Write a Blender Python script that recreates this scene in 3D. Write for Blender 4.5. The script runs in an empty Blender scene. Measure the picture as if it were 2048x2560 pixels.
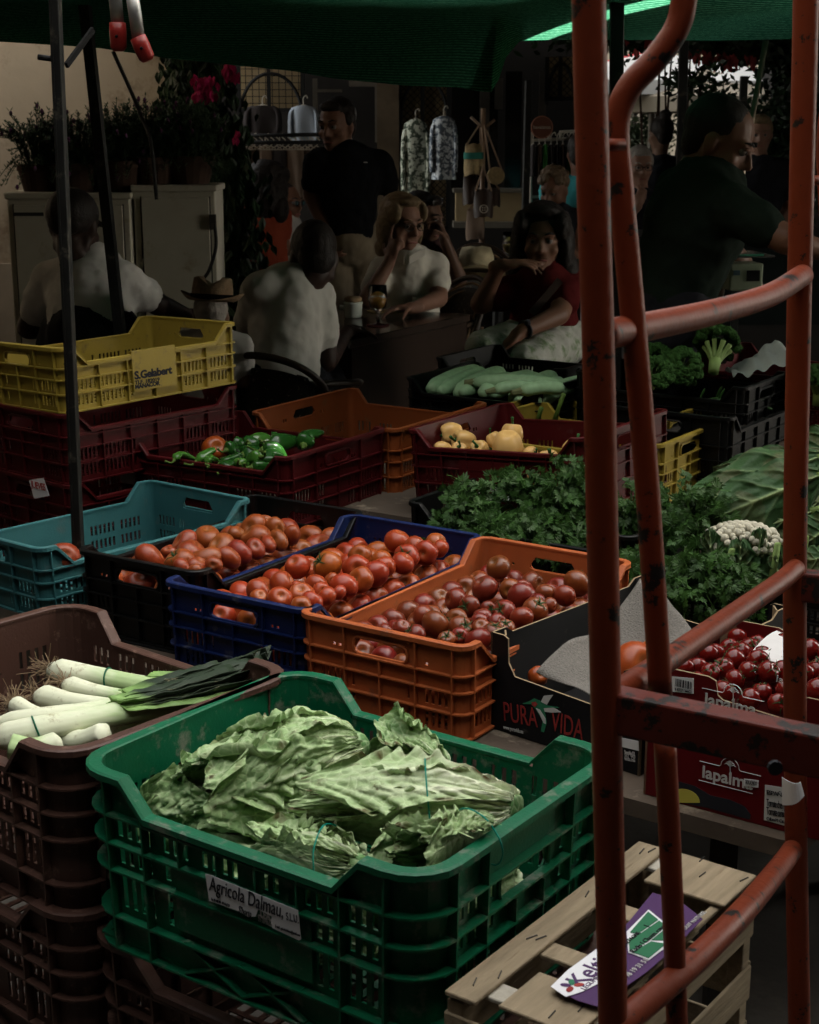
import bpy, bmesh, math, random
from math import sin, cos, pi, radians, atan, atan2, sqrt, exp
from mathutils import Vector, Matrix, noise
random.seed(7)
S = bpy.context.scene
COL = S.collection

# ------------------------------------------------------------------ camera
PITCH = atan(950 / 3800.0)
CAMZ = 1.58
cd = bpy.data.cameras.new("camera")
cam = bpy.data.objects.new("camera", cd); COL.objects.link(cam)
cam.location = (0, 0, CAMZ); cam.rotation_euler = (pi / 2 - PITCH, 0, 0)
cd.sensor_fit = 'VERTICAL'; cd.sensor_height = 36; cd.sensor_width = 28.8
cd.lens = 36 * 3800 / 2560.0
cd.clip_start = 0.05; cd.clip_end = 400
cd.dof.use_dof = True; cd.dof.focus_distance = 2.9; cd.dof.aperture_fstop = 16.0
S.camera = cam

# ------------------------------------------------------------------ world, sun, exposure
SUN_EL, SUN_ROT = radians(46), radians(90)     # rotation measured like the sky texture's
w = bpy.data.worlds.new("World"); S.world = w; w.use_nodes = True
nt = w.node_tree; nt.nodes.clear()
sky = nt.nodes.new('ShaderNodeTexSky'); sky.sky_type = 'NISHITA'; sky.sun_disc = False
sky.sun_elevation = SUN_EL; sky.sun_rotation = SUN_ROT; sky.altitude = 50; sky.dust_density = 2.0
bg = nt.nodes.new('ShaderNodeBackground'); bg.inputs[1].default_value = 0.15
ow = nt.nodes.new('ShaderNodeOutputWorld')
hs = nt.nodes.new('ShaderNodeHueSaturation'); hs.inputs['Saturation'].default_value = .30   # hazy summer sky
wm = nt.nodes.new('ShaderNodeMix'); wm.data_type = 'RGBA'; wm.blend_type = 'MULTIPLY'; wm.inputs[0].default_value = 1; wm.inputs[7].default_value = (1.0, .95, .84, 1)
nt.links.new(sky.outputs[0], hs.inputs['Color']); nt.links.new(hs.outputs[0], wm.inputs[6]); nt.links.new(wm.outputs[2], bg.inputs[0]); nt.links.new(bg.outputs[0], ow.inputs[0])
sd = bpy.data.lights.new("sun", 'SUN'); sd.energy = 3.5; sd.angle = radians(0.5); sd.color = (1.0, .95, .87)
sun = bpy.data.objects.new("sun", sd); COL.objects.link(sun)
# the sky's sun stands at azimuth SUN_ROT clockwise from +Y
sv = Vector((sin(SUN_ROT) * cos(SUN_EL), cos(SUN_ROT) * cos(SUN_EL), sin(SUN_EL)))
sun.rotation_euler = sv.to_track_quat('Z', 'Y').to_euler()
S.view_settings.view_transform = 'Standard'; S.view_settings.look = 'None'
S.view_settings.gamma = 1.0
S.view_settings.exposure = 3.3
S.cycles.max_bounces = 8; S.cycles.transparent_max_bounces = 24
S.cycles.use_denoising = True

# ------------------------------------------------------------------ helpers
FW = Vector((0, cos(PITCH), -sin(PITCH))); RT = Vector((1, 0, 0)); UP = RT.cross(FW)
def at(px, py, Y=None, Z=None):
    """world point seen at photo position px, py at distance Y or height Z"""
    d = FW + RT * ((px - 1024) / 3800.0) + UP * ((1280 - py) / 3800.0)
    t = Y / d.y if Y is not None else (Z - CAMZ) / d.z
    return Vector((0, 0, CAMZ)) + d * t
def atd(dx, dy, Y=None, Z=None):
    return at(dx * 1.18725, dy * 1.18725, Y, Z)

def tag(o, label=None, cat=None, group=None, kind=None):
    if label: o['label'] = label
    if cat: o['category'] = cat
    if group: o['group'] = group
    if kind: o['kind'] = kind
    return o
def empty(name, loc, label, cat, group=None, rz=0):
    o = bpy.data.objects.new(name, None); COL.objects.link(o)
    o.location = loc; o.rotation_euler = (0, 0, rz); o.empty_display_size = .05
    tag(o, label, cat, group); return o
def link(name, me, mat=None, parent=None, loc=None):
    o = bpy.data.objects.new(name, me); COL.objects.link(o)
    if mat:
        for m in (mat if isinstance(mat, (list, tuple)) else [mat]): me.materials.append(m)
    if parent: o.parent = parent
    if loc is not None: o.location = loc
    return o
def obj(name, bm, mat=None, parent=None, smooth=False, loc=None, world=False):
    """bmesh -> one object. world=True: the mesh is in world space, shift it into the parent's frame"""
    me = bpy.data.meshes.new(name)
    if world:
        if parent is not None:
            M = Matrix.LocRotScale(parent.location, parent.rotation_euler, None)
            if parent.parent is not None:
                p = parent.parent
                M = Matrix.LocRotScale(p.location, p.rotation_euler, None) @ M
            bm.transform(M.inverted())
        elif len(bm.verts):
            bb = [v.co for v in bm.verts]
            c = Vector((sum(v.x for v in bb) / len(bb), sum(v.y for v in bb) / len(bb), min(v.z for v in bb)))
            bmesh.ops.translate(bm, verts=bm.verts, vec=-c); loc = c
    bm.to_mesh(me); bm.free()
    if smooth:
        me.polygons.foreach_set('use_smooth', [True] * len(me.polygons))
    return link(name, me, mat, parent, loc)
def mod(o, kind, **kw):
    m = o.modifiers.new(kind.lower(), kind)
    for k, v in kw.items(): setattr(m, k, v)
    return m
def box(bm, c, s, R=None, mi=0):
    c = Vector(c); sx, sy, sz = [a / 2 for a in s]
    R = R or Matrix.Identity(3)
    vs = [bm.verts.new(c + R @ Vector((x * sx, y * sy, z * sz))) for x in (-1, 1) for y in (-1, 1) for z in (-1, 1)]
    for f in ((0, 1, 3, 2), (4, 6, 7, 5), (0, 4, 5, 1), (2, 3, 7, 6), (0, 2, 6, 4), (1, 5, 7, 3)):
        bm.faces.new([vs[i] for i in f]).material_index = mi
    return vs
def bar(bm, a, b, w, h, up=Vector((0, 0, 1))):
    a = Vector(a); b = Vector(b); d = (b - a); L = d.length; d = d / L
    s = d.cross(up)
    if s.length < 1e-3: s = d.cross(Vector((0, 1, 0)))
    s.normalize(); u = s.cross(d)
    R = Matrix((d, s, u)).transposed()
    box(bm, (a + b) / 2, (L, w, h), R)
def frame_along(pts):
    T = []
    for i in range(len(pts)):
        a = pts[max(i - 1, 0)]; b = pts[min(i + 1, len(pts) - 1)]
        t = (b - a); T.append(t.normalized() if t.length > 1e-9 else Vector((0, 0, 1)))
    n = T[0].cross(Vector((0, 0, 1)))
    if n.length < .1: n = T[0].cross(Vector((1, 0, 0)))
    n.normalize(); N = []
    for t in T:
        n = (n - t * n.dot(t)).normalized(); N.append(n.copy())
    return T, N
def tube(bm, pts, r, seg=12, caps=True, flat=1.0):
    pts = [Vector(p) for p in pts]
    rs = r if isinstance(r, (list, tuple)) else [r] * len(pts)
    T, N = frame_along(pts); rings = []
    for p, t, n, rr in zip(pts, T, N, rs):
        b = t.cross(n)
        rings.append([bm.verts.new(p + n * (rr * cos(2 * pi * k / seg)) + b * (rr * flat * sin(2 * pi * k / seg))) for k in range(seg)])
    for i in range(len(rings) - 1):
        for k in range(seg):
            bm.faces.new((rings[i][k], rings[i][(k + 1) % seg], rings[i + 1][(k + 1) % seg], rings[i + 1][k]))
    if caps:
        bm.faces.new(rings[0][::-1]); bm.faces.new(rings[-1])
    return rings
def spline(pts, n=8):
    pts = [Vector(p) for p in pts]; out = []
    P = [pts[0] * 2 - pts[1]] + pts + [pts[-1] * 2 - pts[-2]]
    for i in range(1, len(P) - 2):
        for k in range(n):
            t = k / n; a, b, c, d = P[i - 1], P[i], P[i + 1], P[i + 2]
            out.append(.5 * ((2 * b) + (c - a) * t + (2 * a - 5 * b + 4 * c - d) * t * t + (-a + 3 * b - 3 * c + d) * t ** 3))
    out.append(pts[-1]); return out
def ball(bm, c, r, u=12, v=8, R=None, squash=(1, 1, 1)):
    M = Matrix.Translation(Vector(c)) @ (R.to_4x4() if R else Matrix.Identity(4)) @ Matrix.Diagonal((r * squash[0], r * squash[1], r * squash[2], 1))
    return bmesh.ops.create_uvsphere(bm, u_segments=u, v_segments=v, radius=1, matrix=M)['verts']
def lathe(bm, prof, c=(0, 0, 0), seg=20, R=None, caps=True):
    c = Vector(c); R = R or Matrix.Identity(3); rings = []
    for r, z in prof:
        rings.append([bm.verts.new(c + R @ Vector((r * cos(2 * pi * k / seg), r * sin(2 * pi * k / seg), z))) for k in range(seg)])
    for i in range(len(rings) - 1):
        for k in range(seg):
            bm.faces.new((rings[i][k], rings[i][(k + 1) % seg], rings[i + 1][(k + 1) % seg], rings[i + 1][k]))
    if caps:
        bm.faces.new(rings[0][::-1]); bm.faces.new(rings[-1])
def sheet(bm, f, nu, nv, attr=None):
    """grid surface f(u,v) -> Vector; attr: layer + function giving (r,g,b,a)"""
    V = [[bm.verts.new(f(i / nu, j / nv)) for j in range(nv + 1)] for i in range(nu + 1)]
    for i in range(nu):
        for j in range(nv):
            fc = bm.faces.new((V[i][j], V[i + 1][j], V[i + 1][j + 1], V[i][j + 1]))
            if attr:
                lay, g = attr
                for lp, (a, b) in zip(fc.loops, ((i, j), (i + 1, j), (i + 1, j + 1), (i, j + 1))):
                    lp[lay] = g(a / nu, b / nv)
    return V
def Rz(a): return Matrix.Rotation(a, 3, 'Z')
def Rx(a): return Matrix.Rotation(a, 3, 'X')
def Ry(a): return Matrix.Rotation(a, 3, 'Y')
def nz(p, s=1.0, seed=0.0): return noise.noise(Vector(p) * s + Vector((seed * 7.13, seed * 3.7, seed * 1.9)))

def lettering(body, size, mat, parent, loc, rot, name='lettering', ext=.0004, shear=0, ax='CENTER', space=1.0, bold=0):
    c = bpy.data.curves.new(name, 'FONT'); c.body = body; c.size = size; c.extrude = ext
    c.align_x = ax; c.align_y = 'CENTER'; c.shear = shear; c.space_character = space; c.offset = bold
    c.resolution_u = 3
    t = bpy.data.objects.new(name, c); COL.objects.link(t)
    dg = bpy.context.evaluated_depsgraph_get(); dg.update()
    me = bpy.data.meshes.new_from_object(t.evaluated_get(dg))
    COL.objects.unlink(t); bpy.data.objects.remove(t); me.name = name
    me.materials.clear()
    o = link(name, me, mat, parent, loc); o.rotation_euler = rot
    return o

# ------------------------------------------------------------------ materials
MATS = {}
DIM = {'shop_wall', 'tan_wall_lit_pane', 'sandstone', 'old_terracotta', 'fair_skin', 'tanned_skin', 'olive_skin', 'dark_skin', 'lavender_leaf', 'dark_green_tee', 'white_frame', 'black_steel', 'beige_render', 'cream_render', 'beige_canvas', 'ivy_leaf', 'oleander', 'blonde_hair', 'dark_red_tee'}
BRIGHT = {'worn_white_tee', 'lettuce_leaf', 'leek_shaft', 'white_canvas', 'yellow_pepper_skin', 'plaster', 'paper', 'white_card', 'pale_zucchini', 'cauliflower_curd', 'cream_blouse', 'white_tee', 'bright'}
def mat(name, col, rough=.6, spec=.4, metal=0, var=.12, vs=8.0, bump=0, bs=60, dirt=None, dirt_amt=.0, ds=14, attr=None, trans=0, coat=0, alpha=1, emit=None, orand=0, crinkle=0, cs=40, cw=(.5, .6, .35), sharp=0, stretch=None):
    """procedural material: base colour broken up by noise, optional dirt blotches, bump"""
    if name in MATS: return MATS[name]
    m = bpy.data.materials.new(name); m.use_nodes = True; n = m.node_tree; N = n.nodes; L = n.links
    b = N['Principled BSDF']; b.inputs['Roughness'].default_value = rough
    b.inputs['Specular IOR Level'].default_value = spec * (.45 if metal == 0 and rough > .12 else 1); b.inputs['Metallic'].default_value = metal
    tc = N.new('ShaderNodeTexCoord'); co = tc.outputs['Object']
    if stretch:
        mp = N.new('ShaderNodeMapping'); mp.inputs['Scale'].default_value = stretch; L.new(co, mp.inputs[0]); co = mp.outputs[0]
    no = N.new('ShaderNodeTexNoise'); no.inputs['Scale'].default_value = vs; no.inputs['Detail'].default_value = 5
    L.new(co, no.inputs['Vector'])
    mx = N.new('ShaderNodeMix'); mx.data_type = 'RGBA'
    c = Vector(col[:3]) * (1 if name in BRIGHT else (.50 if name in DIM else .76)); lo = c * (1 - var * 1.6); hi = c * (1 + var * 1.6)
    mx.inputs[6].default_value = (*lo, 1); mx.inputs[7].default_value = (min(hi[0], 1), min(hi[1], 1), min(hi[2], 1), 1)
    L.new(no.outputs[0], mx.inputs[0]); out = mx.outputs[2]
    if attr:       # mix towards a second and third colour by vertex colour r, g
        at_ = N.new('ShaderNodeVertexColor'); at_.layer_name = 'col'
        sp = N.new('ShaderNodeSeparateColor'); L.new(at_.outputs[0], sp.inputs[0])
        for ch, cc in zip((0, 1, 2), attr):
            m2 = N.new('ShaderNodeMix'); m2.data_type = 'RGBA'; m2.inputs[7].default_value = (*cc, 1)
            L.new(sp.outputs[ch], m2.inputs[0]); L.new(out, m2.inputs[6]); out = m2.outputs[2]
    if orand:
        oi = N.new('ShaderNodeObjectInfo'); hv = N.new('ShaderNodeHueSaturation'); r1 = N.new('ShaderNodeMapRange'); r1.inputs[3].default_value = .5 - orand * .10; r1.inputs[4].default_value = .5 + orand * .13
        r2 = N.new('ShaderNodeMath'); r2.operation = 'MULTIPLY'; r2.inputs[1].default_value = 7.31; r3 = N.new('ShaderNodeMath'); r3.operation = 'FRACT'; r4 = N.new('ShaderNodeMapRange'); r4.inputs[3].default_value = 1 - orand * 1.2; r4.inputs[4].default_value = 1 + orand
        L.new(oi.outputs['Random'], r1.inputs[0]); L.new(oi.outputs['Random'], r2.inputs[0]); L.new(r2.outputs[0], r3.inputs[0]); L.new(r3.outputs[0], r4.inputs[0])
        L.new(r1.outputs[0], hv.inputs['Hue']); L.new(r4.outputs[0], hv.inputs['Value']); L.new(out, hv.inputs['Color']); out = hv.outputs[0]
    if dirt:
        n2 = N.new('ShaderNodeTexNoise'); n2.inputs['Scale'].default_value = ds; n2.inputs['Detail'].default_value = 8
        n2.inputs['Roughness'].default_value = .7; L.new(co, n2.inputs['Vector'])
        r = N.new('ShaderNodeMapRange'); r.inputs[1].default_value = .62 - dirt_amt; r.inputs[2].default_value = .72 - dirt_amt * .6
        if sharp: r.inputs[2].default_value = r.inputs[1].default_value + .025
        L.new(n2.outputs[0], r.inputs[0])
        m3 = N.new('ShaderNodeMix'); m3.data_type = 'RGBA'; m3.inputs[7].default_value = (*dirt, 1)
        L.new(r.outputs[0], m3.inputs[0]); L.new(out, m3.inputs[6]); out = m3.outputs[2]
    L.new(out, b.inputs['Base Color'])
    if crinkle:      # netted veins: raised pale ridges between puffed cells
        nw = N.new('ShaderNodeTexNoise'); nw.inputs['Scale'].default_value = cs * .35; L.new(co, nw.inputs['Vector'])
        va = N.new('ShaderNodeVectorMath'); va.operation = 'SCALE'; va.inputs['Scale'].default_value = 1.2 / cs; L.new(nw.outputs['Color'], va.inputs[0])
        vb = N.new('ShaderNodeVectorMath'); L.new(co, vb.inputs[0]); L.new(va.outputs[0], vb.inputs[1])
        vo = N.new('ShaderNodeTexVoronoi'); vo.feature = 'DISTANCE_TO_EDGE'; vo.inputs['Scale'].default_value = cs; L.new(vb.outputs[0], vo.inputs['Vector'])
        rm = N.new('ShaderNodeMapRange'); rm.inputs[1].default_value = .0; rm.inputs[2].default_value = .11; rm.inputs[3].default_value = .45; rm.inputs[4].default_value = 0; L.new(vo.outputs['Distance'], rm.inputs[0])
        mv = N.new('ShaderNodeMix'); mv.data_type = 'RGBA'; mv.inputs[7].default_value = (*cw, 1); L.new(rm.outputs[0], mv.inputs[0]); L.new(b.inputs['Base Color'].links[0].from_socket, mv.inputs[6]); L.new(mv.outputs[2], b.inputs['Base Color'])
        bc = N.new('ShaderNodeBump'); bc.inputs['Strength'].default_value = crinkle; bc.inputs['Distance'].default_value = .006; L.new(vo.outputs['Distance'], bc.inputs['Height'])
        L.new(bc.outputs[0], b.inputs['Normal'])
    if bump:
        n4 = N.new('ShaderNodeTexNoise'); n4.inputs['Scale'].default_value = bs; n4.inputs['Detail'].default_value = 6
        L.new(co, n4.inputs['Vector']); bp = N.new('ShaderNodeBump'); bp.inputs['Strength'].default_value = bump
        bp.inputs['Distance'].default_value = .004; L.new(n4.outputs[0], bp.inputs['Height']); L.new(bp.outputs[0], b.inputs['Normal'])
        if crinkle: L.new(bc.outputs[0], bp.inputs['Normal'])
    if coat: b.inputs['Coat Weight'].default_value = coat; b.inputs['Coat Roughness'].default_value = .15
    if trans:
        tr = N.new('ShaderNodeBsdfTranslucent'); L.new(out, tr.inputs[0]); ms = N.new('ShaderNodeMixShader'); ms.inputs[0].default_value = trans
        L.new(b.outputs[0], ms.inputs[1]); L.new(tr.outputs[0], ms.inputs[2]); L.new(ms.outputs[0], N['Material Output'].inputs[0])
    MATS[name] = m; return m

def plastic(name, col, dust=(.16, .12, .09), amt=.07, rough=.42):
    return mat(name, col, rough=rough, spec=.45, var=.14, vs=9, bump=.12, bs=220, dirt=dust, dirt_amt=amt, ds=23)
# ------------------------------------------------------------------ setting
M_floor = mat('paving', (.07, .062, .053), rough=.8, var=.25, vs=3, bump=.4, bs=30, dirt=(.07, .06, .05), dirt_amt=.05, ds=5)
bm = bmesh.new(); box(bm, (0, 20, -.05), (160, 160, .1)); tag(obj('ground', bm, M_floor), kind='structure')
M_plaster = mat('plaster', (.27, .225, .165), rough=.9, spec=.1, var=.22, vs=1.6, bump=.5, bs=18, dirt=(.12, .085, .055), dirt_amt=.10, ds=2.6)
M_stone = mat('stone', (.30, .25, .19), rough=.85, spec=.2, var=.25, vs=5, bump=.6, bs=14)
M_dark = mat('dark_stone', (.05, .045, .04), rough=.9, spec=.1, var=.2)
M_tarp = mat('dark_tarp', (.010, .013, .012), rough=.9, spec=.05, var=.3)

def building(name, label, parts, cat='building', group=None):
    r = empty(name, parts[0][1], label, cat, group)
    for nm, c, s, m in parts:
        bm = bmesh.new(); box(bm, Vector(c) - Vector(parts[0][1]), s); obj(nm, bm, m, r)
    return r
# unseen blocks added behind and at the right to keep light off the stall
building('building', 'unseen dark block added behind the photographer to shade the stall', [('wall', (0, -4.5, 5.0), (22, 1.0, 10.0), M_dark)])
building('building', 'unseen dark block added on the right to keep sun off, near part', [('wall', (6.4, -.4, 6.0), (.8, 9.0, 12.0), M_dark)])
building('building', 'unseen dark block added on the right to keep sun off, far part', [('wall', (6.4, 13.25, 6.0), (.8, 13.8, 12.0), M_dark)])  # added sun blocker; the gap before it lets sun reach the net
building('building', 'plastered house on the left side of the lane', [('wall', (-4.6, 2.0, 4.0), (.8, 12.0, 8.0), M_plaster)])

r = empty('added_tarp', (0, -1.6, 2.7), 'unseen dark tarp added above the photographer to darken the crate fronts', 'added_tarp'); bm = bmesh.new(); box(bm, (0, 0, 0), (9.0, 4.9, .006)); obj('cover', bm, M_tarp, r)  # added out of view to cut skylight on the near crate sides
r = empty('added_tarp', (3.3, 1.6, 2.9), 'unseen dark tarp added right of the stall to narrow the sky opening', 'added_tarp'); bm = bmesh.new(); box(bm, (0, 0, 0), (4.0, 3.2, .006)); obj('cover', bm, M_tarp, r)  # added out of view, limits skylight from the right
r = empty('added_tarp', (-3.3, 1.8, 2.95), 'unseen dark tarp added left of the stall to narrow the sky opening', 'added_tarp'); bm = bmesh.new(); box(bm, (0, 0, 0), (3.7, 5.5, .006)); obj('cover', bm, M_tarp, r)  # added out of view, limits skylight from the left
# ------------------------------------------------------------------ plastic crates
def rrect(L, W, rc, seg=5):
    """rounded rectangle path; returns points (x,y,nx,ny,side,t); side 0 = -y long side"""
    out = []
    hx, hy = L / 2, W / 2
    sides = [((-hx + rc, -hy), (hx - rc, -hy), (0, -1), L), ((hx, -hy + rc), (hx, hy - rc), (1, 0), W),
             ((hx - rc, hy), (-hx + rc, hy), (0, 1), L), ((-hx, hy - rc), (-hx, -hy + rc), (-1, 0), W)]
    cc = [(hx - rc, -hy + rc, -pi / 2), (hx - rc, hy - rc, 0), (-hx + rc, hy - rc, pi / 2), (-hx + rc, -hy + rc, pi)]
    return sides, cc
def crate(name, label, cen, yaw, L, W, zr, H, m, style='low', rc=.022, cut=(.06, .13), cutd=.045, group=None, handle_side=(1, 3), sloth=True, tilt=(0, 0), bars=True):
    root = empty(name, (cen[0], cen[1], zr - H), label, 'crate', group or 'plastic produce crates', radians(yaw))
    root.rotation_euler = (radians(tilt[0]), radians(tilt[1]), radians(yaw))
    sides, cc = rrect(L, W, rc)
    path = []   # (x, y, nx, ny, side or -1, u across side from 0..len, kind)
    hw, hr = .058, .013
    pitch = .0135 if style == 'low' else .017
    for si, (a, b, n, full) in enumerate(sides):
        ln = sqrt((b[0] - a[0]) ** 2 + (b[1] - a[1]) ** 2)
        k = max(int(ln / pitch), 4); us = set()
        for i in range(k):
            us.add(round(ln * i / k, 5)); us.add(round(ln * (i + .5) / k, 5))
        us.add(round(ln, 5))
        if si in handle_side:
            us = {u for u in us if not (ln / 2 - hw - .004 < u < ln / 2 + hw + .004)}
            for e in (-hw, -hw + hr, hw - hr, hw): us.add(round(ln / 2 + e, 5))
            for i in range(1, 6): us.add(round(ln / 2 - hw + hr + (2 * hw - 2 * hr) * i / 6, 5))
        for t in (cut if si in (0, 2) else ()):
            for u in (t * full - rc, full - t * full - rc):
                if 0 < u < ln: us.add(round(u, 5))
        for u in sorted(us):
            path.append((a[0] + (b[0] - a[0]) * u / ln, a[1] + (b[1] - a[1]) * u / ln, n[0], n[1], si, u, ln))
        cx, cy, a0 = cc[si]
        for i in range(1, 5):
            an = a0 + pi / 2 * i / 5
            path.append((cx + rc * cos(an), cy + rc * sin(an), cos(an), sin(an), -1 - si, i / 5, 1))
    def ztop(p):
        si, u = p[4], p[5]
        if si in (0, 2) and cut:
            full = L; t = (u + rc) / full; t = min(t, 1 - t)
            k = (t - cut[0]) / (cut[1] - cut[0]); k = max(0, min(1, k))
            return H - cutd * k
        return H
    if style == 'low':
        z1, z2, z3 = .30 * H, .52 * H, .66 * H
        rows = [0, .018, z1 - .008, z1 + .006, z2 - .006, z2 + .006, z3 + .002, z3 + .012, H - .055, H - .045, H - .025, H - .012, H]
        slotrows = [(.018, z1 - .008), (z1 + .006, z2 - .006)]
        hz = (H - .055, H - .025); ribs = [.006, z1, z2, z3 + .006]
        extra = (z3 + .012, H - .055)
    else:
        z = [0, .012, .045, .055, .062, .118, .128, .158, .168, .198, H - .05, H - .02, H]
        rows = z; slotrows = [(.062, .118), (.128, .158), (.168, .198)]
        hz = (.128, .198) if False else (.158, .198)
        ribs = [.004, .052, .122, .162, .203]; extra = None
    rows = sorted(set(round(r, 5) for r in rows))
    if hz[1] > H - .01: hz = (H - .05, H - .02)
    npt = len(path)
    bm = bmesh.new()
    taper = .030
    def P(p, z, off=0.0):
        k = 1 - taper * (1 - z / H) * (1 if style != 'low' else .5)
        return Vector((p[0] * k + p[2] * off, p[1] * k + p[3] * off, z))
    grid = []
    for p in path:
        zt = ztop(p); grid.append([bm.verts.new(P(p, min(z, zt))) for z in rows])
    for i in range(npt):
        p, q = path[i], path[(i + 1) % npt]
        same = p[4] == q[4] and p[4] >= 0
        um = (p[5] + q[5]) / 2; ln = p[6]
        width = q[5] - p[5] if same else 0
        for j in range(len(rows) - 1):
            za, zb = rows[j], rows[j + 1]; zm = (za + zb) / 2
            if zm > max(ztop(p), ztop(q)): continue
            a, b, c, d = grid[i][j], grid[(i + 1) % npt][j], grid[(i + 1) % npt][j + 1], grid[i][j + 1]
            if same:
                isslot = int(round(2 * (p[5]) / ln * max(int(ln / pitch), 4))) % 2 == 1
                edge = min(um, ln - um)
                pan = (um / ln * (6 if ln > .45 else 4)) % 1
                inside = .13 < pan < .87 and edge > .012
                if p[4] in handle_side and abs(um - ln / 2) < hw and hz[0] - 1e-4 < zm < hz[1]:
                    lo = abs(um - ln / 2) > hw - hr
                    if lo:
                        left = um < ln / 2
                        first = abs(za - hz[0]) < 1e-4
                        last = abs(zb - hz[1]) < 1e-4
                        if first and not last: bm.faces.new((a, b, d) if left else (a, b, c))
                        elif last and not first: bm.faces.new((a, c, d) if left else (b, c, d))
                    continue
                nearh = p[4] in handle_side and abs(um - ln / 2) < hw + .008
                hole = False
                if sloth and isslot and width < pitch * .7 and inside:
                    for (s0, s1) in slotrows:
                        if s0 - 1e-4 <= za and zb <= s1 + 1e-4:
                            if not (nearh and zb > hz[0] - .006): hole = True
                    if extra and extra[0] - 1e-4 <= za and zb <= extra[1] + .02 and p[4] in handle_side and hw + .012 < abs(um - ln / 2) < hw + .055: hole = True
                    if style != 'low' and p[4] in (0, 2) and .3 < um / ln < .7 and zm < .158: hole = False
                    if p[4] in (0, 2) and style == 'low' and .36 < um / ln < .64: hole = False
                if hole: continue
            bm.faces.new((a, b, c, d))
    bmesh.ops.dissolve_degenerate(bm, edges=bm.edges, dist=1e-5)
    bm.normal_update()
    o = obj('body', bm, m, root)
    mod(o, 'SOLIDIFY', thickness=.0032, offset=-1)
    # ribs: one mesh with the grid of stiffening ribs
    bm = bmesh.new(); d = .009 if style == 'low' else .014
    def strip(z, off0, off1, th, top=False, sel=None):
        R_ = []
        for p in path:
            zz = min(z, ztop(p)) if not top else ztop(p)
            R_.append([bm.verts.new(P(p, zz, off0) + Vector((0, 0, -th))), bm.verts.new(P(p, zz, off1) + Vector((0, 0, -th))),
                       bm.verts.new(P(p, zz, off1)), bm.verts.new(P(p, zz, off0))])
        for i in range(npt):
            if sel and not sel(path[i], path[(i + 1) % npt]): continue
            A, B = R_[i], R_[(i + 1) % npt]
            for k in range(4): bm.faces.new((A[k], B[k], B[(k + 1) % 4], A[(k + 1) % 4]))
    if bars:
        for z in ribs: strip(z, .0005, d, .0032, sel=lambda p, q: z < min(ztop(p), ztop(q)) - .004)
        vz = ribs[0]
        for si, (a, b, n, full) in enumerate(sides):
            ln = sqrt((b[0] - a[0]) ** 2 + (b[1] - a[1]) ** 2); k = 6 if ln > .45 else 4
            if style != 'low': k = int(ln / .075) + 1
            for i in range(k + 1):
                u = ln * i / k; x = a[0] + (b[0] - a[0]) * u / ln; y = a[1] + (b[1] - a[1]) * u / ln
                pp = (x, y, n[0], n[1], si, u, ln); zt = ztop(pp) - .003
                if style != 'low' and si in (0, 2) and .28 < u / ln < .72:
                    segs = [(.158, zt)]
                else: segs = [(.003, zt)]
                if si in handle_side and abs(u - ln / 2) < hw: segs = [(.003, hz[0] - .004)]
                for z0, z1_ in segs:
                    tv = Vector((-n[1], n[0], 0)) * .0014
                    q = [P(pp, z0, .0005), P(pp, z0, d), P(pp, z1_, d), P(pp, z1_, .0005)]
                    vs = [bm.verts.new(c + tv) for c in q] + [bm.verts.new(c - tv) for c in q]
                    for f in ((0, 1, 2, 3), (7, 6, 5, 4), (0, 4, 5, 1), (1, 5, 6, 2), (2, 6, 7, 3), (3, 7, 4, 0)):
                        bm.faces.new([vs[i_] for i_ in f])
        if style != 'low':      # crossed braces under the label panel on the long sides
            for si in (0, 2):
                a, b, n, full = sides[si]; ln = sqrt((b[0] - a[0]) ** 2 + (b[1] - a[1]) ** 2)
                for (u0, u1) in ((.28, .5), (.5, .72)):
                    for (za, zb) in ((.052, .006), (.006, .052)):
                        A = Vector((a[0] + (b[0] - a[0]) * u0, a[1] + (b[1] - a[1]) * u0, za)); B = Vector((a[0] + (b[0] - a[0]) * u1, a[1] + (b[1] - a[1]) * u1, zb))
                        nn = Vector((n[0], n[1], 0))
                        k = 1 - taper * .85
                        A.x *= k; A.y *= k; B.x *= k; B.y *= k
                        bar(bm, A + nn * .006, B + nn * .006, .010, .0026, up=Vector((0, 0, 1)))
    obj('ribs', bm, m, root)
    # rim: a rounded flange following the top edge
    bm = bmesh.new(); rw = .010 if style == 'low' else .017
    prof = [(-.0045, -.004), (-.0045, .0008), (-.002, .0022), (rw * .75, .0022), (rw, .0006), (rw, -.008), (rw - .0025, -.008), (rw - .0025, -.0015), (.0005, -.0015)]
    R_ = []
    for p in path:
        z = ztop(p); R_.append([bm.verts.new(P(p, z, o_) + Vector((0, 0, dz))) for o_, dz in prof])
    for i in range(npt):
        A, B = R_[i], R_[(i + 1) % npt]; k = len(prof)
        for j in range(k): bm.faces.new((A[j], B[j], B[(j + 1) % k], A[(j + 1) % k]))
    obj('rim', bm, m, root)
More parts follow.
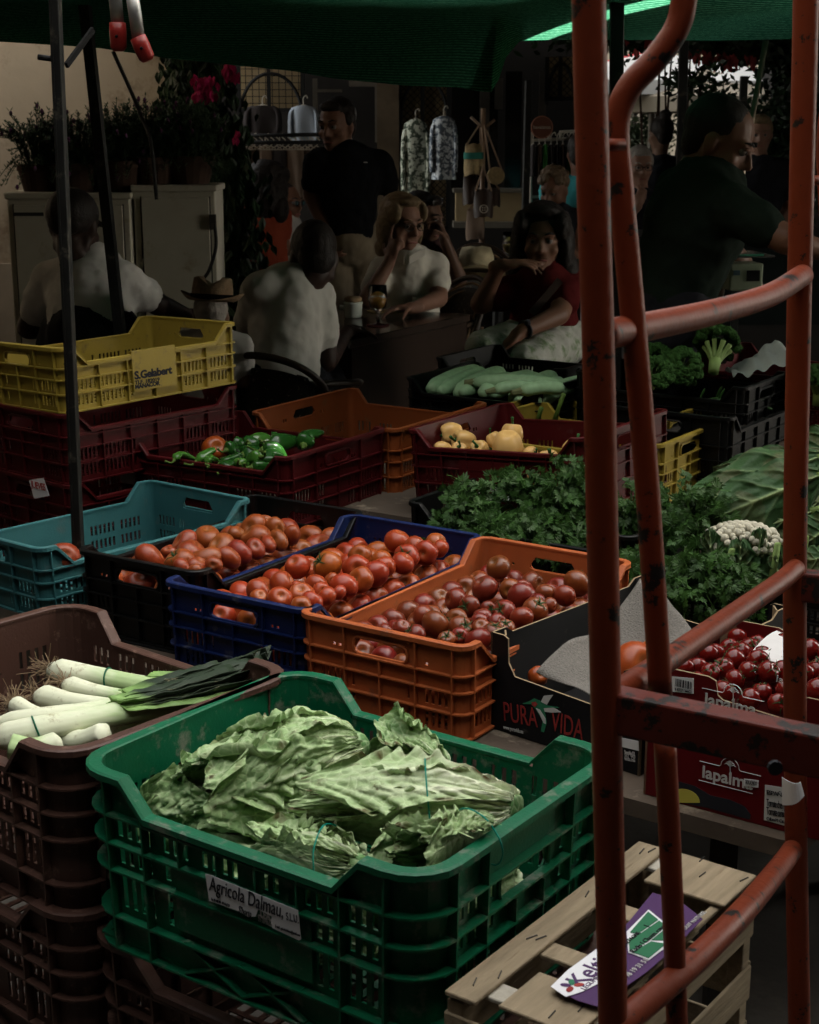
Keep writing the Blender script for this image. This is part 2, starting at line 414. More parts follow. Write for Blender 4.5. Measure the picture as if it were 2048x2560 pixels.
    # rings round the hand holes
    for si in handle_side:
        a, b, n, full = sides[si]; mx_, my_ = (a[0] + b[0]) / 2, (a[1] + b[1]) / 2
        t = Vector((-n[1], n[0], 0)); zc = (hz[0] + hz[1]) / 2; hh = (hz[1] - hz[0]) / 2 + .0015
        k = 1 - taper * (1 - zc / H) * (1 if style != 'low' else .5)
        pts = []
        for (sx, sz) in ((1, -1), (1, 1), (-1, 1), (-1, -1)):
            for q in range(4):
                a0 = {(1, -1): -pi / 2, (1, 1): 0, (-1, 1): pi / 2, (-1, -1): pi}[(sx, sz)] + pi / 2 * q / 3
                pts.append(Vector((mx_ * k, my_ * k, zc)) + t * (sx * (hw - hr + .002) + (hr) * cos(a0)) + Vector((0, 0, 1)) * (sz * (hh - hr) + hr * sin(a0)) + Vector((n[0], n[1], 0)) * .002)
        bm = bmesh.new(); pts.append(pts[0]); tube(bm, pts, .0032, 6, caps=False)
        obj('hand_hole', bm, m, root)
    # slatted floor
    bm = bmesh.new(); k = 1 - taper; l2, w2 = L / 2 * k - .004, W / 2 * k - .004
    n_ = int(L / .03)
    for i in range(n_ + 1):
        x = -l2 + 2 * l2 * i / n_; box(bm, (x, 0, .004), (.011, 2 * w2 - .004, .003))
    for i in range(9):
        y = -w2 + 2 * w2 * i / 8; box(bm, (0, y, .0072), (2 * l2 - .004, .01, .0025))
    obj('floor_grid', bm, m, root)
    return root
P_green = plastic('green_plastic', (0.0036, 0.1215, 0.0522), dust=(.13, .15, .11), amt=.08)
P_brown = plastic('brown_plastic', (0.0856, 0.0427, 0.0313), dust=(0.1872, 0.1152, 0.0864), amt=.04)
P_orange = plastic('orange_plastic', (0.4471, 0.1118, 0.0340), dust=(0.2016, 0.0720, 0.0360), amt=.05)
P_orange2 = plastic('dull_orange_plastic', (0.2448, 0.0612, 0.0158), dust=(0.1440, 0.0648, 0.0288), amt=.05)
P_red = plastic('dark_red_plastic', (0.0734, 0.0049, 0.0061), dust=(0.0720, 0.0216, 0.0216), amt=.05)
P_blue = plastic('navy_plastic', (0.0058, 0.0158, 0.0792), dust=(0.0720, 0.0720, 0.0864), amt=.045)
P_teal = plastic('teal_plastic', (0.0436, 0.1584, 0.1663), dust=(0.0720, 0.1224, 0.1224), amt=.05)
P_yellow = plastic('yellow_plastic', (0.3600, 0.2592, 0.0396), dust=(0.1584, 0.1080, 0.0360), amt=.04)
P_black = plastic('black_plastic', (.0030, .0033, .0033), dust=(0.0252, 0.0252, 0.0216), amt=.03)

def tcrate(name, label, cen, yaw, L, W, H, m, tilt, **k):
    R = Ry(radians(tilt[1])) @ Rx(radians(tilt[0])) @ Rz(radians(yaw))
    o = Vector(cen) - R @ Vector((0, 0, H))
    r = crate(name, label, (0, 0), 0, L, W, 0, H, m, **k)
    r.location = o; r.rotation_euler = R.to_euler(); return r
CR = {}
CR['green'] = crate('plastic_crate', 'deep bright green crate full of lettuces with a white paper label on its side', (-.084, 1.935), -35.6, .568, .443, .75, .26, P_green, style='deep', rc=.05, cut=(.15, .22), cutd=.045)
CR['brown'] = crate('plastic_crate', 'deep brown crate holding leeks, topmost of its stack', (-.545, 2.291), -40.7, .556, .428, .75, .26, P_brown, style='deep', rc=.05, cut=(.15, .22), cutd=.05)
CR['blue'] = crate('plastic_crate', 'navy blue crate full of round red tomatoes', (-.167, 3.124), 56.9, .653, .351, .70, .185, P_blue)
CR['orange'] = crate('plastic_crate', 'bright orange crate full of dark red vine tomatoes', (.131, 2.914), 56.1, .660, .362, .70, .185, P_orange)
CR['black'] = crate('plastic_crate', 'black crate holding plum tomatoes between the teal and the navy crate', (-.415, 3.352), 57.6, .606, .330, .70, .185, P_black)
crate('plastic_crate', 'black crate under the crate of plum tomatoes', (-.415, 3.352), 57.6, .606, .330, .515, .185, P_black, bars=True)
CR['teal'] = tcrate('plastic_crate', 'almost empty pale teal crate left of the plum tomatoes', (-.742, 3.537, .697), 47.8, .607, .389, .165, P_teal, (-1.1, -1.5))
CR['redpep'] = crate('plastic_crate', 'dark red crate holding green peppers and one big tomato', (-.425, 4.203), -31.6, .536, .474, .76, .20, P_red)
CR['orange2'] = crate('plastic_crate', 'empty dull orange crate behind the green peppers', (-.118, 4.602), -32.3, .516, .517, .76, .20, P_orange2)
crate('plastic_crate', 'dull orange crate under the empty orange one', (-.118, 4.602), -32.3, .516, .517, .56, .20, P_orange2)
CR['redyel'] = tcrate('plastic_crate', 'dark red crate holding yellow bell peppers above the parsley', (.351, 4.051, .825), -34.7, .526, .481, .20, P_red, (-2.0, -3.3))
CR['yellow'] = tcrate('plastic_crate', 'empty yellow crate with black stencilled lettering on top of the dark red stack', (-.853, 4.291, 1.034), 47.7, .605, .392, .175, P_yellow, (-.3, -2.1))
for i, lb in enumerate(('dark red crate directly under the yellow crate', 'dark red crate with a white JUEVES sticker, second below the yellow crate', 'dark red crate at the foot of the stack under the yellow crate')):
    CR['stk%d' % i] = tcrate('plastic_crate', lb, (-.853 + .006 * i, 4.291, .858 - .19 * i), 47.7, .60, .40, .19, P_red, (0, -1.0), cut=(.06, .13) if i == 0 else (.06, .13))
for i, lb in enumerate(('brown crate under the green lettuce crate', )):
    crate('plastic_crate', lb, (-.084, 1.955), -35.6, .60, .42, .475, .26, P_brown, style='deep', rc=.05, cut=(.15, .22))
for i, lb in enumerate(('second brown crate down in the stack under the leeks', )):
    crate('plastic_crate', lb, (-.545, 2.291), -40.7, .556, .428, .50, .26, P_brown, style='deep', rc=.05, cut=(.15, .22))
fr = at(1795, 1056, Z=.76); cc_ = fr - Rz(radians(-34)) @ Vector((.30, .20, 0))
CR['yel2'] = tcrate('plastic_crate', 'yellow crate standing between the dark red crate and the black bean crate', (cc_.x, cc_.y, .76), -34, .60, .40, .175, P_yellow, (0, 0))
cc_ = at(1811, 1050, Z=.80) + Rz(radians(-34)) @ Vector((-.20, .33, 0))
CR['bean'] = tcrate('plastic_crate', 'black crate holding green beans', (cc_.x, cc_.y, .80), 56, .60, .40, .26, P_black, (0, 0))
# ------------------------------------------------------------------ produce
def s2(x, y): return (600 + x * .4058, 950 + y * .4058)
def s1(x, y): return (x * .4058, 950 + y * .4058)
def s3(x, y): return (1000 + x * .4058, 950 + y * .4058)
M_tom = mat('tomato_skin', (.34, .052, .009), rough=.34, spec=.8, var=.18, vs=14, bump=.05, bs=30, attr=((.32, .11, .025), (.10, .045, .02), (.4, .05, .015)), coat=.05, orand=.10, dirt=(.22, .07, .02), dirt_amt=-.03, ds=3)
M_vtom = mat('dark_tomato_skin', (.19, .026, .009), rough=.32, spec=.9, var=.25, vs=12, bump=.05, bs=30, attr=((.21, .07, .02), (.06, .03, .02), (.3, .03, .02)), coat=.04, orand=.14, dirt=(.16, .055, .02), dirt_amt=-.03, ds=2)
M_ptom = mat('plum_tomato_skin', (.27, .042, .010), rough=.36, spec=.8, var=.22, vs=16, bump=.1, bs=60, attr=((.27, .09, .025), (.08, .04, .02), (.3, .03, .02)), orand=.10, dirt=(.26, .09, .03), dirt_amt=-.03, ds=3)
M_ctom = mat('cherry_tomato_skin', (.15, .007, .005), rough=.2, spec=.5, var=.15, vs=14, coat=.3)
M_calyx = mat('calyx', (.035, .07, .02), rough=.7, var=.3)
M_core = mat('stem_scar', (.42, .36, .18), rough=.8)

def tomato_mesh(seed, sq=.86, lobes=0, long=1.0, me_name='tomato'):
    bm = bmesh.new(); lay = bm.loops.layers.color.new('col')
    bmesh.ops.create_uvsphere(bm, u_segments=28, v_segments=18, radius=1)
    rnd = random.Random(seed); ph = rnd.random() * 6
    for v in bm.verts:
        c = v.co; a = atan2(c.y, c.x); r = sqrt(c.x * c.x + c.y * c.y)
        k = 1 + .045 * lobes * cos(5 * a + ph) * (1 - abs(c.z) * .3) + .05 * nz(c, 1.1, seed)
        z = c.z * sq
        if c.z > 0: z -= .30 * exp(-(r / .30) ** 2)
        else: z += .10 * exp(-(r / .2) ** 2)
        v.co = Vector((c.x * k, c.y * k, z * (1 + .05 * nz(c, .9, seed + 5))))
        if long != 1: v.co.x *= long
    for f in bm.faces:
        f.smooth = True
        for lp in f.loops:
            c = lp.vert.co; r = sqrt((c.x / long) ** 2 + c.y ** 2)
            top = exp(-(r / .6) ** 2) if c.z > 0 else 0
            lp[lay] = (.75 * top, .8 * exp(-(r / .10) ** 2) if c.z > 0 else 0, 0, 1)
    me = bpy.data.meshes.new(me_name); bm.to_mesh(me); bm.free(); return me
def calyx_mesh(seed):
    rnd = random.Random(seed); bm = bmesh.new()
    for k in range(5):
        a = 2 * pi * k / 5 + rnd.random() * .5; L_ = .55 + .3 * rnd.random()
        pts = []
        for i in range(5):
            t = i / 4; pts.append(Vector((cos(a + .3 * t) * L_ * t, sin(a + .3 * t) * L_ * t, -.12 + .30 * t * (1 - t) * 2 + .25 * t * rnd.random())))
        tube(bm, pts, [.06, .075, .06, .04, .012], 5, flat=.4)
    tube(bm, [(0, 0, -.16), (.02, 0, 0), (.06, .02, .18)], [.07, .06, .07], 6)
    me = bpy.data.meshes.new('calyx'); bm.to_mesh(me); bm.free(); me.materials.append(M_calyx); return me
def scar_mesh():
    bm = bmesh.new(); lathe(bm, [(.001, -.20), (.07, -.20), (.085, -.215), (.07, -.25)], seg=10)
    me = bpy.data.meshes.new('stem_scar'); bm.to_mesh(me); bm.free(); me.materials.append(M_core); return me
CAL = [calyx_mesh(i) for i in range(3)]; SCAR = scar_mesh()
def mk(meshes, m):
    for me in meshes: me.materials.append(m)
    return meshes
T_round = mk([tomato_mesh(1, .88), tomato_mesh(2, .84, .6), tomato_mesh(3, .9), tomato_mesh(4, .8, .8)], M_tom)
T_vine = mk([tomato_mesh(11, .88), tomato_mesh(12, .84, .4), tomato_mesh(13, .9)], M_vtom)
T_plum = mk([tomato_mesh(21, .92, 0, 1.28), tomato_mesh(22, .9, .3, 1.4), tomato_mesh(23, .95, 0, 1.2)], M_ptom)
T_cherry = mk([tomato_mesh(31, .95)], M_ctom)

def heap(crate_o, L, W, meshes, spots, zplane, label, cat, group, name, rfill, layers=1, cal=.35, seed=0, ymul=1.0, spread=1.0):
    rnd = random.Random(seed); items = []
    Mi = Matrix.LocRotScale(crate_o.location, crate_o.rotation_euler, None); inv = Mi.inverted()
    zl = zplane - crate_o.location.z
    for (px, py, pr) in spots:
        c = at(px, py, Z=zplane); d = (c - Vector((0, 0, CAMZ))).length
        items.append([inv @ c, pr / 3800.0 * d, True])
    for l in range(layers):
        st = rfill * 1.9; nx = int(L / st); ny = int(W / st)
        for i in range(nx):
            for j in range(ny):
                x = -L / 2 + (i + .5 + rnd.uniform(-.2, .2)) * L / nx; y = -W / 2 + (j + .5 + rnd.uniform(-.2, .2)) * W / ny
                items.append([Vector((x, y, zl - rfill * (1.75 + 1.4 * l) + rnd.uniform(-.004, .004))), rfill * rnd.uniform(.85, 1.05), False])
    def clamp(it):
        c, r = it[0], it[1]
        c.x = max(-L / 2 + r + .006, min(L / 2 - r - .006, c.x)); c.y = max(-W / 2 + r + .006, min(W / 2 - r - .006, c.y))
    for it in items: clamp(it)
    for _ in range(60):
        for i in range(len(items)):
            a = items[i]
            for j in range(i):
                b = items[j]; d = a[0] - b[0]; m_ = (a[1] + b[1]) * .93
                if abs(d.x) > m_ or abs(d.y) > m_: continue
                l = d.length
                if l < m_:
                    if l < 1e-5: d = Vector((0, 0, 1)); l = 1
                    p = d * ((m_ - l) / l)
                    wa = 0.0 if a[2] and not b[2] else (1.0 if b[2] and not a[2] else .5)
                    if a[2] and b[2]: p.z *= .4
                    a[0] += p * wa; b[0] -= p * (1 - wa); clamp(a); clamp(b)
    out = []
    for c, r, vis in items:
        if not vis: c.z = min(c.z, zl - rfill * 1.8)
        if c.z < r * .9: c.z = r * .9
        w_ = Mi @ c
        me = rnd.choice(meshes); o = bpy.data.objects.new(name, me); COL.objects.link(o)
        o.location = w_; o.scale = (r, r, r)
        up = Vector((rnd.uniform(-1, 1), rnd.uniform(-1.3, .6), rnd.uniform(.1, 1))).normalized()
        q = up.to_track_quat('Z', 'Y'); o.rotation_euler = (q.to_matrix() @ Rz(rnd.random() * 6)).to_euler()
        tag(o, label, cat, group)
        if vis:
            ch = bpy.data.objects.new('calyx' if rnd.random() < cal else 'stem_scar', None)
            me2 = rnd.choice(CAL) if ch.name.startswith('calyx') else SCAR
            nm = 'calyx' if me2 is not SCAR else 'stem_scar'
            bpy.data.objects.remove(ch)
            ch = bpy.data.objects.new(nm, me2); COL.objects.link(ch); ch.parent = o; ch.location = (0, 0, .72)
        out.append(o)
    return out
sp = [(113, 1305, 85), (273, 1265, 90), (355, 1150, 82), (540, 1145, 95), (740, 1085, 75), (745, 1165, 88), (870, 1115, 72), (970, 995, 82), (1080, 1030, 72), (1210, 1010, 70), (955, 1145, 75),
      (1060, 1140, 75), (1225, 1080, 80), (1225, 1145, 85), (1375, 1085, 62), (1075, 1215, 90), (500, 1285, 75), (425, 1290, 58), (625, 1265, 55), (605, 1320, 50), (735, 1305, 92), (925, 1295, 88),
      (470, 1370, 85), (615, 1410, 75), (760, 1390, 68), (525, 1440, 70), (275, 1345, 80), (140, 1345, 60), (680, 1350, 60)]
heap(CR['blue'], .640, .335, T_round, [(*s2(x, y), r * .4058) for x, y, r in sp], .690, 'round red tomato in the heap filling the navy blue crate', 'tomato', 'round tomatoes in the navy crate', 'tomato', .033, 2, .06, 3)
sp = [(1330, 1355, 75), (1415, 1395, 70), (1130, 1455, 72), (1225, 1510, 95), (1335, 1475, 70), (1510, 1285, 85), (1540, 1410, 50), (1495, 1460, 60), (1620, 1425, 75), (1405, 1530, 78), (1585, 1505, 60), (1540, 1545, 60),
      (1380, 1585, 55), (1460, 1600, 85), (1280, 1600, 60), (1080, 1570, 70), (1000, 1530, 60), (900, 1545, 50)]
sp = [(*s2(x, y), r * .4058) for x, y, r in sp] + [(x * 1.18725, y * 1.18725, r * 1.18725) for x, y, r in ((1050, 1195, 27), (1075, 1242, 24), (1104, 1258, 31), (1155, 1250, 22), (1165, 1290, 28), (1110, 1303, 26), (1215, 1228, 30), (1228, 1262, 24), (1193, 1282, 18), (1095, 1340, 25), (1072, 1325, 20), (1020, 1310, 20), (1140, 1270, 20))]
heap(CR['orange'], .646, .346, T_vine, sp, .675, 'dark red vine tomato in the heap filling the bright orange crate', 'tomato', 'vine tomatoes in the orange crate', 'tomato', .028, 2, .5, 5)
sp = [(925, 1105, 90), (1150, 1130, 88), (1190, 1075, 95), (1135, 1015, 75), (1280, 975, 85), (1370, 1040, 88), (1040, 1060, 40), (1460, 955, 55), (1335, 1140, 50), (1305, 1220, 60), (1250, 1235, 50), (1385, 1240, 60), (1475, 1160, 90),
      (1545, 1080, 75), (1565, 910, 80), (1605, 985, 95), (1700, 915, 60), (1640, 1130, 70), (1650, 880, 45), (1750, 1000, 60), (1765, 1090, 60), (1990, 990, 62), (1830, 1040, 55)]
heap(CR['black'], .594, .316, T_plum, [(*s1(x, y), r * .4058 * .98) for x, y, r in sp], .690, 'oval plum tomato heaped in the black crate beside the navy one', 'tomato', 'plum tomatoes in the black crate', 'plum_tomato', .034, 1, .1, 8)
def single_tomato(me, p, r, label, tiltv=(.4, -.9, .5)):
    o = bpy.data.objects.new('tomato', me); COL.objects.link(o); o.location = p; o.scale = (r, r, r)
    o.rotation_euler = Vector(tiltv).to_track_quat('Z', 'Y').to_euler(); tag(o, label, 'tomato', None); return o
single_tomato(T_round[1], at(*s1(1325, 425), Y=4.15), .038, 'big round tomato lying among the green peppers')
single_tomato(T_plum[0], at(*s1(385, 1090), Y=3.25), .032, 'red tomato alone at the near end of the teal crate')

# green peppers -------------------------------------------------------------
M_gpep = mat('green_pepper_skin', (.018, .085, .012), rough=.25, spec=.9, var=.3, vs=10, coat=.1)
M_gpep2 = mat('light_green_pepper_skin', (.06, .19, .025), rough=.2, spec=.6, var=.3, vs=10, coat=.4)
M_pstem = mat('pepper_stem', (.10, .17, .03), rough=.5, var=.2)
def long_pepper(p0, p1, r, seed, m, label, bend=.02, stem=True):
    rnd = random.Random(seed); c = (p0 + p1) / 2
    root = empty('green_pepper', c, label, 'pepper', 'green peppers in the dark red crate')
    mid = c + Vector((rnd.uniform(-1, 1), rnd.uniform(-1, 1), rnd.uniform(.2, 1))) * bend
    r *= .80; p0 = c + (p0 - c) * 1.18; p1 = c + (p1 - c) * 1.18
    pts = spline([p0 - c, mid - c, p1 - c], 8); n = len(pts); rs = []
    for i in range(n):
        t = i / (n - 1); rs.append(r * (.25 + .95 * min(1, t * 7)) * (1 - .75 * t ** 2) * (1 + .08 * sin(t * 9 + seed)))
    bm = bmesh.new(); rg = tube(bm, pts, rs, 16)
    for ring in rg:
        for k, v in enumerate(ring):
            a = 2 * pi * k / 16; cc = sum((q.co for q in ring), Vector()) / 16
            v.co = cc + (v.co - cc) * (1 + .13 * cos(3 * a + seed))
    obj('flesh', bm, m, root, smooth=True)
    if stem:
        bm = bmesh.new(); d = (pts[0] - pts[2]).normalized()
        tube(bm, spline([pts[0] - d * .004, pts[0] + d * .015, pts[0] + d * .03 + Vector((rnd.uniform(-.015, .015), 0, .012))], 4), [r * .55, r * .4, .0035, .003, .003, .0028, .003, .003, .004], 8)
        obj('stem', bm, M_pstem, root, smooth=True)
pp = [((1215, 500), (1320, 440), .014, 1, 4.02), ((1085, 495), (1225, 505), .013, 1, 4.02), ((1360, 520), (1470, 480), .020, 0, 4.0), ((1290, 515), (1350, 500), .013, 1, 4.0),
      ((1440, 400), (1560, 450), .026, 0, 4.2), ((1545, 400), (1690, 410), .023, 1, 4.3), ((1500, 470), (1640, 520), .028, 0, 4.15), ((1690, 380), (1770, 420), .028, 0, 4.25), ((1480, 520), (1560, 560), .02, 1, 3.98),
      ((1560, 540), (1690, 560), .022, 0, 3.95), ((1620, 440), (1760, 500), .028, 0, 4.1), ((1400, 440), (1480, 500), .022, 0, 4.1), ((1600, 480), (1500, 560), .018, 1, 4.0), ((1380, 560), (1530, 545), .02, 0, 3.98), ((1660, 520), (1740, 470), .022, 0, 4.05)]
for i, (a, b, r, k, Y) in enumerate(pp):
    long_pepper(at(*s1(*a), Y=Y), at(*s1(*b), Y=Y + .03), r, i, M_gpep2 if k else M_gpep, 'light green pointed pepper in the dark red crate' if k else 'glossy dark green pepper in the dark red crate')
for i, (a, b) in enumerate((((195, 395), (400, 380)), ((400, 400), (500, 330)), ((60, 400), (190, 420)))):
    long_pepper(at(*s2(*a), Y=4.2), at(*s2(*b), Y=4.3), .027, 30 + i, M_gpep, ('big dark green pepper lying up the heap towards the empty orange crate', 'dark green pepper tip standing above the heap of green peppers', 'dark green pepper next to the long pale stem')[i], bend=.015)

# yellow bell peppers ---------------------------------------------------------
M_ypep = mat('yellow_pepper_skin', (.62, .38, .13), rough=.36, spec=.45, var=.10, vs=6, coat=.2, attr=((.55, .32, .08), (.2, .2, .03), (.5, .3, .1)))
M_ystem = mat('green_stem', (.035, .12, .03), rough=.5, var=.2)
def bell(p, r, up, seed, label, tall=1.15):
    rnd = random.Random(seed); root = empty('bell_pepper', p, label, 'pepper', 'yellow bell peppers in the dark red crate')
    root.rotation_euler = Vector(up).to_track_quat('Z', 'Y').to_euler()
    bm = bmesh.new(); bmesh.ops.create_uvsphere(bm, u_segments=32, v_segments=20, radius=1)
    nl = 4 if seed % 2 else 3; ph = rnd.random() * 6
    for v in bm.verts:
        c = v.co; a = atan2(c.y, c.x); rr = sqrt(c.x ** 2 + c.y ** 2)
        k = 1 - .17 * (1 - abs(cos(nl * (a + ph) / 2))) ** 1.2; k *= 1 + .06 * nz(c, 1.3, seed)
        sh = (abs(rr) ** .75) if rr > 0 else 0
        tp = 1 - .16 * max(0, -c.z)
        z = c.z * tall; z -= (.35 * exp(-(rr / .38) ** 2)) * (1 if c.z > 0 else -.7)
        v.co = Vector((cos(a) * sh * k * tp, sin(a) * sh * k * tp, z)) * r
    obj('flesh', bm, M_ypep, root, smooth=True)
    bm = bmesh.new(); z0 = r * tall * .66
    tube(bm, spline([(0, 0, z0), (.002, 0, z0 + r * .3), (rnd.uniform(-.012, .012), .008, z0 + r * .75)], 4), [r * .32, r * .2, r * .13, r * .12, r * .11, r * .11, r * .12, r * .13, r * .15], 9)
    obj('stem', bm, M_ystem, root, smooth=True); return root
yb = [(315, 330, 62, (-.9, -.3, -.1), 'curved yellow pepper at the left with its stem pointing down left'), (395, 375, 62, (-.9, -.4, .2), 'yellow pepper leaning on the curved one at the left'), (662, 415, 88, (.05, .3, -1), 'large upright yellow pepper in the middle of the crate'),
      (690, 340, 62, (.1, .2, 1), 'yellow pepper behind the large one with its stem standing up'), (490, 428, 52, (-.3, -.7, .5), 'yellow pepper lying left of the large upright one'), (585, 372, 45, (-.4, .2, .7), 'small yellow pepper between the left pair and the large one'),
      (262, 435, 50, (-1, -.2, .1), 'yellow pepper low in the left corner of the crate'), (800, 455, 42, (.6, -.5, .3), 'yellow pepper low at the right of the large one'), (1062, 430, 58, (.3, -.3, .9), 'yellow pepper alone at the right end by the red tube'), (360, 440, 48, (.1, -.6, .7), 'yellow pepper with a short green stem below the curved one')]
for i, (x, y, r, up, lb) in enumerate(yb):
    Y = 3.98 + (y < 400) * .10 + (i == 0) * .05
    bell(at(*s3(x, y), Y=Y), 1.18 * r * .4058 / 3800 * Y, up, i, lb)
for i in range(9):
    bell(CR['redyel'].location + Rz(radians(-34)) @ Vector((-.17 + .085 * (i % 5), -.1 + .13 * (i // 5), .07)), .04, (random.uniform(-1, 1), -.5, .6), 40 + i, 'yellow pepper at the bottom of the dark red crate, seen through its slots')

# lettuces ---------------------------------------------------------------------
M_let = mat('lettuce_leaf', (.32, .45, .205), rough=.45, spec=.35, var=.2, vs=16, bump=.4, bs=90, trans=.12, crinkle=.55, cs=62, cw=(.60, .70, .42),
            attr=((.76, .80, .58), (.10, .065, .03), (.12, .25, .085)), dirt=(.13, .12, .05), dirt_amt=.0, ds=30)
M_band = mat('rubber_band', (.0, .26, .19), rough=.5)
def lettuce(name, label, base, tip, R, n, seed, spread=.15, flop=.0, white=.5, flare=.16, zmin=.50, crest=0, band=None, wid=.85, dark=.3, cat='lettuce', calm=1.0, we=1.15):
    rnd = random.Random(seed); root = empty(name, base, label, cat, 'lettuces in the green crate')
    ax = tip - base; L = ax.length; ax.normalize(); side = ax.cross(Vector((0, 0, 1))).normalized(); up = side.cross(ax)
    bm = bmesh.new(); lay = bm.loops.layers.color.new('col')
    for k in range(n):
        t = (k + .5) / n; phi = k * 2.399 + rnd.uniform(-.3, .3); ln = L * (.80 + .32 * rnd.random()) * (1 + .08 * t)
        A = wid * (.75 + .4 * rnd.random()); Rk = R * (.42 + .60 * t); tipflare = flare * (.4 + 1.2 * rnd.random()) * t; s_ = seed * 31 + k * 7.7
        fl = flop * rnd.uniform(.3, 1.2); tw = rnd.uniform(-.35, .35)
        ruf = rnd.uniform(6, 10)
        def f(u, v, t=t, phi=phi, ln=ln, A=A, Rk=Rk, tipflare=tipflare, s_=s_, fl=fl, tw=tw, ruf=ruf):
            v = 2 * v - 1
            w_ = (.40 + .78 * min(1, u * 1.4)) * (1 - max(0, (u - .80) / .20) ** 3 * .35)
            prof = .38 + .62 * min(1, u / .35) ** .7 if u < .35 else 1 - .42 * ((u - .35) / .65) ** 2 * (1 - spread * 3)
            a = phi + A * w_ * v + tw * u
            edge = abs(v) ** 2.5
            p0 = Vector((u * 4 * L / .25, v * 2.2, s_))
            rad = Rk * prof + R * tipflare * (u ** 3) + edge * R * (.08 + .26 * t) * (.3 + u) + .0085 * edge * sin(v * 3 + u * ruf * 2 * pi / 1.3 + s_) * (.3 + u)
            rad += calm * (.010 * nz(p0, .8, 1) * (.4 + u) + .0052 * nz(p0, 3.4, 2) + .0026 * nz(p0, 7.5, 6)) + (1 - calm) * .008 * cos(v * 8 + s_) * (1.1 - u)
            rad += .0035 * exp(-(v / .10) ** 2) * (1 - u) - .0036 * exp(-(((u * 9 + abs(v) * 2.6) % 1) - .5) ** 2 / .02) * min(1, abs(v) * 6)
            wv = u * ln * (1 - .26 * abs(v) ** 2.6 * min(1, max(0, u - .35) * 2.2)) + .006 * nz(p0, 2.2, 4)
            p = ax * wv + side * (cos(a) * rad) + up * (sin(a) * rad * .86)
            p.z -= fl * (u ** 2) * L * .8 * (.4 + .6 * t)
            z = base.z + p.z
            if z < zmin: p.z = zmin - base.z + (z - zmin) * .08
            return p
        def g(u, v, s_=s_, t=t):
            v = 2 * v - 1
            rib = exp(-(v / (.06 + .34 * max(.3, white) * (1 - u) ** 1.6)) ** 2) * (1 - .5 * u)
            vein = .62 * exp(-((((u * 9 + abs(v) * 2.6) % 1) - .5) / .06) ** 2) * (1 - abs(v)) * (1 - .3 * u)
            base_w = white * (1 - u) ** we * (1 if calm > .9 else .72 + .28 * cos(v * 8 + s_))
            br = 0
            q = nz((u * 5, v * 3, s_), 1.6, 9)
            if (abs(v) > .86 or u > .93): br = max(0, min(1, .25 + 1.6 * q))
            elif q > .42: br = min(.8, (q - .42) * 6)
            dk = max(0, min(.85, dark * (.6 + 1.3 * nz((u * 3, v * 2, s_ + 4), 1.1, 3)) + .25 * u))
            return (min(1, max(rib, vein, base_w)), br, dk, 1)
        # colour order in the material: r ribs, g browned, b darker green
        sheet(bm, f, 64, 40, (lay, g)) if L > .12 and base.z > .62 else sheet(bm, f, 30, 26, (lay, g))
    ball(bm, ax * .0, R * .30, 12, 8)
    gc = CR['green']; Mi_ = Matrix.LocRotScale(gc.location, gc.rotation_euler, None).inverted(); Mo_ = Mi_.inverted()
    for v in bm.verts:      # keep the leaves inside the crate
        q = Mi_ @ (v.co + base); top = .212
        if q.z < .275:
            for i_, lim in ((0, .568 / 2 - .026), (1, .443 / 2 - .026)):
                if abs(q[i_]) > lim: ex_ = abs(q[i_]) - lim; q[i_] = (lim + .006 * (1 - exp(-ex_ * 20))) * (1 if q[i_] > 0 else -1); q.z += ex_ * .15
            v.co = Mo_ @ q - base
    o = obj('leaves', bm, M_let, root, smooth=True)
    if band:
        bm = bmesh.new()
        for bt in band:
            pts = []
            for i in range(33):
                a = 2 * pi * i / 32; rr = R * 1.06 * (.38 + .62 * min(1, bt / .35) ** .7 if bt < .35 else 1 - .3 * (bt - .35) ** 2)
                rr *= 1 + .05 * nz((cos(a) * 2, sin(a) * 2, seed), 1, 1)
                pts.append(ax * (L * bt + .012 * sin(a + 1)) + side * cos(a) * rr + up * (sin(a) * rr * .9))
            tube(bm, pts, .0011, 6, caps=False)
        obj('rubber_band', bm, M_band, root)
    return root
lettuce('lettuce', 'big leafy lettuce head at the left with wilted outer leaves hanging to the left', atd(748, 1572, Y=2.05), atd(425, 1640, Y=1.96), .074, 20, 3, spread=.22, flop=.22, white=.30, flare=.20, wid=.88, dark=.42)
lettuce('lettuce', 'pale romaine lettuce tied with a teal band, its white base at the right', atd(1088, 1705, Y=1.80), atd(660, 1680, Y=1.84), .064, 15, 11, spread=.02, flop=.02, white=1.35, flare=.04, band=(.42,), wid=.80, dark=.0, calm=.45, we=.75)
lettuce('lettuce', 'small lettuce tied with a band low at the front rim left of the middle', atd(755, 1820, Y=1.72), atd(560, 1775, Y=1.80), .046, 11, 17, spread=.2, flop=.12, white=.6, flare=.25, band=(.30,), dark=.10)
lettuce('lettuce', 'crumpled lettuce at the near right corner of the crate in front of the romaine', atd(1060, 1750, Y=1.73), atd(850, 1800, Y=1.67), .044, 11, 23, spread=.3, flop=.1, white=.35, flare=.3, band=(.25,), dark=.2)
lettuce('lettuce', 'lettuce leaves sticking up at the back rim behind the romaine', atd(930, 1625, Y=2.05), atd(790, 1570, Y=2.12), .050, 9, 29, spread=.3, flop=-.1, white=.3, flare=.3, dark=.5)
lettuce('lettuce', 'wilted flat lettuce leaves at the left end of the crate under the big head', atd(500, 1690, Y=2.0), atd(310, 1665, Y=2.05), .055, 10, 37, spread=.4, flop=.22, white=.15, flare=.3, dark=.6, wid=1.2)
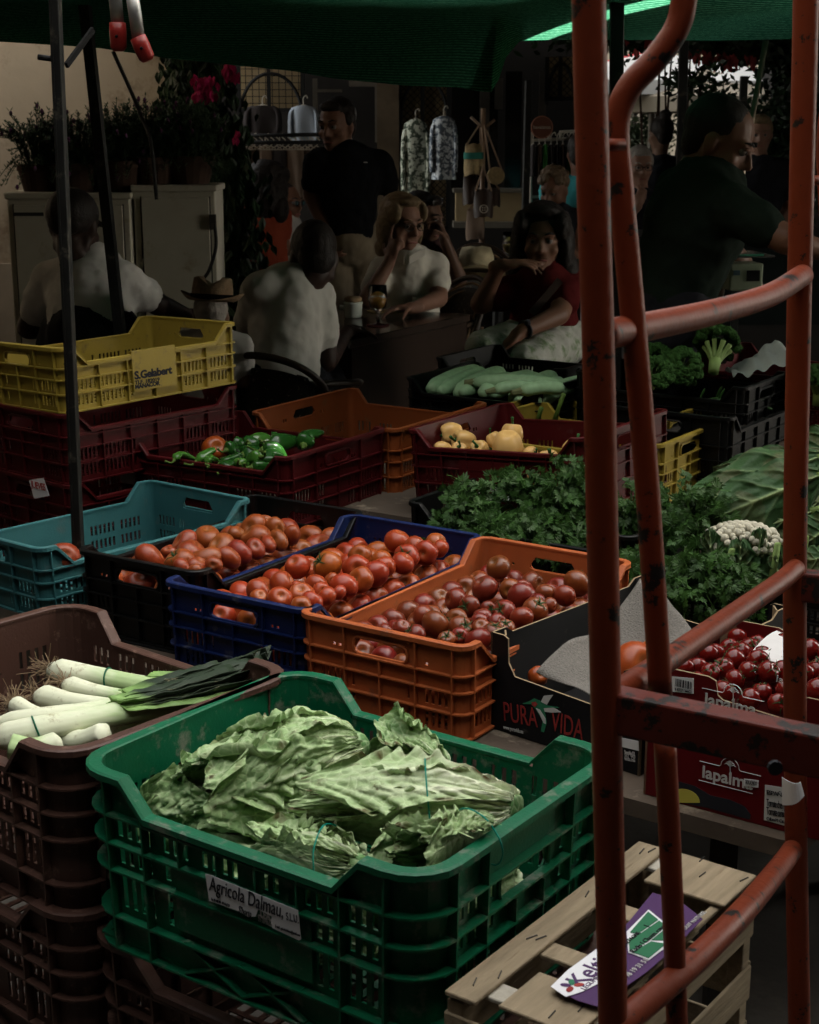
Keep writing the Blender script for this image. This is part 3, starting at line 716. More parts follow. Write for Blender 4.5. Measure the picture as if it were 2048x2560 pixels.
lettuce('lettuce', 'lettuce at the bottom of the crate seen through its front slots', Vector((-.05, 1.75, .58)), Vector((-.28, 1.95, .58)), .075, 10, 41, white=.4)
lettuce('lettuce', 'lettuce at the bottom of the crate seen through its right hand hole', Vector((.12, 1.90, .60)), Vector((.0, 1.68, .60)), .075, 10, 43, white=.6)

# leeks ---------------------------------------------------------------------------
M_leek = mat('leek_shaft', (.60, .62, .46), rough=.45, spec=.35, var=.07, vs=10, bump=.15, bs=40, attr=((.24, .40, .12), (.020, .032, .018), (.38, .30, .18)), dirt=(.30, .27, .16), dirt_amt=.02, ds=25)
M_root = mat('roots', (.28, .20, .12), rough=.9)
M_gband = mat('green_rubber_band', (.0, .12, .06), rough=.5)
def leek(pts, r, seed, label, greens=True, g0=.45, band=(), roots=True):
    rnd = random.Random(seed); pts = [Vector(p) for p in pts]; o0 = pts[0].copy()
    root = empty('leek', o0, label, 'leek', 'leeks in the brown crate'); P_ = spline([p - o0 for p in pts], 10); n = len(P_)
    bm = bmesh.new(); lay = bm.loops.layers.color.new('col')
    rs = []
    for i in range(n):
        t = i / (n - 1); rs.append(r * ((.55 + .55 * min(1, t * 9)) if t < .12 else (1.1 - .18 * min(1, t * 2.5))) * (1 + (.35 * max(0, t - .6) if greens else 0)))
    rg = tube(bm, P_, rs, 40)
    for i, ring in enumerate(rg):
        t = i / (n - 1); cc = sum((q.co for q in ring), Vector()) / 40
        for k, v in enumerate(ring):
            a = 2 * pi * k / 40
            v.co = cc + (v.co - cc) * (1 + .03 * sin(3 * a + seed + t * 3) + .012 * sin(13 * a + seed) + (.10 * max(0, t - .5) * sin(5 * a + seed * 2)))
    idx = {}
    for i, ring in enumerate(rg):
        for v in ring: idx[v] = i / (n - 1)
    for f in bm.faces:
        for lp in f.loops:
            t = idx.get(lp.vert, 0); q = .12 * nz(lp.vert.co, 30, seed)
            gr = max(0, min(1, (t - g0 + .22 + q) / .42 + .10 * sin(nz(lp.vert.co * 1.0, 300, 2) * 9))); dk = max(0, min(1, (t - g0 - .25 + q) / .22)) if greens else 0
            lp[lay] = (gr * .85, dk, 0, 1)
    obj('shaft', bm, M_leek, root, smooth=True)
    if greens:
        bm = bmesh.new(); lay = bm.loops.layers.color.new('col')
        i0 = int(n * (g0 + .16)); d = (P_[-1] - P_[-6]).normalized(); sd = d.cross(Vector((0, 0, 1))).normalized()
        for k in range(13):
            off = (k / 12 - .5) * .8; ext = rnd.uniform(-.03, .07); w0 = r * rnd.uniform(.45, .95); tw = rnd.uniform(-.6, .6)
            def f(u, v, off=off, ext=ext, w0=w0, tw=tw, k=k):
                x = i0 + u * (n - 1 - i0); i = min(int(x), n - 2); p = P_[i].lerp(P_[i + 1], x - i) + d * ext * u * u
                v2 = 2 * v - 1
                lift = Vector((0, 0, 1)) * (r * .75 + .006 * sin(k * 2.1) - r * .5 * u + .012 * (abs(v2)) * (1 if k % 3 else -1) * (.3 + u) + .005 * nz((u * 6, v2 * 2, k), 1.2, seed))
                return p + sd * (off * r * (1.4 + 2.6 * u) + v2 * w0 * (.9 + .5 * u) * cos(tw * u)) + lift + Vector((0, 0, sin(tw * u) * v2 * w0))
            sheet(bm, f, 16, 5, (lay, lambda u, v, k=k: (1, min(1, .35 + u * 2.6) * (1 - .22 * (k % 3 == 0)), 0, 1)))
        o = obj('leaves', bm, M_leek, root, smooth=True); mod(o, 'SOLIDIFY', thickness=.0012)
    if roots:
        bm = bmesh.new(); d = (P_[0] - P_[3]).normalized()
        for k in range(70):
            v = (d * .7 + Vector((rnd.uniform(-1, 1), rnd.uniform(-1, 1), rnd.uniform(-.9, 1)))).normalized(); ln = rnd.uniform(.012, .034)
            a = Vector((rnd.uniform(-1, 1), rnd.uniform(-1, 1), rnd.uniform(-1, 1))) * r * .6
            w2 = Vector((rnd.uniform(-1, 1), rnd.uniform(-1, 1), rnd.uniform(-1, 1))) * ln * .5
            tube(bm, spline([a, a + v * ln * .5 + w2 * .6, a + v * ln + w2], 3), .0006, 4)
        obj('roots', bm, M_root, root)
    for bt in band:
        i = int(bt * (n - 1)); bm = bmesh.new(); T, N = frame_along(P_)
        b = T[i].cross(N[i]); pts2 = [P_[i] + (N[i] * cos(a) + b * sin(a)) * (rs[i] + .0015) + T[i] * .004 * sin(a) for a in [2 * pi * q / 24 for q in range(25)]]
        tube(bm, pts2, .0014, 6, caps=False); obj('rubber_band', bm, M_gband, root)
    return root
def s5(x, y, Y): return at(x * .4638, 1500 + y * .4638, Y=Y)
leek([s5(265, 375, 2.38), s5(560, 425, 2.36), s5(830, 480, 2.34)], .0195, 1, 'thick white leek with tangled roots, at the back of the crate', greens=False, g0=.42, band=(.55,))
leek([s5(345, 455, 2.33), s5(540, 505, 2.30), s5(760, 545, 2.28)], .0155, 2, 'thinner leek tied in front of the thick one by the same band', greens=False, g0=.55)
leek([s5(205, 520, 2.30), s5(400, 565, 2.25), s5(620, 600, 2.22)], .0205, 3, 'plump pale leek lying in the middle of the crate', greens=False, g0=.85)
leek([s5(70, 560, 2.24), s5(170, 610, 2.21), s5(290, 660, 2.19)], .015, 4, 'short thin leek with a big tuft of brown roots at the left', greens=False, g0=1.2)
leek([s5(-60, 690, 2.14), s5(270, 640, 2.15), s5(620, 590, 2.20), s5(950, 500, 2.28), s5(1240, 430, 2.36)], .019, 5, 'long leek with dark green leaves crossing the crate to the far right', g0=.38, roots=False)
leek([s5(-60, 760, 2.09), s5(200, 700, 2.10), s5(560, 630, 2.15), s5(900, 560, 2.22), s5(1200, 470, 2.32)], .020, 6, 'thick leek with dark leaves in front, tied with a green band', g0=.40, band=(.27,), roots=False)
leek([s5(300, 730, 2.14), s5(430, 760, 2.10), s5(560, 720, 2.08)], .018, 7, 'pale leek end under the long leeks at the near corner', greens=False, g0=1.2, roots=False)
leek([s5(330, 780, 2.06), s5(180, 810, 2.04), s5(60, 790, 2.04)], .02, 8, 'yellowish green leek at the bottom by the cut in the near side', greens=False, g0=.2, roots=False)
leek([s5(560, 430, 2.42), s5(860, 470, 2.42), s5(1080, 460, 2.44), s5(1270, 400, 2.42)], .017, 9, 'leek whose dark leaves end in a ragged tuft above the rim', g0=.1, roots=False)
leek([s5(420, 700, 2.18), s5(700, 690, 2.2), s5(840, 640, 2.24)], .02, 10, 'leek lying deep in the crate under the dark leaves', greens=False, g0=.3, roots=False)
# ------------------------------------------------------------------ table board, cartons, wooden crate
def s6(x, y): return (650 + x * .4928, 1550 + y * .4928)
def s7(x, y): return (1400 + x * .3757, 1650 + y * .3757)
def s8(x, y): return (1050 + x * .5786, 2000 + y * .5786)
def on_plane(px, py, p, n):
    d = at(px, py, Y=1) - Vector((0, 0, CAMZ)); o = Vector((0, 0, CAMZ)); return o + d * ((p - o).dot(n) / d.dot(n))
def face_xz(root, px, py, yl=0.0, pl=None):
    """photo point -> local (x, z) on the root's plane y = yl"""
    M = Matrix.LocRotScale(root.location, root.rotation_euler, None); R = M.to_3x3()
    q = M.inverted() @ on_plane(px, py, M @ Vector((0, yl, 0)), R @ Vector((0, 1, 0))); return q.x, q.z
M_board = mat('worn_board', (.10, .075, .055), rough=.85, var=.35, vs=5, bump=.5, bs=30, dirt=(.22, .18, .13), dirt_amt=.06, ds=9)
yb_ = radians(-35)
root = empty('table_board', (0.05, 2.9, .50), 'dark worn wooden board carrying the tomato crates and cartons', 'table')
bm = bmesh.new()
ex, ey = Vector((cos(yb_), sin(yb_), 0)), Vector((-sin(yb_), cos(yb_), 0)); c0 = at(1900, 2085, Z=.513)
a_ = c0 + ex * .06; pts = [a_ - ex * 1.75, a_ - ex * .03]
for k in range(5): pts.append(a_ - ex * .03 + ey * .03 + Vector((0, 0, 0)) + (ex * sin(pi / 2 * k / 4) - ey * cos(pi / 2 * k / 4)) * .03)
pts += [a_ + ey * 1.0, a_ - ex * 1.75 + ey * 1.0]
vs = [bm.verts.new(p) for p in pts]; f = bm.faces.new(vs); r_ = bmesh.ops.extrude_face_region(bm, geom=[f])
bmesh.ops.translate(bm, verts=[v for v in r_['geom'] if isinstance(v, bmesh.types.BMVert)], vec=(0, 0, -.03)); bmesh.ops.recalc_face_normals(bm, faces=bm.faces)
obj('board', bm, M_board, root, world=True)
for k, (u, v) in enumerate(((-.2, .2), (-1.6, .3), (-.2, .9), (-1.6, .9))):
    bm = bmesh.new(); p = a_ + ex * u + ey * v; bar(bm, (p.x, p.y, 0), (p.x, p.y, .48), .04, .04); obj('leg', bm, M_dark, root, world=True)
# second table under the rear crates
root = empty('table_board', (0.1, 4.4, .52), 'dark table board carrying the pepper crates', 'table')
bm = bmesh.new(); box(bm, (0, 0, -.02), (2.6, 1.3, .035), Rz(radians(-33))); obj('board', bm, M_board, root)
root.location = (.45, 4.45, .575)
for sx in (-1, 1):
    for sy in (-1, 1):
        bm = bmesh.new(); q = Rz(radians(-33)) @ Vector((sx * 1.2, sy * .55, 0)); box(bm, (q.x, q.y, -.30), (.04, .04, .53)); obj('leg', bm, M_dark, root)

M_cardb = mat('black_carton', (.010, .010, .011), rough=.55, spec=.3, var=.3, dirt=(.05, .045, .04), dirt_amt=.0, ds=20)
M_kraft = mat('kraft', (.30, .22, .13), rough=.9, var=.15, vs=20)
M_cardr = mat('red_carton', (.115, .006, .008), rough=.38, spec=.4, var=.12, vs=6, bump=.1, bs=120)
M_white = mat('white_print', (.62, .61, .58), rough=.7, var=.05)
M_redp = mat('red_print', (.40, .06, .05), rough=.7, var=.05)
M_ink = mat('black_ink', (.02, .02, .025), rough=.7)
M_greenp = mat('green_print', (.03, .20, .10), rough=.6)
M_yelp = mat('yellow_print', (.55, .48, .08), rough=.6)
M_paper = mat('paper', (.58, .57, .56), rough=.8, var=.10, vs=9, bump=.2, bs=20)
TXT = (pi / 2, 0, 0)
def carton(name, label, o, yaw, L, W, H, m, prof, side_prof=None, lip=.03, group='cardboard cartons'):
    """open cardboard tray; prof: list of (x fraction, height) of the front edge"""
    root = empty(name, o, label, 'carton', group, yaw)
    def wall(nm, pts, y, flip=False):
        bm = bmesh.new(); base = [(0 if not flip else 0, 0)]
        fr = [bm.verts.new((x, y, z)) for x, z in pts]; bk = [bm.verts.new((x, y + .004, z)) for x, z in pts]
        bm.faces.new(fr[::-1]).material_index = 0; bm.faces.new(bk).material_index = 1
        n = len(pts)
        for i in range(n):
            bm.faces.new((fr[i], fr[(i + 1) % n], bk[(i + 1) % n], bk[i])).material_index = 2
        bmesh.ops.recalc_face_normals(bm, faces=bm.faces)
        return bm
    P = [(0, 0)] + [(x * L, z) for x, z in prof] + [(L, 0)]
    obj('front_panel', wall('f', P, 0), [m, M_kraft, M_kraft], root)
    obj('back_panel', wall('b', P, W - .004), [m, M_kraft, M_kraft], root)
    for x0 in (0, L - .004):
        bm = bmesh.new(); h = H
        pts = [(0, 0), (0, h), (.04, h), (.06, h * .93), (W - .06, h * .93), (W - .04, h), (W, h), (W, 0)]
        a = [bm.verts.new((x0, y, z)) for y, z in pts]; b = [bm.verts.new((x0 + .004, y, z)) for y, z in pts]; n = len(pts)
        bm.faces.new(a); bm.faces.new(b[::-1])
        for i in range(n): bm.faces.new((a[i], a[(i + 1) % n], b[(i + 1) % n], b[i])).material_index = 1
        bmesh.ops.recalc_face_normals(bm, faces=bm.faces)
        obj('side_panel', bm, [m, M_kraft], root)
    for sx in (0, 1):        # folded corner posts
        for sy in (0, 1):
            x = .0045 if not sx else L - .0045; y = .0045 if not sy else W - .0045; dx = .028 * (1 if not sx else -1); dy = .03 * (1 if not sy else -1)
            bm = bmesh.new(); box(bm, (x + dx / 2, y + dy / 2, H / 2), (.003, abs(dy), H - .004), Rz(.7 if sx == sy else -.7)); obj('corner_post', bm, M_kraft, root)
    bm = bmesh.new(); box(bm, (L / 2, W / 2, .003), (L - .01, W - .01, .004)); obj('bottom', bm, m, root)
    return root
pv = carton('black_carton', 'black cardboard tray printed PURA VIDA with a hummingbird', (.148, 2.625, .5145), radians(-41.9), .328, .50, .185, M_cardb,
            [(0, .185), (.09, .185), (.12, .180), (.125, .135), (.17, .112), (.82, .100), (.87, .13), (.88, .18), (.91, .185), (1, .185)])
def text_on(root, body, px0, py0, px1, py1, size, m, yl=-.0012, nm='lettering', tilt=0, **k):
    x0, z0 = face_xz(root, px0, py0, yl); x1, z1 = face_xz(root, px1, py1, yl)
    o = lettering(body, size, m, root, ((x0 + x1) / 2, yl, (z0 + z1) / 2), (pi / 2, -atan2(z1 - z0, x1 - x0) + tilt, 0), name=nm, **k)
    xs = [v.co.x for v in o.data.vertices]
    if xs and max(xs) > min(xs):      # fit the line to its measured width
        k_ = sqrt((x1 - x0) ** 2 + (z1 - z0) ** 2) / (max(xs) - min(xs)); o.scale = (k_, 1, 1)
    return o
M_pvr = mat('dark_red_print', (.30, .035, .03), rough=.7)
text_on(pv, 'PURA', *s6(1235, 470), *s6(1405, 500), .052, M_pvr, nm='lettering', tilt=.02)
text_on(pv, 'VIDA', *s6(1478, 515), *s6(1640, 565), .054, M_pvr, nm='lettering', tilt=.02)
text_on(pv, 'www.puravida.nu', *s6(1235, 543), *s6(1335, 568), .011, M_white, nm='lettering')
def poly_on(root, pts, m, yl, nm, name_map=None, th=.0006):
    bm = bmesh.new(); v = []
    for (px, py) in pts:
        x, z = face_xz(root, px, py, yl); v.append((x, z))
    a = [bm.verts.new((x, yl, z)) for x, z in v]; b = [bm.verts.new((x, yl + th, z)) for x, z in v]; n = len(v)
    bm.faces.new(a[::-1]); bm.faces.new(b)
    for i in range(n): bm.faces.new((a[i], a[(i + 1) % n], b[(i + 1) % n], b[i]))
    bmesh.ops.recalc_face_normals(bm, faces=bm.faces)
    bmesh.ops.triangulate(bm, faces=[f for f in bm.faces if len(f.verts) > 4])
    return obj(nm, bm, m, root)
poly_on(pv, [s6(*p) for p in ((1330, 425), (1365, 412), (1390, 398), (1420, 410), (1450, 432), (1520, 445), (1465, 452), (1445, 470), (1455, 520), (1440, 570), (1425, 565), (1435, 510), (1400, 455), (1375, 428))], M_greenp, -.0014, 'bird_emblem')
poly_on(pv, [s6(*p) for p in ((1425, 415), (1440, 385), (1487, 380), (1470, 405), (1455, 430))], M_white, -.0020, 'bird_wing')
poly_on(pv, [s6(*p) for p in ((1440, 448), (1490, 445), (1528, 468), (1480, 470), (1445, 465))], M_white, -.0020, 'bird_wing')
poly_on(pv, [s6(*p) for p in ((1400, 448), (1420, 455), (1448, 500), (1450, 528), (1438, 522), (1420, 480))], M_white, -.0020, 'bird_belly')
poly_on(pv, [s6(*p) for p in ((1378, 418), (1398, 415), (1408, 428), (1395, 442), (1380, 432))], M_redp, -.0022, 'bird_throat')
poly_on(pv, [s7(*p) for p in ((400, 515), (522, 540), (524, 605), (402, 575))], M_paper, -.0016, 'label')
for i, (t, y) in enumerate((('Vegetables B.V.', 618), ('57 90', 640), ('vida.nu', 660))):
    text_on(pv, t, *s7(430, y - 5), *s7(500, y + 8), .010, M_white, nm='lettering')
# grey fleece sheet lying in the black tray
M_fleece = mat('grey_fleece', (.20, .185, .165), rough=.95, spec=.1, var=.3, vs=240, bump=.8, bs=300)
bm = bmesh.new(); cn = [s6(1395, 265), s6(1690, 60), (1475, 1470), (1640, 1480), (1760, 1600), (1560, 1790), (1480, 1720)]
q0, q1, q2, q3 = at(*s6(1400, 275), Z=.635), at(1600, 1465, Z=.735), at(1770, 1610, Z=.69), at(1520, 1765, Z=.615)
def ff(u, v):
    p = q0.lerp(q1, u).lerp(q3.lerp(q2, u), v); return p + Vector((0, 0, .018 * sin(u * 7 + v * 3) + .02 * nz((u * 3, v * 3, 0), 1, 2) - .03 * sin(pi * u) * sin(pi * v)))
sheet(bm, ff, 24, 24); o = obj('fleece_sheet', bm, M_fleece, smooth=True, world=True); mod(o, 'SOLIDIFY', thickness=.002); tag(o, 'grey speckled fleece sheet draped in the black tray', 'sheet')
for i, (x, y, r, Z_, lb) in enumerate(((1590, 1665, 62, .64, 'big bright red tomato in the black tray behind the red tubes'), (1345, 1690, 26, .60, 'red tomato under the fleece at the cut front of the black tray'), (1640, 1640, 45, .65, 'red tomato at the right end of the black tray'), (1480, 1690, 40, .60, 'red tomato against the rail in the black tray'))):
    p = at(x, y, Z=Z_); o = single_tomato(T_round[i % 4], p, r / 3800 * (p - Vector((0, 0, CAMZ))).length, lb)

red_lo = carton('red_carton', 'lower red carton with black and yellow print and a white tomato label', (.388, 2.335, .5145), radians(-34.8), .42, .30, .112, M_cardr,
                [(0, .112), (1, .112)])
red_hi = carton('red_carton', 'upper red carton holding cherry tomatoes, with a barcode sticker', (.388, 2.335, .629), radians(-34.8), .42, .30, .113, M_cardr,
                [(0, .113), (.25, .113), (.28, .108), (.29, .085), (.31, .079), (.55, .070), (.57, .075), (.60, .108), (.64, .113), (1, .113)])
def palm_logo(root, cx, cy, word=True):
    """emblem: arched outline with a palm above the word, drawn round photo point cx, cy (of s7)"""
    bm = bmesh.new(); x0, z0 = face_xz(root, *s7(cx, cy), -.001)
    pts = [Vector((x0 - .052, -.001, z0 + .006)), Vector((x0 - .018, -.001, z0 + .006))]
    for k in range(9):
        a = pi - pi * k / 8; pts.append(Vector((x0 + .0155 * cos(a), -.001, z0 + .008 + .0155 * sin(a))))
    pts += [Vector((x0 + .018, -.001, z0 + .006)), Vector((x0 + .052, -.001, z0 + .006))]
    tube(bm, pts, .0009, 5, flat=.5)
    for k in range(7):
        a = radians(20 + 23 * k); c = Vector((x0, -.001, z0 + .009)); e = c + Vector((.011 * cos(a), 0, .0105 * sin(a) - .002)); mdl = c + Vector((.006 * cos(a), 0, .009 * sin(a) + .001))
        tube(bm, [c, mdl, e], [.0008, .0013, .0004], 5, flat=.5)
    tube(bm, [(x0, -.001, z0 + .009), (x0 + .001, -.001, z0), (x0 - .0005, -.001, z0 - .004)], .0013, 5, flat=.5)
    tube(bm, [(x0 - .052, -.001, z0 - .027), (x0 + .04, -.001, z0 - .027)], .0008, 5, flat=.5)
    obj('palm_emblem', bm, M_white, root)
    if word: lettering('lapalma', .029, M_white, root, (x0 - .004, -.001, z0 - .012), TXT, ext=.0003, bold=.0006)
palm_logo(red_lo, 1130, 745); palm_logo(red_hi, 1150, 255)
poly_on(red_lo, [s7(*p) for p in ((1225, 790), (1322, 800), (1320, 850), (1222, 838))], M_paper, -.0022, 'sticker')
text_on(red_lo, 'BOUCNO7', *s7(1235, 812), *s7(1310, 825), .010, M_ink, yl=-.0032)
poly_on(red_lo, [s7(*p) for p in ((1365, 830), (1560, 862), (1560, 1120), (1357, 1065))], M_white, -.0012, 'label')
for t, y, s_ in (('Tomate cherry', 950, .018), ('Tomate cerise', 1005, .018), ('Calibre M  Cat. I', 1055, .008), ('ESPAÑA', 880, .010)):
    text_on(red_lo, t, *s7(1375, y), *s7(1500, y + 22), s_, M_ink, yl=-.0022, space=.8)
poly_on(red_lo, [s7(*p) for p in [(700 + 120 * cos(a) + 110, 950 + 92 * sin(a) - 0) for a in [pi + pi * k / 14 for k in range(15)]]], M_yelp, -.0014, 'yellow_disc')
poly_on(red_lo, [s7(*p) for p in ((640, 900), (700, 830), (800, 810), (900, 840), (1000, 900), (1130, 930), (1230, 975), (1270, 1030), (1262, 1062), (985, 985), (760, 940))], M_ink, -.0008, 'black_print')
poly_on(red_hi, [s7(*p) for p in ((745, 110), (890, 122), (890, 225), (742, 210))], M_paper, -.0014, 'barcode_sticker')
bm = bmesh.new(); rr = random.Random(4); xa, za = face_xz(red_hi, *s7(770, 120), -.0022); xb, zb = face_xz(red_hi, *s7(875, 200), -.0022); x = xa
while x < xb:
    w_ = rr.choice((.0006, .0012, .0018)); box(bm, (x, -.0022, (za + zb) / 2), (w_, .0004, abs(za - zb) * .9)); x += w_ + rr.choice((.0008, .0014))
obj('barcode', bm, M_ink, red_hi)
text_on(red_hi, '8 427271 366623', *s7(765, 195), *s7(875, 213), .007, M_ink, yl=-.0024)
text_on(red_hi, 'la', *s7(1440, 125), *s7(1485, 138), .016, M_white, yl=-.001)
# printed torn till slip stuck on the rail of the trolley is built with the trolley
# cherry tomatoes in the upper red carton
rnd = random.Random(9); M_inv = Matrix.LocRotScale(red_hi.location, red_hi.rotation_euler, None)
k = 0
for i in range(9):
    for j in range(7):
        p = M_inv @ Vector((.035 + i * .043 + rnd.uniform(-.006, .006), .035 + j * .040 + rnd.uniform(-.006, .006), .085 + rnd.uniform(-.008, .014)))
        o = bpy.data.objects.new('cherry_tomato', T_cherry[0]); COL.objects.link(o); s_ = rnd.uniform(.017, .021); o.location = p; o.scale = (s_, s_, s_)
        o.rotation_euler = Vector((rnd.uniform(-1, 1), rnd.uniform(-1, 1), rnd.uniform(.3, 1))).to_track_quat('Z', 'Y').to_euler()
        tag(o, 'glossy cherry tomato in the upper red carton', 'tomato', 'cherry tomatoes in the red carton')
        c = bpy.data.objects.new('calyx', CAL[k % 3]); COL.objects.link(c); c.parent = o; c.location = (0, 0, .7); c.scale = (1.2, 1.2, 1.2); k += 1
bm = bmesh.new(); a, b, c, d = [at(*s7_, Z=.73) for s7_ in ((1872, 1640), (1955, 1575), (1990, 1600), (1975, 1665))]
sheet(bm, lambda u, v: a.lerp(b, u).lerp(d.lerp(c, u), v) + Vector((0, 0, .01 * sin(u * 3))), 6, 6); o = obj('paper_sheet', bm, M_paper, world=True); mod(o, 'SOLIDIFY', thickness=.001); tag(o, 'white paper corner standing behind the cherry tomatoes', 'paper')

# wooden slatted crate -----------------------------------------------------------
M_wood = mat('poplar_slat', (.33, .26, .17), rough=.8, spec=.2, var=.30, vs=9, bump=.6, bs=22, dirt=(.15, .10, .06), dirt_amt=.0, ds=7, stretch=(1, 9, 9))
M_wood2 = mat('pale_fibreboard', (.50, .46, .38), rough=.9, spec=.1, var=.2, vs=60, bump=.4, bs=90)
M_wire = mat('staple', (.05, .045, .04), rough=.5, metal=.6)
wc = empty('wooden_crate', (.042, 1.566, .32), 'empty pale wooden slatted crate in the bottom right corner, behind the red trolley', 'crate', None, radians(53.7))
Lw, Ww, Hw = .462, .176, .30
def slat(nm, c, s, m=None, rot=0, mul=1):
    bm = bmesh.new(); box(bm, c, s, Rz(rot)); o = obj(nm, bm, m or M_wood, wc); mod(o, 'BEVEL', width=.0012, segments=1); return o
slat('top_rail', (Lw / 2, -.022, Hw), (Lw + .01, .042, .006)); slat('top_rail', (Lw / 2, -Ww + .012, Hw - .004), (Lw, .012, .006))
slat('end_board', (.045, -Ww + .055, Hw + .0045), (.088, .10, .005)); slat('end_board', (Lw - .05, -Ww + .055, Hw + .0045), (.10, .115, .005))
for x in (.04, .155, .29, Lw - .03): slat('cross_slat', (x, -Ww / 2, Hw - .0065), (.034, Ww - .01, .006), M_wood2 if x < .1 or x > .4 else M_wood)
for z in (.06, .15, .245): slat('side_slat', (Lw / 2, .0005, z), (Lw, .005, .055)); slat('side_slat', (Lw / 2, -Ww, z), (Lw, .005, .05))
for z in (.06, .15, .245): slat('end_slat', (-.002, -Ww / 2, z), (.005, Ww, .06)); slat('end_slat', (Lw, -Ww / 2, z), (.005, Ww, .06))
for x in (.012, Lw - .012):
    for y in (-.012, -Ww + .012): slat('corner_post', (x, y, Hw / 2), (.022, .022, Hw - .02))
slat('base_board', (Lw / 2, -Ww / 2, .01), (Lw - .02, Ww - .02, .005), M_board)
rnd = random.Random(2)
for (x, y) in ((.03, -.02), (.06, -.035), (.155, -.02), (.16, -.03), (.29, -.02), (.30, -.03), (.44, -.02), (.45, -.03), (.02, -.13), (.05, -.15), (.46, -.10), (.44, -.17), (.42, -.12)):
    a = rnd.uniform(-.4, .4); p = Vector((x, y, Hw + .0042 if y > -.08 else Hw + .008)); d = Vector((cos(a), sin(a), 0)) * .008
    bm = bmesh.new(); tube(bm, [p - d + Vector((0, 0, -.002)), p - d, p + d, p + d + Vector((0, 0, -.002))], .0009, 5); obj('staple', bm, M_wire, wc)
tag(wc, kind=None)
wu = empty('wooden_crate', (.042, 1.566, .0), 'dark wooden crate underneath the pale slatted one', 'crate', None, radians(53.7))
for z in (.06, .15, .25):
    bm = bmesh.new(); box(bm, (Lw / 2, 0, z), (Lw, .006, .06)); box(bm, (Lw / 2, -Ww, z), (Lw, .006, .06)); obj('side_slat', bm, M_board, wu)
    bm = bmesh.new(); box(bm, (0, -Ww / 2, z), (.006, Ww - .01, .06)); box(bm, (Lw, -Ww / 2, z), (.006, Ww - .01, .06)); obj('end_slat', bm, M_board, wu)
# purple printed label sheet lying on the crate
M_purple = mat('purple_print', (.075, .025, .11), rough=.5, spec=.4, var=.08)
M_gr = mat('green_panel', (.02, .16, .07), rough=.5)
M_lab = mat('white_card', (.66, .66, .68), rough=.6)
zt = .6345
LB = empty('label_sheet', at(*s8(830, 690), Z=zt), 'purple and white printed vegetable label lying across the wooden crate', 'label')
def flat_poly(pts, m, dz, nm, par):
    bm = bmesh.new(); a = [bm.verts.new(at(px, py, Z=zt + dz)) for px, py in pts]; f = bm.faces.new(a)
    if f.normal.z < 0 or True: bmesh.ops.recalc_face_normals(bm, faces=bm.faces)
    r2 = bmesh.ops.extrude_face_region(bm, geom=[f]); bmesh.ops.translate(bm, verts=[v for v in r2['geom'] if isinstance(v, bmesh.types.BMVert)], vec=(0, 0, .0006))
    bmesh.ops.recalc_face_normals(bm, faces=bm.faces); return obj(nm, bm, m, par, world=True)
flat_poly([s8(*p) for p in ((565, 808), (640, 735), (760, 645), (900, 530), (1005, 402), (1120, 435), (1222, 515), (1100, 640), (980, 745), (900, 800), (785, 900), (680, 868))], M_purple, 0, 'sheet', LB)
flat_poly([s8(*p) for p in ((565, 808), (640, 735), (770, 640), (800, 640), (800, 770), (760, 800), (700, 830), (630, 852))], M_lab, .0014, 'white_field', LB)
flat_poly([s8(*p) for p in ((988, 475), (1068, 540), (1110, 585), (1085, 620), (990, 692), (900, 660), (893, 570))], M_lab, .0014, 'panel_border', LB)
for pts in (((986, 483), (1030, 518), (940, 580), (908, 572)), ((1034, 522), (1064, 545), (985, 612), (905, 655), (903, 600), (945, 583)), ((1000, 606), (1070, 550), (1100, 585), (1078, 608)), ((916, 658), (1000, 612), (1064, 622), (988, 684))):
    flat_poly([s8(*p) for p in pts], M_gr, .0024, 'green_panel', LB)
def flat_text(t, p, ang, size, m, dz=.0022, **k):
    q = at(*s8(*p), Z=zt + dz); return lettering(t, size, m, LB, q - LB.location, (0, 0, ang), **k)
ang = atan2((at(*s8(780, 690), Z=zt) - at(*s8(675, 775), Z=zt)).y, (at(*s8(780, 690), Z=zt) - at(*s8(675, 775), Z=zt)).x)
flat_text('Keltivia', (765, 715), ang, .034, M_purple, bold=.0004)
flat_text('LEGUMES FRAIS', (765, 768), ang, .009, M_purple)
flat_text('Radis / Choux rave', (985, 600), ang, .010, M_ink, dz=.0034); flat_text('1', (982, 545), ang, .012, M_ink, dz=.0034); flat_text('BRETAGNE', (912, 600), ang, .008, M_ink, dz=.0034)
flat_text('02 98 19 31 51', (925, 735), ang, .010, M_white); flat_text('PRODUIT NATUREL', (1175, 530), ang, .008, M_white)
for i, (c, a) in enumerate(((M_redp, .3), (M_greenp, 1.6), (M_purple, 2.9), (M_pvr, 4.2))):
    bm = bmesh.new(); q = at(*s8(660, 803), Z=zt + .0024); ball(bm, q + Vector((.008 * cos(a), .008 * sin(a), 0)), .0065, 12, 4, Rz(a), (1, .6, .10)); obj('vegetable_emblem', bm, c, LB, world=True)

# lettering on the crates ---------------------------------------------------------
def crate_label(root, L, W, H, side, taper=.03):
    return
g = CR['green']
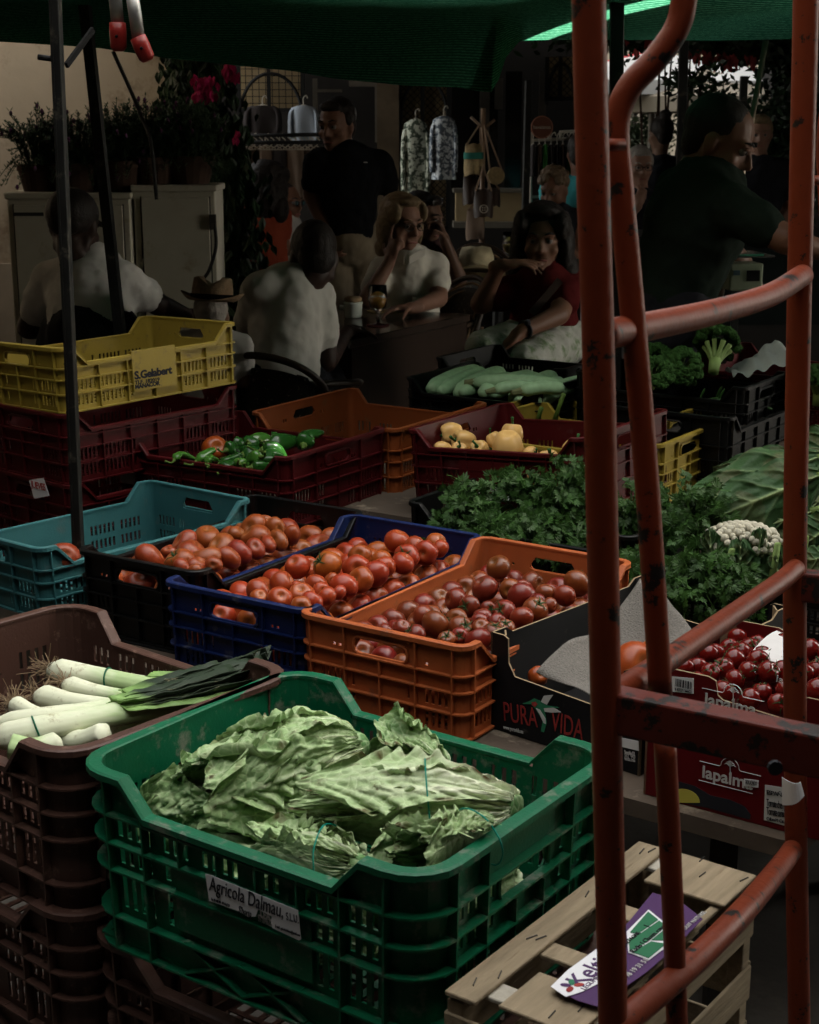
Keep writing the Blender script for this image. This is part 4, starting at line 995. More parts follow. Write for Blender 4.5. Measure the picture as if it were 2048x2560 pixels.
# torn paper label on the near long side of the green crate, on the plane of that side
yl = -.443 / 2 - .0165
def s_2(x, y): return (x * .6377, 2100 + y * .6377)
poly_on(g, [s_2(*p) for p in ((805, 132), (830, 140), (1168, 276), (1180, 390), (1172, 394), (1068, 345), (1062, 318), (1066, 300), (1012, 272), (1002, 300), (975, 302), (932, 278), (820, 238))], M_paper, yl, 'paper_label')
text_on(g, 'Agricola Dalmau,', *s_2(820, 172), *s_2(1110, 282), .0285, M_ink, yl=yl - .0012, shear=.15)
text_on(g, 'S.L.U.', *s_2(1122, 300), *s_2(1170, 314), .015, M_ink, yl=yl - .0012)
text_on(g, "S'horta", *s_2(935, 272), *s_2(985, 292), .014, M_ink, yl=yl - .0012, shear=.2)
text_on(g, 'Tel. 971 843 294 - 971 84 62 20', *s_2(828, 232), *s_2(900, 258), .0055, M_ink, yl=yl - .0012)
text_on(g, 'E-mail: agricoladalmau@gmail.com', *s_2(1080, 338), *s_2(1176, 374), .0055, M_ink, yl=yl - .0012)
text_on(g, 'LEA', *s_2(1020, 288), *s_2(1060, 302), .0165, M_white, yl=yl + .008, bold=.0005)
text_on(g, '971846220', *s_2(1012, 306), *s_2(1072, 330), .0145, M_white, yl=yl + .008)
bm = bmesh.new(); box(bm, (0, -.443 / 2 + .0005, .110), (.23, .004, .09)); obj('label_panel', bm, P_green, g)
y_ = CR['yellow']; yl = -.392 / 2 - .0106
def s0(x, y): return (x * .4058, 450 + y * .4058)
bm = bmesh.new(); box(bm, ((face_xz(y_, *s0(960, 1220), yl)[0]), -.392 / 2 - .004, .085), (.150, .012, .11)); obj('label_panel', bm, P_yellow, y_)
text_on(y_, 'S.Gelabert', *s0(828, 1208), *s0(1060, 1170), .030, M_ink, yl=yl, bold=.0012, space=.95)
text_on(y_, 'TLF. 182019', *s0(832, 1250), *s0(985, 1228), .0145, M_ink, yl=yl, bold=.0005)
text_on(y_, 'MANACOR', *s0(832, 1277), *s0(985, 1252), .0155, M_ink, yl=yl, bold=.0008)
k_ = CR['stk1']
Mk = Matrix.LocRotScale(k_.location, k_.rotation_euler, None); 
def side_on(root, pts, off, m, nm, text=None, sizes=()):
    """polygon on the root's short side x = off"""
    M = Matrix.LocRotScale(root.location, root.rotation_euler, None); R = M.to_3x3(); q = []
    for px, py in pts: q.append(M.inverted() @ on_plane(px, py, M @ Vector((off, 0, 0)), R @ Vector((1, 0, 0))))
    bm = bmesh.new(); a = [bm.verts.new(p) for p in q]; b = [bm.verts.new(p + Vector((-.0008, 0, 0))) for p in q]; n = len(q)
    bm.faces.new(a); bm.faces.new(b[::-1])
    for i in range(n): bm.faces.new((a[i], a[(i + 1) % n], b[(i + 1) % n], b[i]))
    bmesh.ops.recalc_face_normals(bm, faces=bm.faces); obj(nm, bm, m, root); return sum(q, Vector()) / n
c = side_on(k_, [s1(*p) for p in ((180, 618), (268, 602), (306, 712), (212, 732))], -.3165, M_paper, 'sticker')
lettering('JUEVES', .027, M_redp, k_, (c.x - .0018, c.y, c.z + .006), (pi / 2, 0, -pi / 2), space=.8)
ry = CR['redyel']; yl = -.481 / 2 - .0095
text_on(ry, 'palma', *s3(485, 655), *s3(600, 672), .034, M_white, yl=yl, bold=.0005)
text_on(ry, 'fruit*', *s3(665, 660), *s3(770, 672), .034, M_white, yl=yl, bold=.0005)
poly_on(ry, [s3(*p) for p in ((605, 632), (640, 640), (705, 634), (710, 665), (680, 690), (715, 715), (718, 745), (650, 742), (610, 738), (640, 705), (625, 680), (600, 668))], M_paper, yl - .0012, 'torn_sticker')
bm = bmesh.new(); box(bm, (-.02, -.481 / 2 - .003, .085), (.17, .006, .085)); obj('label_panel', bm, P_red, ry)
rp = CR['redpep']
text_on(rp, 'uit*', *s1(1045, 395), *s1(1125, 380), .040, M_white, yl=.474 / 2 - .008, bold=.0005)
# ------------------------------------------------------------------ red hand trolley
M_redpaint = mat('red_paint', (.165, .028, .009), rough=.45, spec=.4, var=.20, vs=7, bump=.25, bs=70, dirt=(.010, .009, .008), dirt_amt=.035, ds=26, sharp=1)
M_redpaint2 = mat('worn_red_paint', (.12, .020, .012), rough=.5, spec=.4, var=.25, vs=8, bump=.3, bs=50, dirt=(.014, .011, .009), dirt_amt=.10, ds=22, sharp=1)
TR = empty('hand_trolley', (.2, 1.43, 0), 'tall red tubular steel trolley with chipped paint in the right foreground', 'trolley')
def ttube(nm, dpts, r, m=None, n=8, Z=None):
    pts = [atd(x, y, Y=Y) for x, y, Y in dpts]
    bm = bmesh.new(); tube(bm, spline(pts, n) if len(pts) > 2 else pts, r, 24); return obj(nm, bm, m or M_redpaint, TR, smooth=True, world=True)
ttube('side_rail', [(1236, -420, 1.42), (1240, 0, 1.42), (1251, 440, 1.42), (1262, 800, 1.42), (1276, 1480, 1.42), (1291, 2156, 1.42), (1300, 2900, 1.42)], .0155)
ttube('curved_bar', [(1450, -400, 1.5), (1443, -100, 1.5), (1440, 0, 1.5), (1424, 62, 1.5), (1380, 125, 1.5), (1330, 178, 1.5), (1303, 235, 1.5), (1299, 300, 1.5), (1308, 400, 1.5), (1336, 700, 1.5), (1365, 1050, 1.5), (1392, 1470, 1.5)], .0125)
ttube('lower_bar', [(1400, 1560, 1.5), (1412, 1800, 1.5), (1426, 2156, 1.5), (1440, 2700, 1.5)], .0120)
ttube('side_rail', [(1700, -400, 2.1), (1697, 0, 2.1), (1688, 400, 2.1), (1680, 800, 2.1), (1674, 1200, 2.1), (1676, 1700, 2.1), (1684, 2200, 2.1), (1690, 2700, 2.1)], .0168)
ttube('curved_bar', [(1790, 60, 2.16), (1760, 180, 2.16), (1742, 280, 2.16), (1745, 420, 2.16), (1768, 800, 2.16), (1800, 1300, 2.16)], .0140)
ttube('crossbar', [(1262, 706, 1.44), (1350, 690, 1.54), (1500, 658, 1.75), (1620, 622, 1.93), (1690, 580, 2.08)], .0150, n=6)
ttube('crossbar', [(1275, 1478, 1.44), (1345, 1430, 1.53), (1414, 1384, 1.64), (1540, 1297, 1.86), (1640, 1228, 2.02), (1676, 1197, 2.08)], .0140, n=6)
ttube('crossbar', [(1285, 2176, 1.41), (1323, 2143, 1.43), (1455, 2030, 1.52), (1567, 1917, 1.66), (1645, 1822, 1.95), (1668, 1790, 2.06)], .0150, n=6)
for (x, y, Y, r) in ((1284, 305, 1.46, .006), (1712, 380, 2.12, .007)):
    bm = bmesh.new(); p = atd(x, y, Y=Y); tube(bm, [p + Vector((-.014, -.004, 0)), p + Vector((.014, .01, 0))], r, 10); obj('weld_pin', bm, M_redpaint, TR, smooth=True, world=True)
zl = at(*s7(320, 340), Y=1.42).z
pa = at(1490, 1775, Z=zl); pb = at(*s7(1690, 640), Z=zl); dd = (pb - pa).normalized()
bm = bmesh.new(); n2 = Vector((-dd.y, dd.x, 0)); bar(bm, pa + n2 * .012 + dd * .012, pb + dd * .10 + n2 * .012, .030, .043); o = obj('toe_beam', bm, M_redpaint2, TR, world=True); mod(o, 'BEVEL', width=.003, segments=2)
pa2 = atd(1680, 1232, Y=2.1); bm = bmesh.new(); bar(bm, pa2, pa2 + Vector((.45, -.12, 0)), .03, .043); o = obj('toe_beam', bm, M_redpaint2, TR, world=True); mod(o, 'BEVEL', width=.003, segments=2)
bm = bmesh.new()
for (x, y) in ((1440, 705), (1615, 565)):
    p = at(*s7(x, y), Z=zl - .005) - n2 * .004; lathe(bm, [(.001, -.002), (.007, -.002), (.007, .003), (.001, .003)], p, 10, Rx(pi / 2))
obj('bolt_hole', bm, M_ink, TR, world=True)
# torn paper slip stuck between rail and carton
bm = bmesh.new(); a, b, c, d = at(*s7(1480, 780), Y=2.02), at(*s7(1600, 810), Y=2.0), at(*s7(1625, 900), Y=2.0), at(*s7(1482, 965), Y=2.02)
sheet(bm, lambda u, v: a.lerp(b, u).lerp(d.lerp(c, u), v) + Vector((0, -.012 * sin(pi * u), 0)), 8, 6); o = obj('paper_slip', bm, M_paper, world=True); mod(o, 'SOLIDIFY', thickness=.0008); tag(o, 'torn white paper slip hanging beside the right rail of the trolley', 'paper')

# ------------------------------------------------------------------ posts and pole of the stall
M_post = mat('black_steel', (.014, .014, .012), rough=.55, spec=.4, var=.5, vs=20, bump=.2, bs=80, dirt=(.06, .055, .04), dirt_amt=.05, ds=18)
M_hole = mat('hole', (.002, .002, .002), rough=1)
pr = empty('stall_post', (-.75, 3.3, 0), 'upright perforated black steel post at the left, in front of the teal crate', 'post')
a, b = atd(118, 40, Y=3.3), atd(170, 1262, Y=3.3); d = (b - a).normalized(); top = a - d * .6; bot = b + d * (b.z - .0) / abs(d.z)
bm = bmesh.new(); bar(bm, top, bot, .020, .036, up=Vector((0, 1, 0))); bar(bm, top + Vector((-.007, -.012, 0)), bot + Vector((-.007, -.012, 0)), .006, .016, up=Vector((0, 1, 0))); o = obj('column', bm, M_post, pr, world=True); mod(o, 'BEVEL', width=.0015, segments=1)
bm = bmesh.new()
for k in range(9): 
    p = a.lerp(b, .06 + .085 * k) + Vector((-.007, -.0165, 0)); lathe(bm, [(.0045, -.001), (.0045, .001)], p, 10, Rx(pi / 2))
obj('punched_hole', bm, M_hole, pr, world=True)
bm = bmesh.new(); tube(bm, [atd(80, 120, Y=3.3), atd(125, 126, Y=3.3)], .006, 8); obj('peg', bm, M_post, pr, smooth=True, world=True)
bm = bmesh.new(); bar(bm, atd(140, 138, Y=3.33), atd(196, 62, Y=3.42), .007, .012); obj('brace', bm, M_hole, pr, world=True)
pr = empty('stall_post', (-1.0, 4.9, 0), 'leaning black steel leg behind the yellow crate', 'post')
a, b = atd(184, 60, Y=4.85), atd(254, 708, Y=4.85); d = (b - a).normalized()
bm = bmesh.new(); bar(bm, a - d * .5, b + d * (b.z / abs(d.z)), .03, .052, up=Vector((0, 1, 0))); obj('column', bm, M_post, pr, world=True)
for (x0, y0, x1, y1, Y, w_, lb) in ((1300, -60, 1297, 1100, 4.9, .046, 'black steel post just right of the near trolley rail'), (1441, 60, 1441, 420, 7.2, .036, 'thin black post behind the curved trolley bar'), (1567, 160, 1567, 330, 8.5, .028, 'thin black post behind the seller with the green shirt'), (1113, 170, 1100, 620, 9.6, .10, 'dark post of the shop arcade left of the round sign')):
    bm = bmesh.new(); a, b = atd(x0, y0, Y=Y), atd(x1, y1, Y=Y); bar(bm, (a.x, Y, a.z), (b.x, Y, 0), .04, w_, up=Vector((0, 1, 0))); o = obj('post', bm, M_post, world=True); mod(o, 'BEVEL', width=.003, segments=1); tag(o, lb, 'post')
M_chrome = mat('brushed_tube', (.42, .34, .26), rough=.28, metal=.9, var=.1)
bm = bmesh.new(); a, b = atd(1610, 100, Y=5.7), atd(1560, 385, Y=5.7); tube(bm, [a - (b - a) * .05, b + (b - a) * .9], .0105, 16); o = obj('pole', bm, M_chrome, smooth=True, world=True); tag(o, 'slanting shiny metal tube behind the seller', 'pole')
# red clamps hanging from the left of the canopy
M_clip = mat('red_rubber', (.20, .015, .012), rough=.35, spec=.5, var=.15)
M_galv = mat('galvanised', (.40, .40, .38), rough=.45, metal=.7, var=.35, vs=30)
for k, (p0, p1, p2, rr_, lb) in enumerate((((238, -60), (248, 52), (250, 108), .017, 'grey pipe end with a smooth red rubber cap hanging from the canopy'), ((276, -30), (292, 82), (312, 128), .017, 'tilted grey pipe with a dark red cap beside the other clamp'))):
    a, b, c = [atd(*p, Y=3.0) for p in (p0, p1, p2)]; r = empty('canopy_clamp', b, lb, 'clamp', 'canopy clamps')
    bm = bmesh.new(); tube(bm, [a, b], .0125, 16); obj('pipe', bm, M_galv, r, smooth=True, world=True)
    bm = bmesh.new(); tube(bm, [b + (c - b) * -.08, b.lerp(c, .3), b.lerp(c, .85), c], [.0155, .0165, .0155, .010], 16); obj('cap', bm, M_clip, r, smooth=True, world=True)
    bm = bmesh.new(); ball(bm, b.lerp(c, .45) + Vector((0, -.0165, 0)), .003, 8, 6); obj('rivet', bm, M_hole, r, world=True)
bm = bmesh.new(); tube(bm, spline([atd(238, 108, Y=6.9), atd(275, 190, Y=6.95), atd(300, 250, Y=6.95), atd(318, 300, Y=6.9), atd(330, 420, Y=6.9)], 6), .009, 8); o = obj('cable', bm, M_post, smooth=True, world=True); tag(o, 'grey cable hanging down in front of the plaster wall', 'cable')

# ------------------------------------------------------------------ green shade net and tarps added to block light
m = bpy.data.materials.new('shade_net'); m.use_nodes = True; N = m.node_tree.nodes; Lk = m.node_tree.links; b_ = N['Principled BSDF']
b_.inputs['Base Color'].default_value = (.0015, .020, .008, 1); b_.inputs['Roughness'].default_value = .9; b_.inputs['Specular IOR Level'].default_value = 0
tc = N.new('ShaderNodeTexCoord'); wv = N.new('ShaderNodeTexWave'); wv.wave_type = 'BANDS'; wv.bands_direction = 'Y'; wv.inputs['Scale'].default_value = 6.5; wv.inputs['Distortion'].default_value = .6
wv.inputs['Detail'].default_value = 2; Lk.new(tc.outputs['Object'], wv.inputs[0])
nn = N.new('ShaderNodeTexNoise'); nn.inputs['Scale'].default_value = 90; Lk.new(tc.outputs['Object'], nn.inputs['Vector'])
tr = N.new('ShaderNodeBsdfTranslucent'); tr.inputs[0].default_value = (.12, .85, .45, 1)
ms = N.new('ShaderNodeMixShader'); ms.inputs[0].default_value = .20; Lk.new(b_.outputs[0], ms.inputs[1]); Lk.new(tr.outputs[0], ms.inputs[2])
tp = N.new('ShaderNodeBsdfTransparent'); ms2 = N.new('ShaderNodeMixShader'); mr = N.new('ShaderNodeMapRange'); mr.inputs[1].default_value = .25; mr.inputs[2].default_value = .75; mr.inputs[3].default_value = 0; mr.inputs[4].default_value = .0
mm = N.new('ShaderNodeMath'); mm.operation = 'MULTIPLY'; mm.use_clamp = True; Lk.new(wv.outputs[1], mm.inputs[0]); mr2 = N.new('ShaderNodeMapRange'); mr2.inputs[1].default_value = .35; mr2.inputs[2].default_value = .6; mr2.inputs[3].default_value = .5; mr2.inputs[4].default_value = 1.2
Lk.new(nn.outputs[0], mr2.inputs[0]); Lk.new(mr2.outputs[0], mm.inputs[1]); Lk.new(mm.outputs[0], mr.inputs[0])
Lk.new(mr.outputs[0], ms2.inputs[0]); Lk.new(ms.outputs[0], ms2.inputs[1]); Lk.new(tp.outputs[0], ms2.inputs[2]); Lk.new(ms2.outputs[0], N['Material Output'].inputs[0])
M_net = m
cmx = N.new('ShaderNodeMix'); cmx.data_type = 'RGBA'; cmx.inputs[6].default_value = (.0003, .002, .001, 1); cmx.inputs[7].default_value = (.008, .075, .027, 1); Lk.new(mm.outputs[0], cmx.inputs[0]); Lk.new(cmx.outputs[2], b_.inputs['Base Color'])
wv.inputs['Distortion'].default_value = .5
dt = N.new('ShaderNodeVectorMath'); dt.operation = 'DOT_PRODUCT'; dt.inputs[1].default_value = (0, 1, -2.5); Lk.new(tc.outputs['Object'], dt.inputs[0])
cx_ = N.new('ShaderNodeCombineXYZ'); Lk.new(dt.outputs['Value'], cx_.inputs[1]); Lk.new(cx_.outputs[0], wv.inputs[0])
mpw = N.new('ShaderNodeMath'); mpw.operation = 'POWER'; mpw.inputs[1].default_value = 2.2; Lk.new(mm.outputs[0], mpw.inputs[0]); Lk.new(mpw.outputs[0], cmx.inputs[0])
tmx = N.new('ShaderNodeMix'); tmx.data_type = 'RGBA'; tmx.inputs[6].default_value = (.03, .30, .15, 1); tmx.inputs[7].default_value = (.35, .95, .60, 1); Lk.new(mpw.outputs[0], tmx.inputs[0]); Lk.new(tmx.outputs[2], tr.inputs[0])
edge = [(-200, 70), (0, 88), (200, 100), (350, 122), (500, 138), (620, 150), (700, 165), (850, 180), (960, 184), (1010, 192), (1035, 194), (1050, 168), (1066, 120), (1095, 86), (1160, 84), (1230, 84), (1330, 84), (1500, 86), (1800, 80)]
EP = [atd(x, y, Y=5.9) for x, y in edge]
def back(u):
    x = u * (len(EP) - 1); i = min(int(x), len(EP) - 2); return EP[i].lerp(EP[i + 1], x - i)
def netf(u, v):
    b = back(u); dz = 1.935 - b.z; Y = 5.9 - 1.72 * v; x = b.x * (1 - .16 * v)
    dr = dz * (1 - min(1, v * (1.5 if u < .62 else 2.2))) ** 2
    z = 1.935 - dr + .02 * v + .030 * nz((x * 2.2, Y * 1.3, 0), 1, 3) * min(1, v * 5) + .012 * sin(x * 5 + Y * 2.4) * min(1, v * 4)
    return Vector((x, Y, z))
bm = bmesh.new(); sheet(bm, netf, 110, 50); o = obj('shade_net', bm, M_net, smooth=True, world=True); tag(o, 'sagging green shade net stretched over the stall', 'net')
# opaque tarps added above to block light; a diagonal gap lets sun strike the net
T1 = empty('added_tarp', (0, 5, 2.6), 'dark tarp roof added above the net, slit to let a sun strip through', 'added_tarp')
def up_to(p, z): return p + sv * ((z - p.z) / sv.z)
g0, g1 = up_to(at(1290, 95, Z=1.94), 2.6), up_to(at(1760, -10, Z=1.94), 2.6)
dg_ = (g1 - g0).normalized(); g0e, g1e = g0 - dg_ * .15, g1 + dg_ * .05; pn = Vector((-dg_.y, dg_.x, 0))
if pn.x > 0: pn = -pn
wd = .045
bm = bmesh.new()
def quad(*p): 
    vs = [bm.verts.new(Vector((q[0], q[1], 2.6))) for q in p]; bm.faces.new(vs)
A, B = g0e + pn * wd, g1e + pn * wd; C, D_ = g0e - pn * wd, g1e - pn * wd
quad((-4.1, 4.0), (B.x, 4.0), B, A, (-4.1, A.y)); quad((-4.1, A.y), A, C, (5.9, C.y), (5.9, 7.2), (-4.1, 7.2)); quad((-1.5, 7.2), (5.9, 7.2), (5.9, 11.9), (-1.5, 12.4)); quad(C, D_, (D_.x, 4.0), (5.9, 4.0), (5.9, C.y))
o = obj('cover', bm, M_tarp, T1, world=True); mod(o, 'SOLIDIFY', thickness=.006)
# ------------------------------------------------------------------ greens on the right
M_par = mat('parsley_leaf', (.040, .100, .021), rough=.45, spec=.45, var=.55, vs=26, trans=.2)
M_stalk = mat('parsley_stalk', (.06, .14, .03), rough=.6, var=.2)
M_leaf = mat('big_leaf', (.055, .12, .045), rough=.5, spec=.35, var=.3, vs=9, bump=.4, bs=60, trans=.12, crinkle=.25, cs=60, cw=(.05, .105, .04), attr=((.42, .55, .26), (.12, .10, .05), (.02, .06, .02)))
M_caul = mat('cauliflower_curd', (.44, .42, .33), rough=.8, var=.1, vs=30, bump=.8, bs=120)
M_broc = mat('broccoli_floret', (.030, .075, .018), rough=.85, spec=.1, var=.55, vs=120, bump=1, bs=200)
M_brst = mat('broccoli_stem', (.20, .30, .09), rough=.6, var=.2)
M_zuc = mat('pale_zucchini', (.30, .47, .26), rough=.45, spec=.4, var=.2, vs=40, bump=.05, bs=50)
M_zend = mat('zucchini_end', (.20, .22, .10), rough=.7, var=.3, vs=30)
M_bean = mat('bean', (.06, .16, .04), rough=.45, var=.3)
def parsley_leaf(bm, M, s, rnd):
    """three toothed lobes, fan-triangulated"""
    for k, (a0, sc) in enumerate(((0, 1.0), (1.05, .78), (-1.05, .78))):
        pts = []; n = 9
        for i in range(n):
            th = -1.0 + 2.0 * i / (n - 1); r = (.95 - .35 * abs(th)) * (1.0 if i % 2 == 0 else .70)
            pts.append((r * cos(th * .62), r * sin(th * .62) * 1.15))
        c = bm.verts.new(M @ (Vector((.12 * cos(a0), .12 * sin(a0), 0)) * s)); vs = []
        for (x, y) in pts:
            xx = (x * cos(a0) - y * sin(a0)) * sc; yy = (x * sin(a0) + y * cos(a0)) * sc
            vs.append(bm.verts.new(M @ (Vector((xx, yy, -.25 * (xx * xx + yy * yy) + .10 * abs(y))) * s)))
        for i in range(n - 1): bm.faces.new((c, vs[i], vs[i + 1]))
def parsley(px, py, Y, label, seed, rad=.13, n=85, tilt=(0, -.3), hz=.10, leaf=.028):
    rnd = random.Random(seed); c = at(px, py, Y=Y); root = empty('parsley_bunch', c, label, 'parsley', 'bunches of parsley')
    bl = bmesh.new(); bs_ = bmesh.new(); base = Vector((rnd.uniform(-.03, .03), .10, -.10))
    for i in range(n):
        a = rnd.uniform(0, 2 * pi); r = rad * sqrt(rnd.random()); tip = Vector((r * cos(a), r * .8 * sin(a) + tilt[1] * .1, hz * (1 - (r / rad) ** 2) * rnd.uniform(.2, 1.1) - .05 * (r / rad) ** 2 - (.06 if rnd.random() < .2 else 0)))
        mid = base.lerp(tip, .6) + Vector((0, 0, .03))
        p = spline([base, mid, tip], 4); tube(bs_, p, [.0016] * len(p), 4, caps=False)
        d = (tip - mid).normalized()
        for q in range(5):
            off = Vector((0, 0, 0)) if q == 0 else Vector((rnd.uniform(-1, 1), rnd.uniform(-1, 1), rnd.uniform(-.6, .5))) * .026
            nrm = (Vector((rnd.uniform(-1, 1), rnd.uniform(-1.4, .5), rnd.uniform(-.1, 1.1)))).normalized()
            xd = (d + Vector((rnd.uniform(-1, 1), rnd.uniform(-1, 1), rnd.uniform(-.7, .2))) * .8); xd = (xd - nrm * xd.dot(nrm)).normalized(); yd = nrm.cross(xd)
            M = Matrix.Translation(tip + off) @ Matrix((xd, yd, nrm)).transposed().to_4x4()
            parsley_leaf(bl, M, leaf * rnd.uniform(.7, 1.25), rnd)
            if q: tube(bs_, [tip - d * .02, tip + off], .0009, 3, caps=False)
    obj('leaves', bl, M_par, root); obj('stalks', bs_, M_stalk, root)
parsley(1175, 1282, 3.58, 'parsley bunch hanging over the far end of the navy crate, leftmost', 1, .09)
parsley(1300, 1252, 3.68, 'parsley bunch in front of the torn sticker of the dark red crate', 2, .12)
parsley(1410, 1250, 3.64, 'parsley bunch just left of the near trolley rail', 3, .12)
parsley(1340, 1310, 3.50, 'parsley bunch drooping over the far end of the orange crate', 4, .105, 80, hz=.04)
parsley(1230, 1300, 3.50, 'parsley sprigs over the corner between the navy and orange crates', 14, .075, 50, hz=.03)
parsley(1585, 1300, 3.45, 'parsley bunch between the two near trolley bars', 5, .11)
parsley(1600, 1400, 3.25, 'parsley bunch above the fleece sheet', 6, .10, 80, hz=.03)
parsley(1715, 1290, 3.45, 'dark parsley bunch right of the curved bar, under the yellow crate', 7, .13)
parsley(1740, 1400, 3.2, 'dark parsley bunch behind the black tray', 8, .12, 90, hz=.03)
M_darkbox = P_black
tcrate('plastic_crate', 'black crate under the parsley behind the orange crate', (.36, 3.62, .70), -34, .60, .40, .185, P_black, (0, 0))
tcrate('plastic_crate', 'black crate under the cauliflower and dark leaves', (.86, 3.35, .66), -34, .60, .40, .145, P_black, (0, 0))
bm = bmesh.new(); box(bm, (0, 0, -.02), (1.5, 1.0, .035), Rz(radians(-34))); o = obj('table_board', bm, M_board); o.location = (1.05, 3.35, .50); tag(o, 'dark board under the parsley and cauliflower', 'table')

def big_leaf(bm, lay, base, tip, width, nrm, seed, curl=.25, ruffle=.010, veins=4):
    ax = tip - base; L = ax.length; ax.normalize(); nrm = (nrm - ax * nrm.dot(ax)).normalized(); sd = ax.cross(nrm)
    def f(u, v):
        v = 2 * v - 1; w = width * (sin(pi * min(1, u * .86 + .10)) ** .7) * (.9 + .1 * sin(u * 13 + seed)) * (1 if u < .97 else .6)
        vv = (u * veins - abs(v) * 1.3 + 2); vn = exp(-(((vv % 1) - .5) / .10) ** 2)
        h = -curl * width * v * v + .006 * nz((u * 4, v * 3, seed), 1.2, 3) - curl * L * .35 * u * u
        h += .008 * exp(-(v / .06) ** 2) + .006 * vn - ruffle * abs(v) ** 3 * sin(u * 22 + seed) + .0012 * nz((u * 9, v * 8, seed), 2, 5)
        return ax * (u * L) + sd * (w * v) + nrm * h
    def g(u, v):
        v = 2 * v - 1; vv = (u * veins - abs(v) * 1.3 + 2); vn = exp(-(((vv % 1) - .5) / .055) ** 2) * (1 - abs(v) * .5)
        v2 = exp(-((((u * 21 - abs(v) * 5) % 1) - .5) / .1) ** 2) * .25
        br = max(0, min(.7, (abs(v) - .93) * 12 * nz((u * 5, v, seed), 1, 2) * 2))
        return (min(1, exp(-(v / (.05 + .06 * (1 - u))) ** 2) + vn * .7 + v2 * .3), br, max(0, min(1, .4 * nz((u * 2, v * 2, seed), 1, 7) + .55 * (int(seed * 3) % 2))), 1)
    n0 = len(bm.verts); V = sheet(bm, f, 110, 44, (lay, g))
    for row in V:
        for v in row: v.co += base
def leaf_thing(name, label, specs, cat='leaf vegetable', group='big leafy greens on the right'):
    o0 = specs[0][0].copy(); root = empty(name, o0, label, cat, group)
    bm = bmesh.new(); lay = bm.loops.layers.color.new('col')
    for i, (b, t, w_, n_) in enumerate(specs): big_leaf(bm, lay, b - o0, t - o0, w_, Vector(n_), hash(label) % 50 * 0 + i * 3.3 + len(label))
    obj('leaves', bm, M_leaf, root, smooth=True); 
    for (b, t, w_, n_) in specs:
        bm = bmesh.new(); d = (b - t).normalized(); tube(bm, [b - o0 + d * .06, b - o0 - d * .01], [.006, .010], 8); obj('stalk', bm, M_brst, root, smooth=True)
    return root
leaf_thing('cabbage', 'large veined cabbage leaf lying highest at the right behind the far rail', [(atd(1730, 962, Y=3.62), atd(1452, 1062, Y=3.50), .085, (-.15, -1, .55)), (atd(1760, 950, Y=3.8), atd(1500, 975, Y=3.85), .05, (0, -.8, .8))])
leaf_thing('cabbage', 'broad cabbage leaf with pale ribs under the highest one', [(atd(1730, 1000, Y=3.48), atd(1505, 1090, Y=3.40), .085, (-.15, -1, .35)), (atd(1715, 1075, Y=3.46), atd(1540, 1130, Y=3.42), .05, (-.2, -1, .1))])
leaf_thing('leafy_green', 'dark leafy greens hanging below the cabbage leaves', [(atd(1560, 1020, Y=3.6), atd(1430, 1115, Y=3.5), .060, (-.3, -1, .4)), (atd(1545, 1040, Y=3.55), atd(1470, 1150, Y=3.45), .045, (-.3, -1, .4)), (atd(1620, 1130, Y=3.5), atd(1500, 1190, Y=3.4), .05, (0, -1, .4))])
leaf_thing('leafy_green', 'leafy greens at the right edge of the photo beyond the far rail', [(atd(1760, 1100, Y=3.3), atd(1690, 1150, Y=3.3), .06, (0, -1, .5)), (atd(1780, 1000, Y=3.6), atd(1690, 1090, Y=3.5), .06, (0, -1, .5)), (atd(1780, 900, Y=3.9), atd(1700, 960, Y=3.9), .06, (0, -1, .5)), (atd(1770, 1180, Y=3.1), atd(1690, 1180, Y=3.1), .05, (0, -1, .8))])
cf = empty('cauliflower', atd(1560, 1150, Y=3.35), 'white cauliflower in its torn green leaves', 'cauliflower')
bm = bmesh.new(); rnd = random.Random(5)
for i in range(260):
    a = rnd.random() * 2 * pi; e = rnd.uniform(-.2, 1) * pi / 2; r = .060
    ball(bm, Vector((1.45 * r * cos(a) * cos(e), r * sin(a) * cos(e), .012 + r * sin(e) * .62)), rnd.uniform(.006, .011), 7, 5)
obj('curd', bm, M_caul, cf, smooth=True)
bm = bmesh.new(); lay = bm.loops.layers.color.new('col')
for (b, t, w_, n_) in ((( .02, -.03, -.10), (.03, -.075, .055), .035, (0, -1, .3)), ((-.06, -.04, -.08), (-.085, -.05, .05), .035, (-.5, -1, 0)), ((.10, -.03, -.09), (.13, -.06, .045), .045, (.6, -1, .2)), ((-.01, -.05, -.10), (-.02, -.085, .03), .05, (-.1, -1, .3)),
                       ((.08, -.05, -.12), (.06, -.10, .00), .05, (.1, -1, .4)), ((.13, 0, -.12), (.20, .0, .05), .05, (.6, -1, .2)), ((-.1, 0, -.1), (-.10, -.08, -.02), .05, (-.6, -1, .2))):
    big_leaf(bm, lay, Vector(b), Vector(t), w_, Vector(n_), b[0] * 50, ruffle=.006, veins=5)
obj('leaves', bm, M_leaf, cf, smooth=True)
for x, y, z0, z1 in ((.055, -.075, -.09, .03), (-.045, -.07, -.06, .015), (.125, -.05, -.1, .04)): bm = bmesh.new(); tube(bm, [(x, y, z0), (x + .008, y - .01, z1)], [.014, .009], 10, flat=.6); obj('leaf_rib', bm, M_brst, cf, smooth=True)

